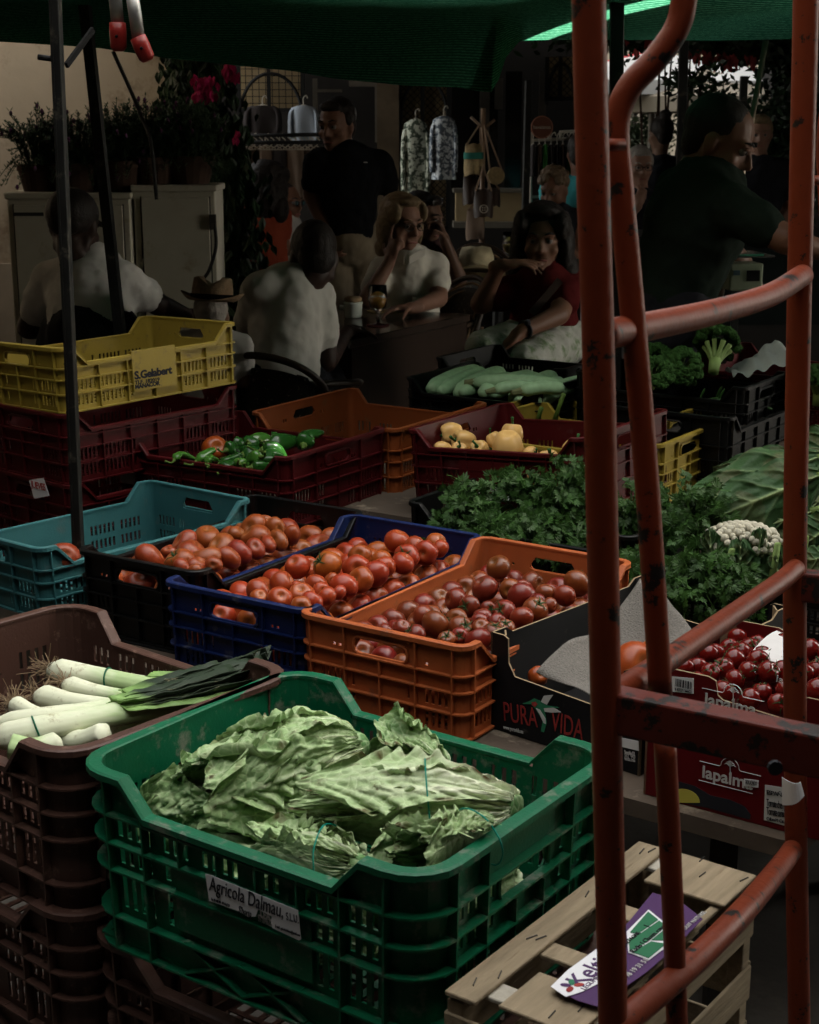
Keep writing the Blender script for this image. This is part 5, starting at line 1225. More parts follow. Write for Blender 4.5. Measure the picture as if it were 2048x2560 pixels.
def broccoli(px, py, Y, r, label, seed, stem=.5, axis=(0, -.2, 1)):
    rnd = random.Random(seed); root = empty('broccoli', at(px, py, Y=Y), label, 'broccoli', 'broccoli heads on the right'); Rm = Vector(axis).to_track_quat('Z', 'Y').to_matrix()
    bm = bmesh.new()
    for i in range(150):
        a = rnd.random() * 2 * pi; e = (rnd.random() ** .6) * 1.25 - .12; k = r * rnd.uniform(.82, 1)
        p = Vector((k * cos(a) * cos(e), k * sin(a) * cos(e), k * .72 * sin(e) + r * .1)); vs = bmesh.ops.create_icosphere(bm, subdivisions=2, radius=r * rnd.uniform(.13, .22), matrix=Matrix.Translation(Rm @ p))['verts']
        for v in vs: v.co += (v.co - Rm @ p) * (.35 * nz(v.co, 160, seed))
    obj('florets', bm, M_broc, root)
    bm = bmesh.new(); b = Rm @ Vector((0, 0, -r * 1.15))
    for i in range(9):
        a = 2 * pi * i / 9; e = Rm @ Vector((r * .6 * cos(a), r * .6 * sin(a), 0)); tube(bm, spline([b * .9, b.lerp(e, .5) * .9, e], 4), [r * .16, r * .15, r * .13, r * .12, r * .11, r * .10, r * .10, r * .11, r * .12], 8)
    tube(bm, [b * 1.25, b * .6], [r * .24, r * .28], 12); obj('stem', bm, M_brst, root, smooth=True)
def r8(x, y): return (1500 + x * .32464, 800 + y * .32464)
broccoli(*r8(905, 210), 4.70, .069, 'largest broccoli with its pale branching stem showing, at the right of the three', 1, axis=(.25, .75, .75))
broccoli(*r8(420, 430), 4.42, .056, 'low round broccoli nearest the curved red bar', 2, axis=(0, -.9, .6))
broccoli(*r8(640, 370), 4.55, .058, 'broccoli in the middle between the low one and the largest', 3, axis=(.1, -.9, .6))
broccoli(*r8(420, 320), 4.72, .056, 'darker broccoli behind the low round one', 4, axis=(0, -.8, .7))
broccoli(*r8(1690, 470), 4.7, .056, 'broccoli at the right edge beyond the far rail', 5)
tcrate('plastic_crate', 'black crate under the three broccoli heads', (.86, 4.76, .845), -34, .56, .36, .165, P_black, (0, 0))
tcrate('plastic_crate', 'dark red crate right of the broccoli with a pale bag in it', (1.28, 4.95, .87), -34, .56, .38, .20, P_red, (0, 0))
M_bag = mat('thin_white_plastic', (.50, .56, .50), rough=.35, spec=.4, var=.08, trans=.4)
bm = bmesh.new(); c = at(*r8(1310, 290), Y=4.75)
def bf(u, v):
    x = (u - .45) * .28; pk = .115 * max(0, 1 - abs(u - .5) * 1.9) * (1 - abs(v - .5) * 1.1)
    return c + Vector((x, (v - .5) * .18, -.055 + pk + .010 * sin(u * 34 + v * 3) * (1 - pk * 4) + .02 * nz((u * 5, v * 4, 0), 1, 1)))
sheet(bm, bf, 50, 24); o = obj('plastic_bag', bm, M_bag, smooth=True, world=True); tag(o, 'crumpled translucent white plastic bag behind the far rail', 'bag')
# beans
Bn = CR['bean']; rnd = random.Random(3)
for i in range(46):
    px, py = 710 + rnd.random() * 520, 625 + rnd.random() * 75
    if i < 3: px, py = ((770, 640), (915, 640), (900, 620))[i]
    p = at(*r8(px, py), Z=.752); a = rnd.uniform(-.5, .5) if i > 2 else 1.3
    d = Vector((cos(a), rnd.uniform(-.3, .3), sin(a) * (.3 if i > 2 else 1))) * .055
    bm = bmesh.new(); pts = spline([-d, Vector((0, 0, .012)), d * .9], 4); tube(bm, pts, [.001] + [.0042] * (len(pts) - 2) + [.001], 7)
    o = obj('green_bean', bm, M_bean, smooth=True); o.location = p; tag(o, 'green bean in the heap inside the black crate', 'bean', 'green beans in the black crate')
bm = bmesh.new(); box(bm, (0, 0, .10), (.54, .36, .18)); o = obj('filling_board', bm, M_dark, Bn); 
# zucchini
def zuc(a, b, r, label, seed, end=True):
    root = empty('zucchini', (a + b) / 2, label, 'zucchini', 'pale zucchini in the black crate'); c = (a + b) / 2; a = a - c; b = b - c
    pts = spline([a, (a + b) / 2 + Vector((0, 0, .008)), b], 8); n = len(pts); bm = bmesh.new()
    tube(bm, pts, [r * (.55 if i == 0 else .8 if i == 1 else (.5 if i == n - 1 else (.85 if i == n - 2 else 1))) for i in range(n)], 16); obj('flesh', bm, M_zuc, root, smooth=True)
    if end:
        d = (pts[0] - pts[1]).normalized(); bm = bmesh.new(); tube(bm, [pts[0] - d * .012, pts[0] + d * .012, pts[0] + d * .03], [r * .68, r * .5, r * .42], 7); obj('stem', bm, M_zend, root)
cz = (.307, 4.971); Rc = Rz(radians(-32.8))
tcrate('plastic_crate', 'black crate filled with pale zucchini', (cz[0], cz[1], .80), -32.8, .48, .415, .13, P_black, (0, 0))
tcrate('plastic_crate', 'empty black crate behind the zucchini crate', (.42, 5.42, .80), -32.8, .50, .415, .13, P_black, (0, 0))
tcrate('plastic_crate', 'black crate under the zucchini', (cz[0], cz[1], .665), -32.8, .48, .415, .13, P_black, (0, 0))
for i in range(9):
    x = -.20 + i * .05; q1, q2, q3 = sin(i * 5.1), sin(i * 3.3 + 1), sin(i * 7.7); a = Vector((*cz, .765 + .008 * q1)) + Rc @ Vector((x + .02 + .012 * q2, -.180 + .015 * q3, 0)); b = Vector((*cz, .775 + .006 * q3)) + Rc @ Vector((x + .012 * q1, .170 + .02 * q2, 0))
    zuc(a, b, .027 + .003 * q2, 'pale zucchini lying in the row filling the black crate', i, False)
zuc(at(*s3(455, 15), Y=4.86), at(*s3(1000, 35), Y=4.78), .024, 'zucchini lying on top with its stem at the left, behind the other two', 20)
zuc(at(*s3(585, 62), Y=4.72), at(*s3(830, 45), Y=4.74), .020, 'short zucchini on top in the middle with a cut stem', 21)
zuc(at(*s3(745, 68), Y=4.66), at(*s3(1010, 55), Y=4.70), .021, 'zucchini on top at the right with a wide stem', 22)
# eggplants with upright stems behind the yellow peppers
M_egg = mat('eggplant_skin', (.012, .006, .014), rough=.2, coat=.4)
for i, (a, b) in enumerate((((845, 260), (872, 170)), ((945, 262), (1010, 85)))):
    p = at(*s3(*a), Y=4.62); q = at(*s3(*b), Y=4.60); r = empty('eggplant', p, ('eggplant with a short upright green stem behind the yellow peppers', 'eggplant with a long upright green stem behind the yellow peppers')[i], 'eggplant', 'eggplants')
    bm = bmesh.new(); ball(bm, (0, .02, -.05), .05, 14, 10, squash=(1, 1.3, .9)); obj('flesh', bm, M_egg, r, smooth=True)
    bm = bmesh.new(); tube(bm, [Vector((0, 0, -.01)), (q - p) * .5, q - p], [.011, .0065, .0075], 8)
    for k in range(5): a_2 = 2 * pi * k / 5; tube(bm, [(0, 0, -.002), (.022 * cos(a_2), .022 * sin(a_2), -.012)], [.008, .002], 5)
    obj('stem', bm, M_pstem, r, smooth=True)
tcrate('plastic_crate', 'pale yellow crate behind the crate of yellow peppers', (.60, 4.62, .765), -34, .5, .36, .18, P_yellow, (0, 0))

# ------------------------------------------------------------------ left: plaster wall, cabinets, plants
wl = empty('plaster_wall', (-3.2, 8.3, 0), 'pale stained plaster wall at the left behind the white cabinets', 'wall')
bm = bmesh.new(); xr = at(421, 300, Y=8.2).x; box(bm, ((-6.0 + xr) / 2, 8.35, 2.4), (xr + 6.0, .3, 4.8)); obj('render_coat', bm, M_plaster, wl, world=True)
bm = bmesh.new(); box(bm, (-2.35, 8.19, .45), (1.2, .03, .9)); obj('stone_base', bm, M_stone, wl, world=True)
M_cab = mat('cream_cabinet', (.42, .39, .31), rough=.55, spec=.3, var=.12, vs=6, bump=.1, bs=40, dirt=(.20, .17, .11), dirt_amt=.03, ds=5)
M_seam = mat('seam', (.03, .028, .025), rough=.8)
def cabinet(name, label, x0, x1, ytop, Y, h, doors):
    a = atd(x0, ytop, Y=Y); b = atd(x1, ytop, Y=Y); z1 = a.z; w_ = b.x - a.x; root = empty(name, ((a.x + b.x) / 2, Y + .16, 0), label, 'cabinet', 'utility cabinets by the wall')
    bm = bmesh.new(); box(bm, (0, .0, z1 / 2), (w_, .32, z1)); o = obj('housing', bm, M_cab, root); mod(o, 'BEVEL', width=.006, segments=2)
    bm = bmesh.new(); box(bm, (0, 0, z1 + .012), (w_ + .02, .35, .03)); o = obj('lid', bm, M_cab, root); mod(o, 'BEVEL', width=.006, segments=2)
    for d0, d1 in doors:
        bm = bmesh.new(); box(bm, (-w_ / 2 + w_ * (d0 + d1) / 2, -.164, z1 * .5), (w_ * (d1 - d0) - .03, .012, z1 - .06)); o = obj('door', bm, M_cab, root); mod(o, 'BEVEL', width=.003, segments=2)
        bm = bmesh.new()
        for s in (d0, d1): box(bm, (-w_ / 2 + w_ * s + (.012 if s == d0 else -.012), -.1605, z1 * .5), (.006, .003, z1 - .05))
        obj('seam', bm, M_seam, root)
    return root, w_, z1
c1, w1, z1 = cabinet('utility_cabinet', 'smaller cream metal cabinet at the far left with a vent slot', 14, 272, 418, 7.1, 1.2, ((.03, .5), (.52, .97)))
bm = bmesh.new(); box(bm, (-w1 * .32, -.172, z1 - .07), (w1 * .24, .006, .016)); obj('vent_slot', bm, M_seam, c1)
c2, w2, z2 = cabinet('utility_cabinet', 'taller cream metal cabinet with one wide door, right of the smaller one', 280, 452, 402, 7.15, 1.25, ((.06, .97),))
bm = bmesh.new(); box(bm, (w2 * .5 - .01, -.175, z2 - .14), (.03, .02, .07)); obj('latch', bm, M_seam, c2); bm = bmesh.new(); box(bm, (-w2 * .28, -.172, z2 * .42), (.05, .006, .06)); obj('keyhole', bm, M_seam, c2)
bm = bmesh.new(); tube(bm, spline([atd(452, 470, Y=6.95), atd(455, 520, Y=6.95), atd(440, 570, Y=6.95), atd(422, 600, Y=6.95), atd(415, 660, Y=6.95)], 5), .008, 8); o = obj('cable', bm, M_post, smooth=True, world=True); tag(o, 'black cable curving down the tall cream cabinet', 'cable')
M_terra = mat('old_terracotta', (.06, .032, .02), rough=.9, var=.3)
M_lav = mat('lavender_leaf', (.045, .085, .035), rough=.7, var=.5, vs=30)
M_lavf = mat('lavender_flower', (.07, .02, .06), rough=.8)
def pot_plant(dx, dy, Y, r, label, seed, hgt=.22, wide=.2, n=90):
    n = int(n * 1.7); rnd = random.Random(seed); c = atd(dx, dy, Y=Y); root = empty('potted_plant', c, label, 'potted plant', 'potted lavender on the cabinets')
    bm = bmesh.new(); lathe(bm, [(r * .7, 0), (r, .13), (r * 1.06, .13), (r * 1.06, .16), (r * .94, .16), (r * .9, .13)], seg=20); obj('pot', bm, M_terra, root, smooth=False)
    bm = bmesh.new(); bf_ = bmesh.new()
    for i in range(n):
        a = rnd.random() * 2 * pi; q = sqrt(rnd.random()); tip = Vector((wide * q * cos(a), r * q * sin(a) * 1.2, .20 + hgt * rnd.uniform(.35, 1) * (1 - .5 * q * q)))
        b = Vector((r * .6 * q * cos(a), r * .5 * sin(a), .14)); tip.z -= (.22 if rnd.random() < .35 else 0) * q; tip.y -= .05 * q; mid = b.lerp(tip, .5) + Vector((0, 0, .05)); pts = spline([b, mid, tip], 5)
        tube(bm, pts, [.0018] * len(pts), 3, caps=False)
        for j, p in enumerate(pts[2:]):
            for s in range(3):
                an = rnd.random() * 2 * pi; d = Vector((cos(an), sin(an), rnd.uniform(.3, 1.1))).normalized() * rnd.uniform(.018, .032); sd = d.cross(Vector((0, 0, 1))).normalized() * .0035
                v = [bm.verts.new(p), bm.verts.new(p + d * .5 + sd), bm.verts.new(p + d), bm.verts.new(p + d * .5 - sd)]; bm.faces.new(v)
        if rnd.random() < .12: ball(bf_, tip + Vector((0, 0, .012)), .008, 6, 5, squash=(1, 1, 1.6))
    obj('foliage', bm, M_lav, root); obj('flowers', bf_, M_lavf, root)
pot_plant(88, 420, 7.25, .10, 'leftmost potted lavender on the small cabinet', 1, .24, .19)
pot_plant(165, 418, 7.25, .13, 'potted lavender behind the upright post', 2, .22, .2, 110)
pot_plant(255, 412, 7.25, .12, 'potted lavender between the two posts at the cabinet gap', 3, .25, .2, 110)
pot_plant(325, 404, 7.3, .14, 'potted lavender in the middle of the tall cabinet', 4, .24, .22, 130)
pot_plant(400, 402, 7.3, .12, 'potted lavender at the right end of the tall cabinet', 5, .24, .2, 110)
# climbing plant with magenta flowers
M_ivy = mat('ivy_leaf', (.020, .048, .016), rough=.45, spec=.4, var=.5, vs=12)
M_mag = mat('magenta_bract', (.42, .010, .10), rough=.6, var=.3, vs=20, trans=.25)
def foliage(bm, c, ext, n, s, rnd):
    for i in range(n):
        p = Vector(c) + Vector((rnd.gauss(0, .42) * ext[0], rnd.gauss(0, .42) * ext[1], rnd.uniform(-1, 1) * ext[2]))
        nrm = Vector((rnd.uniform(-.8, .8), -1, rnd.uniform(-.4, .9))).normalized(); x = nrm.cross(Vector((rnd.uniform(-.5, .5), 0, 1))).normalized(); y = nrm.cross(x); k = s * rnd.uniform(.6, 1.3)
        pts = [p - y * k, p + x * k * .55 - y * k * .2, p + x * k * .35 + y * k * .5 + nrm * k * .1, p + y * k * 1.1 - nrm * k * .1, p - x * k * .35 + y * k * .5 + nrm * k * .1, p - x * k * .55 - y * k * .2]
        vs = [bm.verts.new(q) for q in pts]; bm.faces.new((vs[0], vs[1], vs[2], vs[3])); bm.faces.new((vs[0], vs[3], vs[4], vs[5]))
rnd = random.Random(12); cl = empty('climbing_plant', atd(420, 620, Y=7.8), 'dark climbing plant with magenta bougainvillea flowers at the corner of the wall', 'climbing plant')
bm = bmesh.new()
for (x, y, ex, ez, n) in ((395, 200, .14, .25, 500), (420, 320, .18, .3, 700), (460, 400, .18, .3, 800), (480, 520, .20, .4, 900), (440, 260, .16, .3, 500), (362, 270, .05, .25, 90), (480, 620, .2, .3, 500)): foliage(bm, atd(x, y, Y=7.8), (ex, .12, ez), n, .035, rnd)
obj('foliage', bm, M_ivy, cl, world=True)
bm = bmesh.new()
for k in range(4): tube(bm, spline([atd(430 + k * 12, 700, Y=7.85), atd(450 + k * 9, 450, Y=7.85), atd(420 + k * 10, 250, Y=7.85), atd(400 + k * 20, 60, Y=7.85)], 6), .012, 7)
obj('stem', bm, M_terra, cl, world=True)
for (x, y, e, n) in ((428, 187, .055, 120), (488, 155, .035, 60), (500, 290, .02, 10), (410, 325, .012, 6)): bm = bmesh.new(); foliage(bm, atd(x, y, Y=7.6), (e * 1.1, e * .5, e), n, .020, rnd); obj('flower_cluster', bm, M_mag, cl, world=True)

# ------------------------------------------------------------------ shops at the back
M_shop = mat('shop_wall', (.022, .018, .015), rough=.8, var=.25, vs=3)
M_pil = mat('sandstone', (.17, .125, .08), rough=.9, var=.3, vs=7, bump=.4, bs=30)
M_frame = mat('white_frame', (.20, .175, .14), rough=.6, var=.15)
M_tan = mat('tan_wall_lit_pane', (.42, .31, .17), rough=.8, var=.15)  # tan low wall; also stands in for lit shop interiors
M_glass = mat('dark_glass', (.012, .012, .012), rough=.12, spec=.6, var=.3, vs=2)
M_iron = mat('black_iron', (.008, .008, .008), rough=.6)
def fx(x, y, Y): return atd(x, y, Y=Y)
def rectbox(bm, x0, y0, x1, y1, Y, th=.06):
    a, b = atd(x0, y1, Y=Y), atd(x1, y0, Y=Y); box(bm, ((a.x + b.x) / 2, Y + th / 2, (a.z + b.z) / 2), (b.x - a.x, th, b.z - a.z))
sh = empty('building', (0, 12.2, 0), 'dark shop fronts under the arcade at the back', 'building')
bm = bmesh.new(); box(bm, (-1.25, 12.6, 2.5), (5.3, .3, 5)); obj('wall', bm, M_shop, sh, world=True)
bm = bmesh.new(); rectbox(bm, 796, 60, 840, 640, 11.6, .3); obj('pillar', bm, M_pil, sh, world=True)
bm = bmesh.new(); rectbox(bm, 960, 405, 1112, 470, 11.0, .2); obj('low_wall', bm, M_tan, sh, world=True)
bm = bmesh.new(); rectbox(bm, 955, 398, 1116, 406, 10.95, .25); rectbox(bm, 955, 468, 1116, 480, 10.9, .25); obj('coping', bm, M_frame, sh, world=True)
def lattice(x0, y0, x1, y1, Y, label, pitch=.045, back=True, diag=True, arch=True):
    r = empty('lattice_window', atd((x0 + x1) / 2, y1, Y=Y), label, 'window', 'lattice shop windows')
    a, b = atd(x0, y1, Y=Y), atd(x1, y0, Y=Y)
    if back:
        bm = bmesh.new(); rectbox(bm, x0, y0, x1, y1, Y + .12, .03); obj('lit_pane', bm, M_tan, r, world=True)  # tan pane painted in place of the lit interior behind the mesh
    bm = bmesh.new(); W_, H_ = b.x - a.x, b.z - a.z; th = .0055
    if diag:
        n = int((W_ + H_) / pitch)
        for i in range(n):
            o_ = i * pitch
            for sgn in (0, 1):
                xa = max(0, o_ - H_); za = min(o_, H_); xb = min(o_, W_); zb = max(0, o_ - W_)
                if sgn: xa, xb = W_ - xa, W_ - xb
                if abs(xa - xb) > .004: bar(bm, (a.x + xa, Y, a.z + za), (a.x + xb, Y, a.z + zb), th, th, up=Vector((0, 1, 0)))
    else:
        for i in range(int(W_ / pitch) + 1): bar(bm, (a.x + i * pitch, Y, a.z), (a.x + i * pitch, Y, b.z), th, th, up=Vector((0, 1, 0)))
        for i in range(int(H_ / pitch) + 1): bar(bm, (a.x, Y + .004, a.z + i * pitch), (b.x, Y + .004, a.z + i * pitch), th, th, up=Vector((0, 1, 0)))
    obj('lattice', bm, M_iron, r, world=True)
    bm = bmesh.new()
    for t in (0, .47, 1): bar(bm, (a.x + W_ * t, Y - .02, a.z - .02), (a.x + W_ * t, Y - .02, b.z), .03, .04 if t != .47 else .022, up=Vector((0, 1, 0)))
    bar(bm, (a.x, Y - .02, a.z), (b.x, Y - .02, a.z), .03, .04, up=Vector((0, 1, 0)))
    if arch: tube(bm, [Vector((a.x + W_ * .5 - W_ * .48 * cos(t), Y - .02, b.z - .35 + .30 * sin(t))) for t in [pi * k / 14 for k in range(15)]], .014, 6)
    obj('frame', bm, M_iron, r, world=True)
lattice(505, 140, 637, 232, 11.9, 'square mesh shop window behind the two jumpers', .05, diag=False)
lattice(842, 150, 945, 480, 11.7, 'tall diamond mesh door behind the patterned dress and blouse', .05)
lattice(1150, 120, 1212, 208, 12.0, 'small diamond mesh window left of the near trolley rail', .05)
bm = bmesh.new()
for (x0, y0, x1, y1) in ((660, 165, 668, 300), (668, 188, 720, 194), (735, 170, 800, 182), (790, 182, 800, 300), (800, 192, 818, 196)): rectbox(bm, x0, y0, x1, y1, 12.0, .05)
o = obj('window_frame', bm, M_frame, world=True); tag(o, 'pale frame of the shop window behind the standing man', 'window frame')
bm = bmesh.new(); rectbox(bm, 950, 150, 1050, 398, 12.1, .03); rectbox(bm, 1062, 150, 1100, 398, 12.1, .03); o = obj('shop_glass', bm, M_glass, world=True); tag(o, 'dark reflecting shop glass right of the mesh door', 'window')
M_grey = mat('grey_stone', (.10, .09, .08), rough=.8, var=.3)
bm = bmesh.new(); rectbox(bm, 1010, 165, 1032, 300, 12.05, .04); rectbox(bm, 1042, 165, 1060, 230, 12.05, .04); rectbox(bm, 1135, 150, 1152, 250, 12.05, .04); o = obj('door_jamb', bm, M_grey, world=True); tag(o, 'grey stone jambs of the dark shop door', 'door frame')

M_cloth = {}
def cloth(name, col, **k): return mat(name, col, rough=.9, spec=.1, var=k.pop('var', .15), vs=k.pop('vs', 12), **k)
C_dark = cloth('charcoal_knit', (.035, .03, .03)); C_pale = cloth('pale_blue_knit', (.34, .38, .44)); C_beige = cloth('beige_cloth', (.20, .145, .11)); C_brown = cloth('brown_cloth', (.06, .04, .03))
C_pais = mat('paisley_cloth', (.08, .10, .075), rough=.9, spec=.1, var=.1, dirt=(.48, .50, .42), dirt_amt=.14, ds=24, sharp=1)
C_grpt = mat('grey_pattern_cloth', (.11, .13, .16), rough=.9, spec=.1, var=.1, dirt=(.50, .53, .56), dirt_amt=.12, ds=34, sharp=1)
M_hang = mat('pale_hanger', (.40, .36, .30), rough=.5)
def garment(name, label, x0, y0, x1, y1, Y, m, cat, sleeves=True, neck=True, group='clothes on display', taper=.12, seed=0):
    """hanging garment: rounded shoulders, body widening downwards, sleeves hanging at the sides"""
    a, b = atd(x0, y1, Y=Y), atd(x1, y0, Y=Y); W_, H_ = b.x - a.x, b.z - a.z; cx = (a.x + b.x) / 2
    r = empty(name, (cx, Y, a.z), label, cat, group); bm = bmesh.new(); bw = W_ * (.80 if sleeves else .96)
    def f(u, v):
        th = 2 * pi * u; z = H_ * (1 - v); k = (.66 + .34 * min(1, v / .07) ** .6) * (1 - taper * .5 + taper * v)
        fold = 1 + .10 * sin(th * 5 + seed + v * 2) * v
        return Vector((bw / 2 * k * cos(th), .045 * sin(th) * fold + .02 * v * sin(th * 4 + seed), z - (.03 * H_ * cos(th) ** 2 if v < .05 else 0)))
    sheet(bm, f, 40, 16)
    if sleeves:
        for s in (-1, 1):
            p = [Vector((s * bw * .30, 0, H_ * .92)), Vector((s * bw * .47, -.01, H_ * .80)), Vector((s * bw * .52, -.03, H_ * .45)), Vector((s * bw * .50, -.03, H_ * .12))]
            tube(bm, spline(p, 5), W_ * .11, 12, flat=.6)
    obj('cloth', bm, m, r, smooth=True)
    bm = bmesh.new(); tube(bm, [Vector((-bw * .4, 0, H_ * .90)), Vector((0, 0, H_ * 1.01)), Vector((bw * .4, 0, H_ * .90))], .008, 6); tube(bm, spline([Vector((0, 0, H_ * 1.0)), Vector((0, 0, H_ + .05)), Vector((.02, 0, H_ + .07)), Vector((.03, 0, H_ + .05))], 4), .004, 6)
    obj('hanger', bm, M_hang, r); return r
garment('jumper', 'charcoal jumper hanging in front of the square mesh window', 513, 222, 595, 284, 11.5, C_dark, 'jumper')
garment('jumper', 'pale grey blue jumper hanging right of the charcoal one', 606, 222, 674, 300, 11.5, C_pale, 'jumper')
garment('dress', 'long sage green paisley dress hanging on the mesh door', 843, 250, 908, 425, 11.3, C_pais, 'dress', sleeves=True)
garment('blouse', 'blue grey patterned blouse on a white hanger beside the paisley dress', 903, 244, 966, 378, 11.2, C_grpt, 'blouse')
for i, (x0, x1, y1, m_, lb) in enumerate(((520, 548, 410, C_brown, 'brown garment at the left end of the clothes rack'), (545, 575, 372, C_beige, 'beige speckled garment on the clothes rack'), (575, 606, 420, C_dark, 'dark garment in the middle of the clothes rack'), (604, 645, 420, C_beige, 'long beige garment on the clothes rack'), (640, 668, 400, C_brown, 'brown garment by the standing man on the clothes rack'))):
    garment('hanging_garment', lb, x0, 306, x1, y1, 9.6, m_, 'garment', sleeves=False, seed=i)
rk = empty('clothes_rack', atd(580, 420, Y=9.6), 'black double bar clothes rack left of the standing man', 'clothes rack'); bm = bmesh.new()
for (xa, ya, xb, yb2, Y) in ((478, 287, 690, 283, 9.6), (476, 300, 680, 300, 9.3)): tube(bm, [atd(xa, ya, Y=Y), atd(xb, yb2, Y=Y)], .012, 8)
obj('bar', bm, M_iron, rk, smooth=True, world=True); bm = bmesh.new()
for x in (480, 688): a = atd(x, 285, Y=9.6); tube(bm, [a, Vector((a.x, a.y, 0))], .012, 8)
obj('upright', bm, M_iron, rk, smooth=True, world=True); bm = bmesh.new()
for k in range(16): p = atd(486 + k * 12, 296, Y=9.3); tube(bm, spline([p + Vector((0, 0, .02)), p + Vector((.02, 0, 0)), p + Vector((0, 0, -.03)), p + Vector((-.03, 0, -.05)), p + Vector((.03, 0, -.05)), p + Vector((0, 0, -.03))], 3), .0035, 5)
obj('hook', bm, M_hang, rk, world=True)
# right hand rack with shirts and the round sign
rk = empty('clothes_rack', atd(1165, 420, Y=9.9), 'white framed rack with hangers under the round brown sign', 'clothes rack')
for (xa, ya, xb, yb2) in ((1116, 296, 1215, 291), (1118, 281, 1156, 278), (1178, 278, 1215, 276), (1118, 415, 1215, 410)): bm = bmesh.new(); tube(bm, [atd(xa, ya, Y=9.9), atd(xb, yb2, Y=9.9)], .009, 8); obj('bar', bm, M_hang, rk, world=True)
for x in (1118, 1156, 1180): bm = bmesh.new(); tube(bm, [atd(x, 279, Y=9.9), atd(x, 700 if x == 1118 else 296, Y=9.9)], .010, 6); obj('upright', bm, M_hang, rk, world=True)
for i in range(8):
    x = 1122 + i * 12.5; garment('hanging_garment', 'small dark garment on the rack under the round sign', x - 6, 303, x + 7, 372, 9.85, (C_dark, C_brown, cloth('green_cloth', (.03, .13, .03)), C_dark)[i % 4] if i != 2 else cloth('green_cloth', (.03, .13, .03)), 'garment', sleeves=False, group='small garments under the sign', seed=i)
sg = empty('round_sign', atd(1141, 268, Y=9.7), 'round brown shop sign with pale script above the clothes rack', 'sign'); M_sign = mat('brown_sign', (.13, .045, .025), rough=.6, var=.08); M_rimc = mat('sign_edge', (.30, .13, .08), rough=.6)
bm = bmesh.new(); lathe(bm, [(.001, -.012), (.066, -.012), (.066, .012), (.001, .012)], seg=36, R=Rx(pi / 2)); obj('disc', bm, M_sign, sg)
bm = bmesh.new(); tube(bm, [Vector((.066 * cos(2 * pi * k / 36), -.012, .066 * sin(2 * pi * k / 36))) for k in range(37)], .0035, 6, caps=False); obj('edge', bm, M_rimc, sg)
lettering('havaianas', .029, M_hang, sg, (0, -.0135, 0), TXT, bold=.0004)
# coat stand with straw and leather bags
M_straw = mat('straw', (.34, .25, .13), rough=.9, var=.3, vs=60, bump=.8, bs=120); M_teal2 = mat('teal_stitch', (.02, .14, .11), rough=.9); M_leath = mat('dark_leather', (.035, .02, .014), rough=.5, var=.3)
M_lwood = mat('turned_wood', (.22, .14, .09), rough=.5)
cs = empty('bag_stand', (atd(1018, 500, Y=9.2).x, 9.2, 0), 'wooden stand with pegs hung with bags', 'stand'); bm = bmesh.new()
a = atd(1018, 228, Y=9.2); tube(bm, [a, (a.x, 9.2, 0)], [.014, .02], 10); obj('pole', bm, M_lwood, cs, smooth=True, world=True); bm = bmesh.new()
tube(bm, [atd(992, 246, Y=9.2), atd(1015, 268, Y=9.2)], .009, 7); tube(bm, [atd(1042, 252, Y=9.2), atd(1020, 270, Y=9.2)], .009, 7); obj('peg', bm, M_lwood, cs, smooth=True, world=True)
def bag(name, label, dx, dy, w_, h_, m, cat, stripe=None, strap=None, Y=9.0, rnd_=False):
    p = atd(dx, dy, Y=Y); r = empty(name, p, label, cat, 'bags on the wooden stand'); bm = bmesh.new()
    if rnd_:
        lathe(bm, [(.001, -.03), (w_ * .8, -.03), (w_, -.02), (w_, .02), (w_ * .8, .03), (.001, .03)], seg=28, R=Rx(pi / 2)); 
        obj('body', bm, m, r, smooth=True); bm = bmesh.new()
        for q in range(4): tube(bm, [Vector((w_ * (.25 + .22 * q) * cos(2 * pi * k / 24), -.030, w_ * (.25 + .22 * q) * sin(2 * pi * k / 24))) for k in range(25)], .004, 5, caps=False)
        obj('woven_ring', bm, m, r)
    else:
        sheet(bm, lambda u, v: Vector((w_ * (.75 + .25 * (1 - v)) * (1 - .15 * (1 - v) ** 4) * cos(2 * pi * u), .05 * (1.2 - v) * sin(2 * pi * u), h_ * (v - .5) + .008 * sin(6 * pi * u))), 24, 8); f_ = [v for v in bm.verts if v.co.z < -h_ * .49]
        obj('body', bm, m, r, smooth=True)
        if stripe:
            bm = bmesh.new(); sheet(bm, lambda u, v: Vector((w_ * .90 * cos(2 * pi * u) * 1.03, .058 * sin(2 * pi * u), h_ * (.02 + .22 * v))), 24, 3); obj('stripe', bm, stripe, r, smooth=True)
    if strap:
        bm = bmesh.new()
        for s in (-1, 1): tube(bm, [Vector((s * w_ * .7, 0, h_ * .45 if not rnd_ else w_ * .6)), atd(*strap, Y=Y) - p], .006, 6)
        obj('strap', bm, M_lwood, r)
bag('straw_bag', 'straw basket bag with a teal stripe on the stand', 997, 336, .062, .17, M_straw, 'bag', M_teal2, (1010, 262))
bag('round_straw_bag', 'round woven straw bag on a long strap', 1044, 370, .050, .1, M_straw, 'bag', None, (1020, 262), 8.95, True)
bag('leather_bag', 'slim dark leather bag below the straw basket', 990, 400, .05, .16, M_leath, 'bag', None, (1005, 330), 9.05)
bag('leather_bag', 'dark leather bag with a round white ornament', 1018, 428, .065, .15, M_leath, 'bag', None, (1018, 350), 8.9)
bag('leather_bag', 'small square dark bag at the right of the stand', 1040, 415, .045, .1, M_leath, 'bag', None, (1030, 370), 9.1)
bag('cloth_bag', 'brown cloth bag hanging lowest on the stand', 1000, 472, .06, .17, C_beige, 'bag', None, (1005, 420), 9.0)
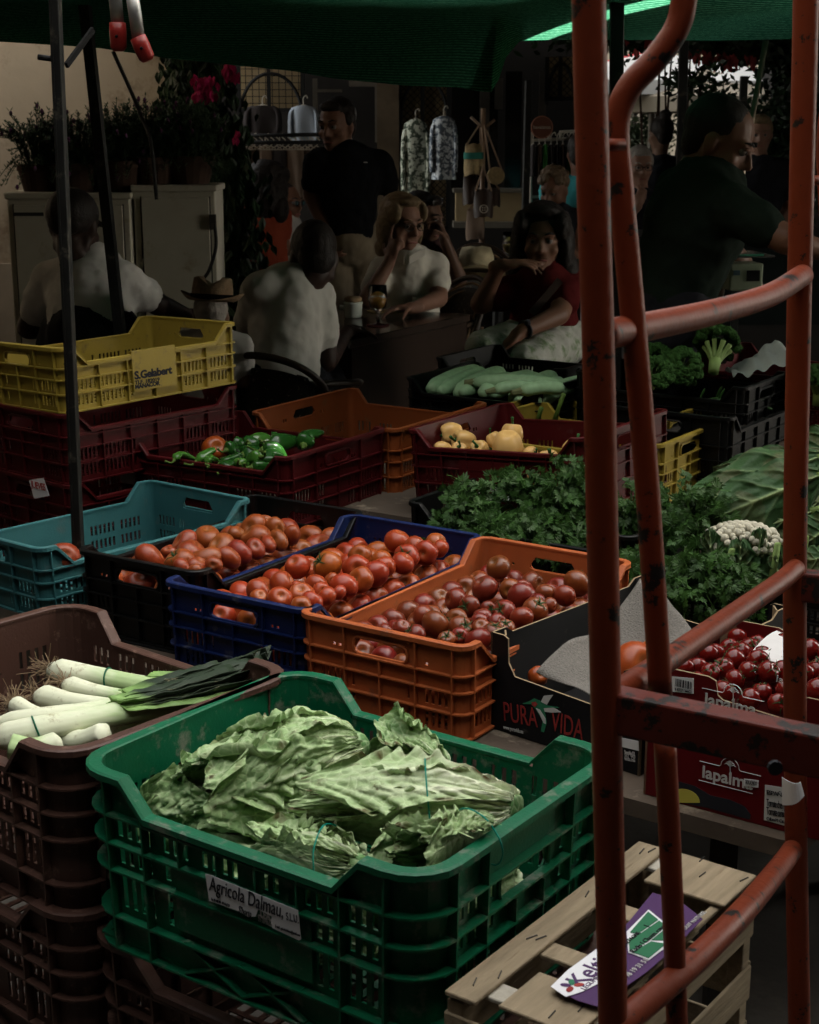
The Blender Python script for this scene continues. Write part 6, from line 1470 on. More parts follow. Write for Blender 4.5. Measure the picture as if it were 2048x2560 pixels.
bm = bmesh.new(); p = atd(1019, 440, Y=8.83); tube(bm, [p + Vector((.022 * cos(2 * pi * k / 20), 0, .022 * sin(2 * pi * k / 20))) for k in range(21)], .003, 5, caps=False)
for k in range(4): ball(bm, p + Vector((.009 * cos(pi / 4 + k * pi / 2), 0, .009 * sin(pi / 4 + k * pi / 2))), .0045, 6, 5)
o = obj('ornament', bm, M_hang, world=True); tag(o, 'round white ornament hanging on a dark leather bag', 'ornament')

# ------------------------------------------------------------------ right: parasols, far buildings, bushes
M_canv = mat('white_canvas', (.50, .49, .47), rough=.8, var=.04, trans=.3); M_canv2 = mat('beige_canvas', (.45, .38, .28), rough=.8, var=.05, trans=.25); M_redc = mat('red_canvas', (.42, .03, .03), rough=.8, trans=.2)
def parasol(label, dx, dyrim, Y, half, rise, m, drop=.16, yaw=.3):
    c = atd(dx, dyrim, Y=Y); r = empty('parasol', (c.x, Y, 0), label, 'parasol', 'parasols at the back', yaw); bm = bmesh.new(); zt_ = c.z
    co = [Vector((sx * half, sy * half, zt_)) for sx, sy in ((-1, -1), (1, -1), (1, 1), (-1, 1))]; ap = bm.verts.new((0, 0, zt_ + rise)); tv = [bm.verts.new(q) for q in co]; lv = [bm.verts.new(q + Vector((0, 0, -drop))) for q in co]
    for k in range(4): bm.faces.new((ap, tv[k], tv[(k + 1) % 4])); bm.faces.new((tv[k], lv[k], lv[(k + 1) % 4], tv[(k + 1) % 4]))
    o = obj('canopy', bm, m, r); mod(o, 'SOLIDIFY', thickness=.006)
    bm = bmesh.new(); tube(bm, [(0, 0, 0), (0, 0, zt_ + rise)], .03, 10)
    for q in co: tube(bm, [(0, 0, zt_ + rise - .02), q - Vector((0, 0, .01))], .012, 6)
    obj('frame', bm, M_frame, r); return r
parasol('large white parasol, brightest thing behind the trolley', 1375, 178, 15, 1.25, .30, M_canv, .12, .25)
parasol('white parasol at the left edge of the near trolley rail', 1255, 186, 16.5, .5, .18, M_canv, .03, .5)
parasol('beige parasol under and right of the large white one', 1480, 206, 14.2, .75, .25, M_canv2, .13, .4)
parasol('red parasol above the white ones', 1340, 142, 17, .50, .16, M_redc, .03, .2)
M_bg1 = mat('beige_render', (.46, .40, .31), rough=.9, var=.08); M_bg2 = mat('cream_render', (.60, .54, .42), rough=.9, var=.08); M_shut = mat('louvre', (.13, .13, .10), rough=.7)
bl = empty('building', (at(1700, 300, Y=22).x, 22, 0), 'sunlit beige building beyond the parasols with a louvred shutter', 'building')
bm = bmesh.new(); rectbox(bm, 1240, -60, 1640, 420, 22, .5); obj('wall', bm, M_bg1, bl, world=True)
bm = bmesh.new(); rectbox(bm, 1432, 60, 1470, 420, 21.6, .3); obj('pier', bm, M_bg2, bl, world=True)
bm = bmesh.new()
for k in range(16): rectbox(bm, 1478, 248 + k * 4, 1490, 250.4 + k * 4, 21.9, .06)
obj('shutter', bm, M_shut, bl, world=True)
bl = empty('building', (4.6, 13, 0), 'dark building side beyond the seller at the right', 'building')
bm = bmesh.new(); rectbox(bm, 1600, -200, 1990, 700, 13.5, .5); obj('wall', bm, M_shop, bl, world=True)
bl = empty('building', (-6, 24, 0), 'dark building far behind the shops', 'building'); bm = bmesh.new(); box(bm, (-8, 24, 5), (24, .5, 10)); obj('wall', bm, M_shop, bl, world=True)
M_bush = mat('oleander', (.05, .08, .03), rough=.6, var=.4)
def bush(label, blobs, Y, m=M_bush, s=.05, name='bush', cat='bush', flowers=None, group='bushes and trees at the back'):
    rnd = random.Random(len(label)); r = empty(name, atd(blobs[0][0], blobs[0][1], Y=Y), label, cat, group); bm = bmesh.new()
    for (x, y, ex, ez, n) in blobs:
        c = atd(x, y, Y=Y)
        for i in range(n):
            p = c + Vector((rnd.gauss(0, .45) * ex, rnd.gauss(0, .4) * ex, rnd.gauss(0, .45) * ez)); d = Vector((rnd.uniform(-1, 1), rnd.uniform(-1, 1), rnd.uniform(-.5, 1.2))).normalized() * s * rnd.uniform(.7, 1.6); sd = d.cross(Vector((rnd.uniform(-1, 1), 1, 0))).normalized() * s * .22
            v = [bm.verts.new(q) for q in (p, p + d * .5 + sd, p + d, p + d * .5 - sd)]; bm.faces.new(v)
    obj('foliage', bm, m, r, world=True); bm = bmesh.new(); c = atd(blobs[0][0], blobs[0][1], Y=Y)
    for k in range(5): tube(bm, [(c.x + rnd.uniform(-.05, .05), Y, 0), (c.x + rnd.uniform(-.2, .2), Y, c.z + rnd.uniform(0, .2))], [.018, .006], 5)
    obj('stem', bm, M_terra, r, world=True)
    if flowers:
        for (x, y, ex, n) in flowers: bm = bmesh.new(); foliage(bm, atd(x, y, Y=Y - .4), (ex, ex * .4, ex * .35), n, .035, rnd); obj('flower_cluster', bm, M_pinkf, r, world=True)
M_pinkf = mat('pink_petals', (.40, .06, .06), rough=.7, trans=.2, var=.3)
bush('olive green bush in front of the beige building', [(1360, 270, .35, .4, 900), (1385, 260, .2, .3, 350), (1340, 300, .3, .2, 300)], 16)
bush('dark branches crossing the white parasol', [(1450, 172, .22, .10, 70), (1480, 165, .2, .12, 90), (1430, 185, .12, .12, 40), (1500, 198, .22, .08, 70)], 11, M_ivy, .06, 'branch', 'branch')
bush('dark flowering tree hanging above the parasols', [(1400, 70, 1.0, .12, 1500), (1500, 72, 1.0, .13, 1800), (1600, 80, .5, .2, 1400), (1660, 130, .2, .30, 700), (1330, 80, .4, .08, 500)], 11.5, M_ivy, .08, 'flowering_tree', 'tree', [(1385, 100, .2, 30), (1400, 108, .1, 14), (1480, 124, .1, 16), (1515, 130, .12, 18), (1545, 128, .08, 10), (1590, 130, .1, 8)])

st = empty('market_stall', (3.0, 9.2, 0), 'dark counter of a farther market stall at the right', 'stall'); bm = bmesh.new(); box(bm, (0, 0, .5), (3.4, .8, 1.0)); obj('counter', bm, M_shop, st); bm = bmesh.new(); box(bm, (0, -.41, .75), (3.4, .01, .5)); obj('cloth_front', bm, M_tarp, st)
rnd = random.Random(8)
bush('dark hedge of oleander behind the farther stall', [(1600, 330, .25, .35, 900), (1650, 330, .4, .4, 900), (1700, 280, .5, .5, 900)], 11.4, M_ivy, .07)
M_plaid = mat('plaid_cloth', (.30, .29, .24), rough=.9, var=.2, vs=10, dirt=(.03, .03, .025), dirt_amt=.10, ds=26)
c = atd(1392, 725, Y=5.05); bm = bmesh.new(); sheet(bm, lambda u, v: c + Vector(((u - .5) * .12, .012 * sin(u * 19) * (1.2 - v), .09 * (v - .5))), 30, 6); o = obj('checked_cloth', bm, M_plaid, smooth=True, world=True); mod(o, 'SOLIDIFY', thickness=.003); tag(o, 'pale checked cloth hanging behind the broccoli', 'cloth')
# ------------------------------------------------------------------ people
def skin(name, col): return mat(name, col, rough=.5, spec=.35, var=.10, vs=20, bump=.1, bs=60)
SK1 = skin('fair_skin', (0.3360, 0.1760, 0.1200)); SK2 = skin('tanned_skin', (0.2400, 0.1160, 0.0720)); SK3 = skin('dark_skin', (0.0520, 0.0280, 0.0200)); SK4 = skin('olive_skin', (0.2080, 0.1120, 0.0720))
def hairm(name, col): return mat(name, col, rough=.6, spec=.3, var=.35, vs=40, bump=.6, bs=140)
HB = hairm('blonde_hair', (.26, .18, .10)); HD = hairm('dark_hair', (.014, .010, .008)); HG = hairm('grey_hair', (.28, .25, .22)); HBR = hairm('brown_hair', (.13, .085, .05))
M_eye = mat('eyeball', (.16, .14, .125), rough=.4, spec=.2); M_iris = mat('iris', (.02, .012, .008), rough=.2); M_lip = mat('lips', (.22, .07, .06), rough=.5)
def fabric(name, col): return mat(name, col, rough=.9, spec=.1, var=.07, vs=5, bump=.35, bs=16)
clouds = bpy.data.textures.new('folds', 'CLOUDS'); clouds.noise_scale = .055
strands = bpy.data.textures.new('strands', 'CLOUDS'); strands.noise_scale = .018
def caps(bm, a, b, ra, rb):
    a = Vector(a); b = Vector(b); d = b - a; L = d.length
    if L < 1e-5: ball(bm, a, ra, 14, 10); return
    d = d / L; pts = [a - d * ra * .98, a - d * ra * .7, a, a.lerp(b, .5), b, b + d * rb * .7, b + d * rb * .98]
    rs = [ra * .2, ra * .72, ra, (ra + rb) / 2, rb, rb * .72, rb * .2]; tube(bm, pts, rs, 14)
def ell(bm, c, r, R): ball(bm, c, 1.0, 18, 12, R, r)
def head_parts(bm, c, R, s):
    def e(p, r): ell(bm, c + R @ (Vector(p) * s), tuple(x * s for x in r), R)
    def k(a, b, ra, rb): caps(bm, c + R @ (Vector(a) * s), c + R @ (Vector(b) * s), ra * s, rb * s)
    e((0, .012, .030), (.074, .094, .088)); e((0, -.020, -.025), (.062, .066, .080)); e((0, -.032, -.085), (.046, .044, .030))
    k((0, -.083, .012), (0, -.102, -.028), .0085, .0125); k((-.012, -.088, -.032), (.012, -.088, -.032), .009, .009)
    k((-.045, -.070, .026), (-.012, -.082, .022), .009, .0105); k((.045, -.070, .026), (.012, -.082, .022), .009, .0105)
    e((-.040, -.052, -.028), (.024, .024, .022)); e((.040, -.052, -.028), (.024, .024, .022))
    k((-.020, -.077, -.062), (.020, -.077, -.062), .0075, .0075); k((-.016, -.074, -.073), (.016, -.074, -.073), .008, .008); e((0, -.066, -.098), (.020, .018, .015))
    for sx in (-1, 1):
        e((sx * .076, .012, -.005), (.009, .018, .030)); k((sx * .048, .02, -.07), (sx * .055, .01, -.02), .018, .02)
def finger_chain(bm, p, d, n, lens, r, curl):
    for l, k in zip(lens, (1.0, .92, .84)):
        ax = d.cross(n).normalized(); d = (Matrix.Rotation(curl, 3, ax) @ d).normalized(); n = ax.cross(d) * -1 if False else (Matrix.Rotation(curl, 3, ax) @ n)
        q = p + d * l; caps(bm, p, q, r * k, r * k * .9); p = q
def hand(bm, w, d, n, side=1, curl=.35, spread=.12, s=1.0, point=False):
    """w wrist, d finger direction, n palm normal (towards what it holds)"""
    d = Vector(d).normalized(); n = Vector(n); n = (n - d * n.dot(d)).normalized(); sd = d.cross(n) * side
    Rm = Matrix((sd, d, n)).transposed()
    ell(bm, w + d * .045 * s, (.038 * s, .052 * s, .016 * s), Rm); caps(bm, w - d * .02 * s, w + d * .02 * s, .024 * s, .026 * s)
    for i, (o_, L_) in enumerate(((.029, .70), (.010, .80), (-.010, .75), (-.028, .58))):
        c_ = curl * (1 + .25 * i) if not (point and i == 0) else .08
        dd = (d + sd * spread * (1.5 - i) * .5).normalized(); finger_chain(bm, w + (d * .085 + sd * o_) * s, dd, n, [.046 * L_ * s, .030 * L_ * s * 1.1, .024 * L_ * s], .0082 * s, c_)
    finger_chain(bm, w + (d * .030 + sd * .030) * s, (d * .6 + sd * .8).normalized(), n, [.036 * s, .028 * s, .02 * s], .0098 * s, .25)
def person(label, head, yaw, pitch, sk, hairk, hairm_, shirt, nb, shL, shR, hip, armL=None, armR=None, s=1.0, sleeve='short', roll=0, kneeL=None, kneeR=None, pants=None, vox=.009, girth=1.0, extra=None, chest=1.0, neckw=1.0):
    """head, nb (neck base), shoulders, hip ... are world points; arm = (elbow, wrist, hand dir, palm normal, curl, point)"""
    root = empty('person', (hip.x, hip.y, 0), label, 'person'); R = Rz(yaw) @ Rx(pitch) @ Ry(roll)
    bm = bmesh.new(); head_parts(bm, head, R, s)
    caps(bm, nb, head + R @ Vector((0, .022, -.06)) * s, .058 * s * neckw, .052 * s * neckw)
    sx = (shR - shL).normalized(); up = ((shL + shR) / 2 - hip).normalized(); fw = sx.cross(up).normalized(); up = fw.cross(sx).normalized() * (1 if fw.cross(sx).dot(up) > 0 else -1)
    Rt = Matrix((sx, fw, up)).transposed(); W_ = (shR - shL).length / 2; mid = (shL + shR) / 2
    def torso(b, inf):
        inf = inf * .8
        ell(b, mid.lerp(hip, .22), (W_ * .98 + inf, (.115 * chest + inf) * s, (.17 + inf) * s), Rt); ell(b, mid.lerp(hip, .55), (W_ * .86 * girth + inf, (.115 * girth + inf) * s, (.18 + inf) * s), Rt)
        ell(b, hip, (W_ * .90 * girth + inf, (.125 * girth + inf) * s, (.14 + inf) * s), Rt)
        for sh_ in (shL, shR): caps(b, nb.lerp(sh_, .25) - up * .03, sh_, (.055 + inf) * s, (.060 + inf) * s)
        caps(b, mid, hip, (.105 * chest + inf) * s, (.12 * girth + inf) * s)
    torso(bm, 0)
    arms = [(shL, armL, -1), (shR, armR, 1)]
    for sh_, a_, sd_ in arms:
        if not a_: continue
        e_, w_ = a_[0], a_[1]; caps(bm, sh_, e_, .050 * s, .040 * s); caps(bm, e_, w_, .040 * s, .026 * s)
        if len(a_) > 2 and a_[2] is not None: hand(bm, w_, a_[2], a_[3], side=a_[6] if len(a_) > 6 else sd_, curl=a_[4], point=a_[5], s=s * 1.02)
    kn = [k for k in (kneeL, kneeR) if k is not None]
    for k in kn:
        off = sx * (.09 if k is kneeR else -.09); caps(bm, hip + off, k, .085 * s, .058 * s); caps(bm, k, Vector((k.x, k.y, .08)), .055 * s, .038 * s); f_ = Vector((fw.x, fw.y, 0)).normalized(); caps(bm, Vector((k.x, k.y, .04)), Vector((k.x, k.y, .035)) + f_ * .16, .036, .030)
    o = obj('body', bm, sk, root, world=True); mod(o, 'REMESH', mode='VOXEL', voxel_size=vox, use_smooth_shade=True); mod(o, 'SMOOTH', factor=.5, iterations=1)
    # eyes, brows
    for q in (-1, 1):
        bm = bmesh.new(); ball(bm, head + R @ Vector((q * .030, -.073, .006)) * s, .0125 * s, 12, 8); obj('eye', bm, M_eye, root, smooth=True, world=True)
        bm = bmesh.new(); ball(bm, head + R @ Vector((q * .030, -.0835, .005)) * s, .0052 * s, 8, 6); obj('iris', bm, M_iris, root, smooth=True, world=True)
        bm = bmesh.new(); tube(bm, [head + R @ Vector((q * .015, -.0935, .029)) * s, head + R @ Vector((q * .033, -.088, .035)) * s, head + R @ Vector((q * .050, -.072, .030)) * s], [.003 * s, .0042 * s, .002 * s], 6); obj('eyebrow', bm, hairm_, root, smooth=True, world=True)
        bm = bmesh.new(); tube(bm, [head + R @ Vector((q * .017, -.0855, .013)) * s, head + R @ Vector((q * .030, -.0875, .0165)) * s, head + R @ Vector((q * .044, -.078, .012)) * s], [.0025 * s, .0042 * s, .0025 * s], 6); obj('eyelid', bm, sk, root, smooth=True, world=True)
    bm = bmesh.new(); tube(bm, spline([head + R @ Vector((-.024, -.0775, -.067)) * s, head + R @ Vector((-.008, -.0875, -.064)) * s, head + R @ Vector((.008, -.0875, -.064)) * s, head + R @ Vector((.024, -.0775, -.067)) * s], 4), .0042 * s, 6); obj('mouth', bm, M_lip, root, smooth=True, world=True)
    # hair
    bm = bmesh.new()
    def he(p, r): ell(bm, head + R @ (Vector(p) * s), tuple(x * s for x in r), R)
    if hairk == 'short': he((0, .030, .046), (.081, .094, .088)); he((0, .068, -.008), (.066, .045, .070)); he((0, -.045, .093), (.055, .035, .026)); he((-.072, .005, .035), (.012, .03, .035)); he((.072, .005, .035), (.012, .03, .035))
    if hairk == 'buzz': he((0, .026, .038), (.079, .097, .088)); he((0, .060, -.01), (.066, .045, .065))
    if hairk == 'bob':
        he((0, .034, .050), (.094, .098, .092)); he((0, .075, -.03), (.088, .055, .10)); he((.0, -.030, .106), (.060, .055, .024))
        for q in (-1, 1): he((q * .080, .030, -.02), (.026, .055, .090)); he((q * .068, -.012, .055), (.028, .062, .052)); he((q * .078, .045, -.10), (.028, .045, .045))
    if hairk == 'long':
        he((0, .034, .052), (.098, .104, .094)); he((0, .080, -.06), (.105, .06, .14)); he((.0, -.025, .110), (.070, .055, .028))
        for q in (-1, 1): he((q * .088, .020, -.03), (.034, .062, .105)); he((q * .074, -.018, .058), (.034, .066, .056)); he((q * .098, .03, -.12), (.040, .055, .075))
    if hairk == 'curly':
        rr_ = random.Random(3); he((0, .030, .048), (.082, .094, .080))
        for i in range(60):
            a = rr_.random() * 2 * pi; e_ = rr_.uniform(.15, 1.5); he((.078 * cos(a) * cos(e_), .02 + .085 * sin(a) * cos(e_), .05 + .078 * sin(e_)), (.022, .022, .022))
    if hairk == 'bun': he((0, .030, .046), (.082, .096, .088)); he((0, .07, -.01), (.06, .045, .06)); he((0, .075, .13), (.045, .045, .042))
    if hairk == 'cap':
        he((0, .024, .040), (.084, .104, .086)); he((0, .075, .0), (.06, .03, .04))
    o = obj('hair' if hairk != 'cap' else 'cap', bm, hairm_, root, world=True); mod(o, 'REMESH', mode='VOXEL', voxel_size=.006, use_smooth_shade=True); mod(o, 'SMOOTH', factor=.5, iterations=2); mod(o, 'DISPLACE', texture=strands, strength={'cap': .001, 'buzz': .004, 'short': .007, 'bob': .007, 'long': .009, 'bun': .006}.get(hairk, .016), mid_level=.5)
    if hairk == 'cap':
        bm = bmesh.new(); sheet(bm, lambda u, v: head + R @ (Vector(((u - .5) * .15, -.075 - .075 * v * (1 - (2 * u - 1) ** 2 * .6), .045 - .02 * v - .03 * (2 * u - 1) ** 2)) * s), 10, 5); o = obj('peak', bm, hairm_, root, world=True); mod(o, 'SOLIDIFY', thickness=.003)
    # shirt
    bm = bmesh.new(); torso(bm, .014)
    if sleeve != 'none':
        for sh_, a_, sd_ in arms:
            if a_: caps(bm, sh_, sh_.lerp(a_[0], .62 if sleeve == 'short' else 1), (.064) * s, (.062 if sleeve == 'short' else .05) * s)
            if a_ and sleeve == 'long': caps(bm, a_[0], a_[0].lerp(a_[1], .9), .05 * s, .038 * s)
    o = obj('shirt', bm, shirt, root, world=True); mod(o, 'REMESH', mode='VOXEL', voxel_size=.010, use_smooth_shade=True); mod(o, 'SMOOTH', factor=.6, iterations=22); mod(o, 'DISPLACE', texture=clouds, strength=.016, mid_level=.5)
    if pants and kn:
        bm = bmesh.new(); ell(bm, hip - up * .02, (W_ * .94 * girth, .145 * girth * s, .13 * s), Rt)
        for k in kn: off = sx * (.09 if k is kneeR else -.09); caps(bm, hip + off, k, .098 * s, .078 * s)
        o = obj('trousers', bm, pants, root, world=True); mod(o, 'REMESH', mode='VOXEL', voxel_size=.011, use_smooth_shade=True); mod(o, 'SMOOTH', factor=.5, iterations=2); mod(o, 'DISPLACE', texture=clouds, strength=.02, mid_level=.5)
    return root, R
def glasses(root, head, R, s, m, lens=None, up=0.0, back=0.0):
    bm = bmesh.new()
    for q in (-1, 1):
        c = Vector((q * .031, -.100 + back, .004 + up)); tube(bm, [head + R @ ((c + Vector((.024 * cos(a), 0, .017 * sin(a)))) * s) for a in [2 * pi * k / 20 for k in range(21)]], .0019, 6, caps=False)
        tube(bm, [head + R @ (Vector((q * .054, -.098 + back, .008 + up)) * s), head + R @ (Vector((q * .080, .0 + back, .010 + up)) * s)], .0018, 5)
    tube(bm, [head + R @ (Vector((-.008, -.102 + back, .008 + up)) * s), head + R @ (Vector((.008, -.102 + back, .008 + up)) * s)], .0018, 5)
    obj('glasses', bm, m, root, world=True)
    if lens:
        for q in (-1, 1):
            bm = bmesh.new(); ell(bm, head + R @ (Vector((q * .031, -.100 + back, .004 + up)) * s), (.023 * s, .003 * s, .016 * s), R); obj('lens', bm, lens, root, smooth=True, world=True)
A = atd
D2 = radians
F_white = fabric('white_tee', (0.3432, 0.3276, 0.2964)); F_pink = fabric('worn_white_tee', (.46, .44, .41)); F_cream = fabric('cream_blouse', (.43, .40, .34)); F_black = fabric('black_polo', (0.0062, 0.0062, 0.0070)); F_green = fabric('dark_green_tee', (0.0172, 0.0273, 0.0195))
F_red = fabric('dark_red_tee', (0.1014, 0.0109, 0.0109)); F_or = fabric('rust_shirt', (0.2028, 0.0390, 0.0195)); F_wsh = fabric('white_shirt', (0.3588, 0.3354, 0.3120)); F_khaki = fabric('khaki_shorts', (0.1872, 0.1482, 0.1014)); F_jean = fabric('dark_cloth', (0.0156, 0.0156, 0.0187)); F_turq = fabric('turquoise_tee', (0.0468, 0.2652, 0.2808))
M_wire2 = mat('glasses_frame', (.02, .015, .012), rough=.3); M_sun = mat('sunglass_lens', (.012, .012, .014), rough=.05, spec=1.0, coat=1)
Z3 = Vector((0, 0, 0))
# left man with cap, back to the camera
Y = 5.7
person('man in a black cap and worn white t-shirt seen from behind at far left', A(158, 478, Y=Y), D2(165), D2(12), SK3, 'cap', HD, F_pink, A(165, 558, Y=Y - .02), A(262, 592, Y=Y - .02), A(105, 592, Y=Y + .05), A(195, 705, Y=Y - .1),
       armL=(A(335, 642, Y=Y + .05), A(395, 665, Y=Y + .28), Vector((.6, .8, 0)), Vector((0, 0, -1)), .5, False), armR=(A(60, 690, Y=Y + .1), A(70, 700, Y=Y + .35)), girth=1.15, kneeL=A(230, 760, Y=Y + .4), kneeR=A(110, 760, Y=Y + .4), pants=F_jean, s=1.12)
# man in white tee, back to the camera
Y = 5.85
person('man in a white t-shirt with short black hair, sitting with his back turned', A(660, 545, Y=Y), D2(195), D2(22), SK3, 'buzz', HD, F_white, A(628, 600, Y=Y - .06), A(668, 625, Y=Y + .02), A(548, 612, Y=Y - .10), A(590, 815, Y=Y - .12),
       armL=(A(688, 760, Y=Y + .02), A(730, 700, Y=Y + .38), Vector((.3, 1, .1)), Vector((0, 0, -1)), .5, False), armR=(A(515, 720, Y=Y + .15), A(600, 700, Y=Y + .4)), girth=1.05, kneeL=A(690, 800, Y=Y + .45), kneeR=A(600, 800, Y=Y + .45), pants=F_jean, s=1.12, vox=.009)
# blonde woman
Y = 7.35; hd = A(850, 474, Y=Y)
r, R = person('blonde woman with glasses and a cream blouse resting her cheek on her hand', hd, D2(32), D2(4), SK1, 'bob', HB, F_cream, A(856, 540, Y=Y + .03), A(808, 568, Y=Y), A(915, 560, Y=Y + .04), A(862, 680, Y=Y + .08),
       armL=(A(773, 632, Y=Y - .18), A(820, 552, Y=Y - .14), Vector((.25, .1, 1)), Vector((.5, .5, 0)), .75, True, 1), armR=(A(925, 628, Y=Y - .12), A(872, 648, Y=Y - .32), Vector((-1, -.3, 0)), Vector((0, 0, -1)), .3, False), girth=1.12, s=1.10)
glasses(r, hd, R, 1.10, M_wire2)
bm = bmesh.new(); nb = A(856, 540, Y=Y - .10)
for q in (-1, 1): sheet(bm, lambda u, v, q=q: nb + Vector((q * (.012 + .075 * u), -.005 - .02 * v + .06 * u, .0 + .035 * u - .035 * v - .0)), 6, 4)
o = obj('collar', bm, F_cream, r, world=True); mod(o, 'SOLIDIFY', thickness=.004)
# standing man in black polo
Y = 7.9; hd = A(708, 266, Y=Y)
r, R = person('tall dark haired man in a black polo and khaki shorts standing behind tables', hd, D2(-28), D2(6), SK2, 'short', HD, F_black, A(728, 318, Y=Y + .02), A(668, 342, Y=Y - .03), A(800, 345, Y=Y + .02), A(735, 500, Y=Y + .02),
       armL=(A(655, 410, Y=Y), A(688, 490, Y=Y - .08), Vector((.3, -.2, -1)), Vector((1, 0, 0)), .4, False), armR=(A(826, 415, Y=Y + .08), A(800, 492, Y=Y + .12), Vector((-.6, .2, -.6)), Vector((0, -1, 0)), .4, False), kneeL=A(712, 630, Y=Y), kneeR=A(762, 630, Y=Y + .05), pants=F_khaki, s=1.08, girth=1.0, vox=.008)
bm = bmesh.new(); box(bm, A(770, 342, Y=Y - .135), (.018, .002, .004)); obj('chest_mark', bm, M_white, r, world=True)
for q in (-1, 1):
    bm = bmesh.new(); nb = A(728, 322, Y=Y - .09); sheet(bm, lambda u, v, q=q: nb + Vector((q * (.01 + .07 * u), -.02 * v + .07 * u, .04 * u - .03 * v)), 6, 4); o = obj('collar', bm, F_black, r, world=True); mod(o, 'SOLIDIFY', thickness=.004)
# dark haired woman with sunglasses on her head
Y = 8.05; hd = A(893, 462, Y=Y)
r, R = person('woman with sunglasses pushed up on her dark hair sitting behind the blonde woman', hd, D2(62), D2(6), SK4, 'short', HD, fabric('patterned_top', (0.0780, 0.0390, 0.0390)), A(890, 525, Y=Y), A(868, 545, Y=Y - .1), A(925, 548, Y=Y + .1), A(900, 660, Y=Y),
       armR=(A(968, 590, Y=Y - .1), A(938, 510, Y=Y - .12), Vector((-.3, 0, 1)), Vector((-1, 0, 0)), .8, False, 1), armL=(A(880, 620, Y=Y - .2), A(930, 640, Y=Y - .3)), s=1.10, sleeve='none')
glasses(r, hd, R, 1.1, M_wire2, mat('shiny_lens', (.30, .28, .27), rough=.08, metal=.8), up=.085, back=.035)
# woman in red
Y = 6.2; hd = A(1142, 506, Y=Y)
r, R = person('dark haired woman in a dark red t-shirt sitting sideways by the table', hd, D2(-8), D2(2), SK2, 'long', HD, F_red, A(1148, 578, Y=Y + .04), A(1098, 604, Y=Y + .02), A(1196, 598, Y=Y + .02), A(1145, 720, Y=Y + .06),
       armL=(A(1012, 640, Y=Y - .05), A(1052, 560, Y=Y - .12), Vector((1, -.1, .15)), Vector((0, .2, -1)), .25, False, 1), armR=(A(1178, 662, Y=Y - .18), A(1095, 700, Y=Y - .32), Vector((-.8, -.2, -.7)), Vector((0, 0, -1)), .35, False, -1), kneeL=A(1020, 740, Y=Y - .3), kneeR=A(1100, 770, Y=Y - .35),
       pants=mat('floral_skirt', (.36, .36, .32), rough=.9, var=.3, vs=14, dirt=(.10, .14, .07), dirt_amt=.14, ds=22), s=1.08, girth=1.1, vox=.008)
bm = bmesh.new(); c = A(1106, 694, Y=Y - .31); d = (A(1095, 700, Y=Y - .32) - A(1178, 662, Y=Y - .18)).normalized(); n_ = d.cross(Vector((0, 0, 1))).normalized(); b_ = d.cross(n_)
tube(bm, [c + (n_ * cos(a) + b_ * sin(a)) * .033 for a in [2 * pi * k / 20 for k in range(21)]], .006, 6, caps=False); ball(bm, c - n_ * .02 + b_ * -.03, .014, 10, 6); obj('wristwatch', bm, M_ink, r, world=True)
bm = bmesh.new(); bar(bm, A(1180, 590, Y=Y - .13), A(1120, 660, Y=Y - .17), .03, .006, up=Vector((0, 1, 0))); obj('bag_strap', bm, M_leath, r, world=True)
# curly woman
Y = 9.0; hd = A(1166, 402, Y=Y)
person('woman with curly light brown hair and a dark top behind the woman in red', hd, D2(-30), D2(14), SK2, 'curly', HBR, F_jean, A(1168, 440, Y=Y), A(1128, 462, Y=Y), A(1210, 462, Y=Y), A(1170, 590, Y=Y), armL=(A(1105, 520, Y=Y - .1), A(1120, 470, Y=Y - .3)), armR=(A(1225, 530, Y=Y), A(1180, 540, Y=Y - .25)), s=1.0, sleeve='none', vox=.011)
# rust shirt and white shirt at the back left
Y = 8.9
person('long haired person in a rust red shirt seen from behind beside the climbing plant', A(566, 392, Y=Y), D2(150), 0, SK4, 'long', HD, F_or, A(560, 430, Y=Y), A(590, 455, Y=Y), A(530, 450, Y=Y), A(558, 560, Y=Y), armL=(A(596, 510, Y=Y), A(610, 530, Y=Y + .2)), armR=(A(522, 510, Y=Y), A(540, 540, Y=Y + .2)), s=1.05, vox=.011)
Y = 9.4; hd = A(606, 428, Y=Y)
r, R = person('person with sunglasses and a white long sleeved shirt behind the rust shirt', hd, D2(55), 0, SK2, 'buzz', HD, F_wsh, A(600, 468, Y=Y), A(585, 482, Y=Y - .08), A(618, 484, Y=Y + .05), A(598, 570, Y=Y), armL=(A(600, 535, Y=Y - .15), A(645, 530, Y=Y - .2)), armR=(A(640, 530, Y=Y), A(665, 520, Y=Y)), s=.98, sleeve='long', vox=.011)
glasses(r, hd, R, .98, M_wire2, M_sun)
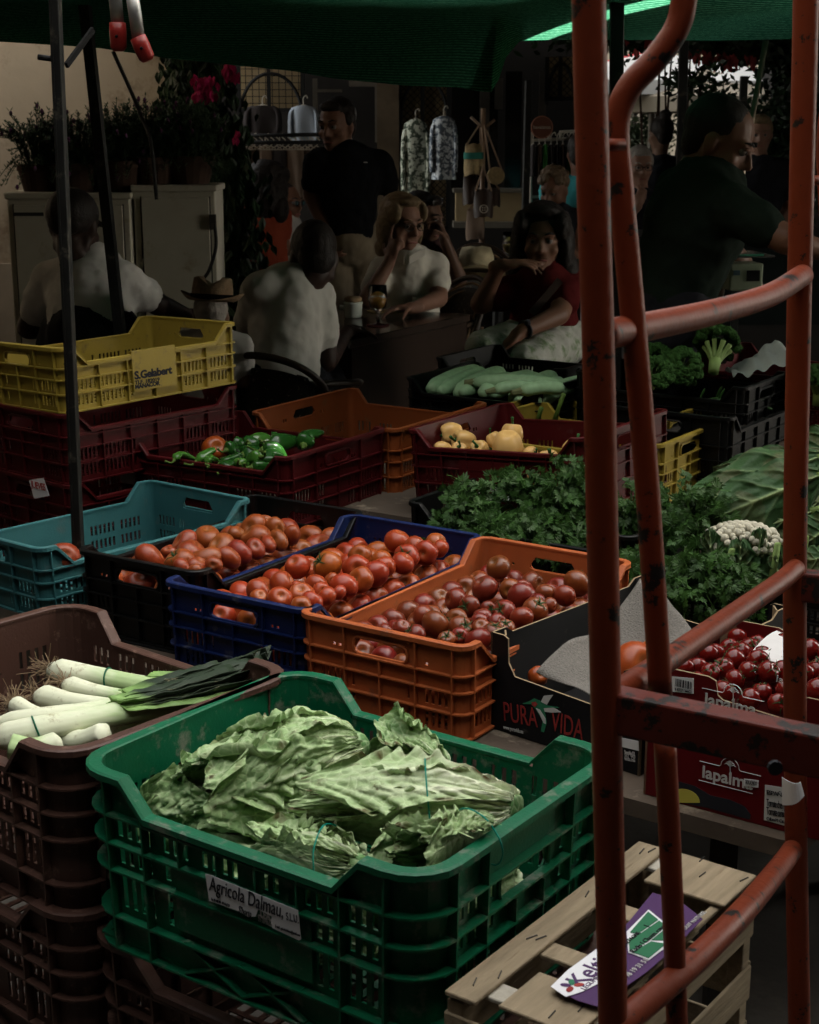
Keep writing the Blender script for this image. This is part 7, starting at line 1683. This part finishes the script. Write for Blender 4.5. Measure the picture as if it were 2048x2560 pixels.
# person with straw hat
Y = 5.5; hd = A(445, 668, Y=Y)
r, R = person('person in a straw trilby sitting low between the two men in white', hd, D2(185), D2(10), SK4, 'buzz', HG, F_wsh, A(440, 715, Y=Y), A(505, 730, Y=Y), A(385, 728, Y=Y), A(442, 850, Y=Y), armL=(A(515, 800, Y=Y), A(490, 790, Y=Y + .3)), armR=(A(380, 800, Y=Y), A(400, 790, Y=Y + .3)), s=.80, vox=.011)
ht = empty('straw_hat', A(447, 634, Y=Y), 'brown straw trilby with a black band worn by the person sitting low', 'hat'); ht.rotation_euler = (radians(-6), radians(3), 0); ht.scale = (.70, .70, .78)
bm = bmesh.new(); sheet(bm, lambda u, v: Vector(((.105 + .058 * v) * cos(2 * pi * u), (.118 + .055 * v) * sin(2 * pi * u), .012 * (v ** 2) * (1.6 * abs(cos(2 * pi * u)) ** 2 + .1) * 2)), 40, 5); o = obj('brim', bm, M_straw2 if 'M_straw2' in globals() else mat('dark_straw', (.20, .13, .075), rough=.85, var=.25, vs=60, bump=.8, bs=160), ht, smooth=True); mod(o, 'SOLIDIFY', thickness=.004)
bm = bmesh.new(); lathe(bm, [(.110, 0), (.106, .05), (.098, .092), (.080, .100), (.040, .082), (.001, .078)], seg=32, caps=False)
for v in bm.verts:
    v.co.y *= 1.12
    if v.co.z > .06: v.co.z -= .022 * exp(-(v.co.x / .03) ** 2); v.co.z += .012 * (1 if abs(v.co.x) > .05 else 0)
obj('crown', bm, MATS['dark_straw'], ht, smooth=True); bm = bmesh.new(); sheet(bm, lambda u, v: Vector((.1135 * cos(2 * pi * u), .1275 * sin(2 * pi * u), .004 + .028 * v)), 32, 1); obj('hat_band', bm, F_black, ht, smooth=True)
# seller
Y = 4.9; hd = A(1516, 300, Y=Y)
r, R = person('dark haired seller in a dark green t-shirt bending over the scales at the right', hd, D2(68), D2(24), SK2, 'buzz', HD, F_green, A(1462, 372, Y=Y + .02), A(1545, 440, Y=Y - .20), A(1425, 400, Y=Y + .15), A(1405, 640, Y=Y + .02),
       armL=(A(1655, 505, Y=Y - .30), A(1740, 530, Y=Y - .25), Vector((1, 0, -.2)), Vector((0, 0, -1)), .4, False), armR=(A(1560, 560, Y=Y + .32), A(1590, 600, Y=Y + .25)), s=1.13, girth=1.0, chest=1.12, kneeL=A(1375, 800, Y=Y - .05), kneeR=A(1430, 800, Y=Y + .2),
       pants=F_jean, vox=.008)
# background people
for (lb, x, y, Y, yw, sk_, hk, hm, sh_) in (('grey haired man with glasses and a hand at his mouth, seen between trolley bars', 1348, 352, 9.6, 5, SK1, 'short', HG, F_jean), ('woman with dark hair in a bun left of the seller', 1390, 285, 11.0, -160, SK4, 'bun', HD, F_jean),
        ('woman with short fair hair and a dark top far right behind the shiny tube', 1600, 284, 10.2, -10, SK1, 'short', HB, F_jean), ('person in a turquoise t-shirt half hidden by the near trolley rail', 1222, 325, 9.8, 170, SK2, 'short', HD, F_turq)):
    hd = A(x, y, Y=Y); k = 3800 / Y / 1.18725
    def o_(dx, dz, dy=0): return hd + Vector((dx, dy, dz))
    hh = 'mouth' in lb
    r, R = person(lb, hd, D2(yw), D2(4), sk_, hk, hm, sh_, o_(0, -.15), o_(-.19, -.22), o_(.19, -.22), o_(0, -.68), armL=(o_(-.22, -.48, -.1), (o_(-.02, -.22, -.14) if hh else o_(-.1, -.6, -.25)), Vector((.2, 0, 1)) if hh else None, Vector((0, 1, 0)), .8, False, 1), armR=(o_(.22, -.48), o_(.1, -.6, -.2)), vox=.012)
    if hh: glasses(r, hd, R, 1.0, M_wire2)

# ------------------------------------------------------------------ cafe tables, chairs and what stands on them
M_tab = mat('dark_table', (.030, .020, .015), rough=.22, spec=.5, var=.3, vs=8, coat=.2)
tb = empty('cafe_table', (-.1, 6.95, 0), 'dark wooden cafe table with cups and a beer glass', 'table')
P0, P1, P2 = A(735, 716, Z=.75), A(990, 662, Z=.75), A(870, 640, Z=.75); P3 = P0 + (P2 - P1)
P0 = Vector((-.25, 6.22, .75)); P1 = Vector((.285, 7.15, .75)); e1 = (P1 - P0); e2 = Vector((-e1.y, e1.x, 0)).normalized() * .72; P2 = P1 + e2; P3 = P0 + e2
bm = bmesh.new(); f = bm.faces.new([bm.verts.new(p) for p in (P0, P1, P2, P3)]); r_ = bmesh.ops.extrude_face_region(bm, geom=[f]); bmesh.ops.translate(bm, verts=[v for v in r_['geom'] if isinstance(v, bmesh.types.BMVert)], vec=(0, 0, -.035)); bmesh.ops.recalc_face_normals(bm, faces=bm.faces)
o = obj('tabletop', bm, M_tab, tb, world=True); mod(o, 'BEVEL', width=.004, segments=2)
bm = bmesh.new(); c = (P0 + P2) / 2; tube(bm, [(c.x, c.y, .71), (c.x, c.y, .03)], .035, 12); obj('leg', bm, M_iron, tb, smooth=True, world=True); bm = bmesh.new(); lathe(bm, [(.001, 0), (.22, 0), (.22, .015), (.04, .04), (.001, .04)], (c.x, c.y, 0), 24); obj('base', bm, M_iron, tb, world=True)
bm = bmesh.new(); bar(bm, (P0 + P1) / 2 - e1 * .49 + Vector((0, 0, -.25)) + e2 * .03, (P0 + P1) / 2 + e1 * .49 + Vector((0, 0, -.25)) + e2 * .03, .02, .42); obj('side_panel', bm, M_tab, tb, world=True)
bm = bmesh.new(); bar(bm, P0 + Vector((0, 0, -.25)) + e1 * .03, P3 + Vector((0, 0, -.25)) + e1 * .03, .02, .42); obj('side_panel', bm, M_tab, tb, world=True)
M_cer = mat('white_ceramic', (.55, .58, .52), rough=.2, spec=.5, var=.04); M_cof = mat('coffee_foam', (.20, .11, .05), rough=.6); M_beer = mat('beer', (.45, .22, .03), rough=.1, spec=.5)
M_gl = bpy.data.materials.new('clear_glass'); M_gl.use_nodes = True; _b = M_gl.node_tree.nodes['Principled BSDF']; _b.inputs['Transmission Weight'].default_value = 1; _b.inputs['Roughness'].default_value = .02; _b.inputs['IOR'].default_value = 1.45
M_pnp = mat('yellow_paper', (.42, .30, .10), rough=.8)
def cup(p, label, sc=1.0):
    r = empty('coffee_cup', p, label, 'cup'); bm = bmesh.new(); lathe(bm, [(.001, .004), (.045, .004), (.072, .014), (.074, .016), (.045, .010), (.001, .010)], seg=28); obj('saucer', bm, M_cer, r, smooth=True)
    bm = bmesh.new(); lathe(bm, [(.022, .012), (.026, .014), (.040, .045), (.043, .070), (.040, .070), (.036, .045), (.020, .02)], seg=28); obj('cup', bm, M_cer, r, smooth=True)
    bm = bmesh.new(); tube(bm, [Vector((.040 + .022 * sin(t), 0, .045 + .018 * cos(t))) for t in [pi * k / 10 for k in range(11)]], .004, 7); obj('handle', bm, M_cer, r, smooth=True); bm = bmesh.new(); lathe(bm, [(.001, .064), (.0385, .064), (.0385, .060)], seg=24); obj('coffee', bm, M_cof, r); return r
cup(A(886, 655, Z=.752), 'pale green coffee cup on a saucer at the right of the table')
def goblet(p, label, fill, sc=1.0):
    r = empty('beer_glass', p, label, 'glass'); bm = bmesh.new(); pr_ = [(.001, 0), (.036, 0), (.036, .003), (.008, .008), (.006, .045), (.010, .055), (.034, .075), (.041, .11), (.037, .165), (.035, .165), (.039, .11), (.032, .078), (.004, .058)]
    lathe(bm, [(a * sc, b * sc) for a, b in pr_], seg=28, caps=False); obj('bowl', bm, M_gl, r, smooth=True)
    bm = bmesh.new(); lathe(bm, [(.001, .061 * sc), (.030 * sc, .079 * sc), (.0375 * sc, .11 * sc), (.001, .11 * sc)], seg=24, caps=False); obj('drink', bm, fill, r, smooth=True)
    bm = bmesh.new(); lathe(bm, [(.001, -.002), (.05, -.002), (.05, 0), (.001, 0)], seg=24); obj('coaster', bm, M_red_c, r); return r
M_red_c = mat('red_coaster', (.18, .03, .03), rough=.8)
goblet(A(796, 684, Z=.755), 'stemmed beer glass, a third full, at the front of the cafe table', M_beer, 1.05)
goblet(A(1075, 566, Y=7.0), 'stemmed glass of white wine behind the hand of the woman in red', mat('white_wine', (.45, .40, .12), rough=.1), 1.0)
jr = empty('jar', A(744, 668, Z=.752), 'white jar with a cork lid at the left of the beer glass', 'jar'); bm = bmesh.new(); lathe(bm, [(.001, 0), (.038, 0), (.042, .01), (.042, .06), (.045, .062), (.045, .070), (.036, .072), (.001, .072)], seg=24); obj('body', bm, M_cer, jr, smooth=True)
bm = bmesh.new(); lathe(bm, [(.001, .072), (.036, .072), (.040, .078), (.040, .088), (.034, .094), (.001, .095)], seg=24); obj('cork_lid', bm, mat('cork', (.28, .19, .11), rough=.9, var=.3, vs=40), jr, smooth=True)
bm = bmesh.new(); tube(bm, [(-.030, 0, .045), (-.062, 0, .045)], .012, 8); obj('spout', bm, M_cer, jr, smooth=True)
c = A(815, 655, Z=.754); bm = bmesh.new(); box(bm, c, (.17, .10, .003), Rz(.35)); o = obj('paper_menu', bm, M_pnp, world=True); tag(o, 'yellow paper lying on the cafe table between jar and cup', 'paper')
# sun hat on the farther table
tb2 = empty('cafe_table', (.15, 8.35, 0), 'round cafe table behind the women with a cream sun hat on it', 'table'); p = A(1005, 566, Y=8.2); bm = bmesh.new(); lathe(bm, [(.001, p.z - .03), (.36, p.z - .03), (.36, p.z), (.001, p.z)], (0, 0, 0), 32); tb2.location = (p.x + .12, 8.3, 0); obj('tabletop', bm, mat('light_table', (.25, .19, .10), rough=.5), tb2); bm = bmesh.new(); tube(bm, [(0, 0, 0), (0, 0, p.z - .03)], .03, 10); obj('leg', bm, M_iron, tb2)
ht = empty('sun_hat', A(1003, 562, Y=8.1), 'cream woven sun hat lying on the farther cafe table', 'hat'); M_hat = mat('cream_woven', (.50, .42, .26), rough=.9, var=.15, vs=40, bump=1, bs=160)
bm = bmesh.new(); lathe(bm, [(.165, .012), (.16, .0), (.10, .018), (.095, .025), (.092, .06), (.078, .095), (.04, .105), (.001, .103)], seg=36, caps=False)
for v in bm.verts: v.co.z += .012 * sin(3 * atan2(v.co.y, v.co.x)) * (v.co.x ** 2 + v.co.y ** 2) ** .5 / .16
obj('woven_straw', bm, M_hat, ht, smooth=True)
M_rattan = mat('dark_rattan', (.035, .022, .014), rough=.4, spec=.4, var=.3); M_cane = mat('cane', (.16, .10, .05), rough=.5, var=.3); M_weave = mat('woven_back', (.018, .015, .012), rough=.6, dirt=(.30, .27, .2), dirt_amt=.03, ds=60)
def chair(p, yaw, label, m, backz=.82, cane_=False, arms=True):
    r = empty('bistro_chair', (p[0], p[1], 0), label, 'chair', 'rattan cafe chairs', yaw)
    bm = bmesh.new(); lathe(bm, [(.001, .44), (.21, .44), (.22, .45), (.21, .465), (.001, .46)], seg=28); obj('seat', bm, M_weave, r, smooth=True)
    for x, y in ((-.17, -.17), (.17, -.17), (-.16, .18), (.16, .18)): bm = bmesh.new(); tube(bm, [(x * 1.15, y * 1.15, 0), (x, y, .44)], .013, 8); obj('leg', bm, m, r, smooth=True)
    bm = bmesh.new(); pts = [Vector((.23 * cos(t) , .05 + .20 * sin(t) + .02, .45 + (backz - .45) * max(0, sin(t)) ** .45)) for t in [pi * k / 20 for k in range(21)]]; tube(bm, pts, .014, 10)
    if arms: tube(bm, [Vector((.25 * cos(t), -.12 + .34 * max(0, sin(t)), .66 + .03 * sin(t))) for t in [-.3 + (pi + .6) * k / 20 for k in range(21)]], .013, 10)
    obj('frame', bm, m, r, smooth=True)
    bm = bmesh.new(); sheet(bm, lambda u, v: Vector((.21 * cos(pi * (.12 + .76 * u)), .06 + .19 * sin(pi * (.12 + .76 * u)), .48 + (backz - .05 - .48) * v * sin(pi * (.12 + .76 * u)) ** .4)), 20, 10); o = obj('woven_back', bm, M_weave, r, smooth=True); mod(o, 'SOLIDIFY', thickness=.006)
    if cane_:
        for kk in (.03, .06): bm = bmesh.new(); tube(bm, [Vector(((.23 - kk) * cos(t), .07 + (.20 - kk * .3) * sin(t), .45 + (backz - .45 - kk) * max(0, sin(t)) ** .45)) for t in [pi * k / 20 for k in range(21)]], .006, 8); obj('cane_hoop', bm, M_cane, r, smooth=True)
    return r
q = A(610, 800, Y=5.55); chair((q.x - .02, 5.70), D2(160), 'dark rattan chair under the man in the white t-shirt', M_rattan, .80)
q = A(1150, 700, Y=6.2); chair((q.x + .03, 6.25), D2(-40), 'chair with a shiny curved arm rail under the woman in red', mat('shiny_rail', (.10, .08, .05), rough=.22, metal=.5), .70)
q = A(950, 620, Y=7.5); chair((q.x - .10, 7.45), D2(-55), 'cane chair back behind the elbow of the blonde woman', M_rattan, .88, True)
q = A(1035, 500, Y=8.6); chair((q.x, 8.6), D2(15), 'empty dark woven chair in front of the bag stand', M_rattan, .95, True)
q = A(165, 700, Y=5.7); chair((q.x, 5.62), D2(175), 'dark chair under the man with the black cap', M_rattan, .72)
# scales
sc = empty('kitchen_scales', A(1560, 600, Y=5.1), 'pale green electronic market scales with a steel tray beside the seller', 'scales', None, D2(8)); M_scb = mat('scale_body', (.28, .33, .22), rough=.5, var=.06)
bm = bmesh.new(); box(bm, (0, 0, .03), (.115, .10, .09)); o = obj('housing', bm, M_scb, sc); mod(o, 'BEVEL', width=.006, segments=2); bm = bmesh.new(); box(bm, (.022, -.051, .035), (.045, .004, .035)); obj('display', bm, M_glass, sc); bm = bmesh.new(); box(bm, (-.035, -.051, .045), (.022, .003, .016)); obj('badge', bm, mat('badge_blue', (.05, .10, .12), rough=.5), sc)
bm = bmesh.new(); box(bm, (-.06, .05, .098), (.30, .22, .008)); box(bm, (-.06, .05, .088), (.05, .05, .02)); o = obj('tray', bm, mat('steel', (.45, .46, .44), rough=.25, metal=.9), sc); bm = bmesh.new(); box(bm, (-.03, -.062, .103), (.16, .008, .006)); obj('edge_strip', bm, mat('green_strip', (.05, .30, .18), rough=.4), sc)
root = empty('table_board', (1.0, 4.85, .08), 'counter under the broccoli and the scales', 'table'); bm = bmesh.new(); box(bm, (.1, .1, .56), (1.6, 1.1, .04), Rz(radians(-34))); obj('board', bm, M_board, root);
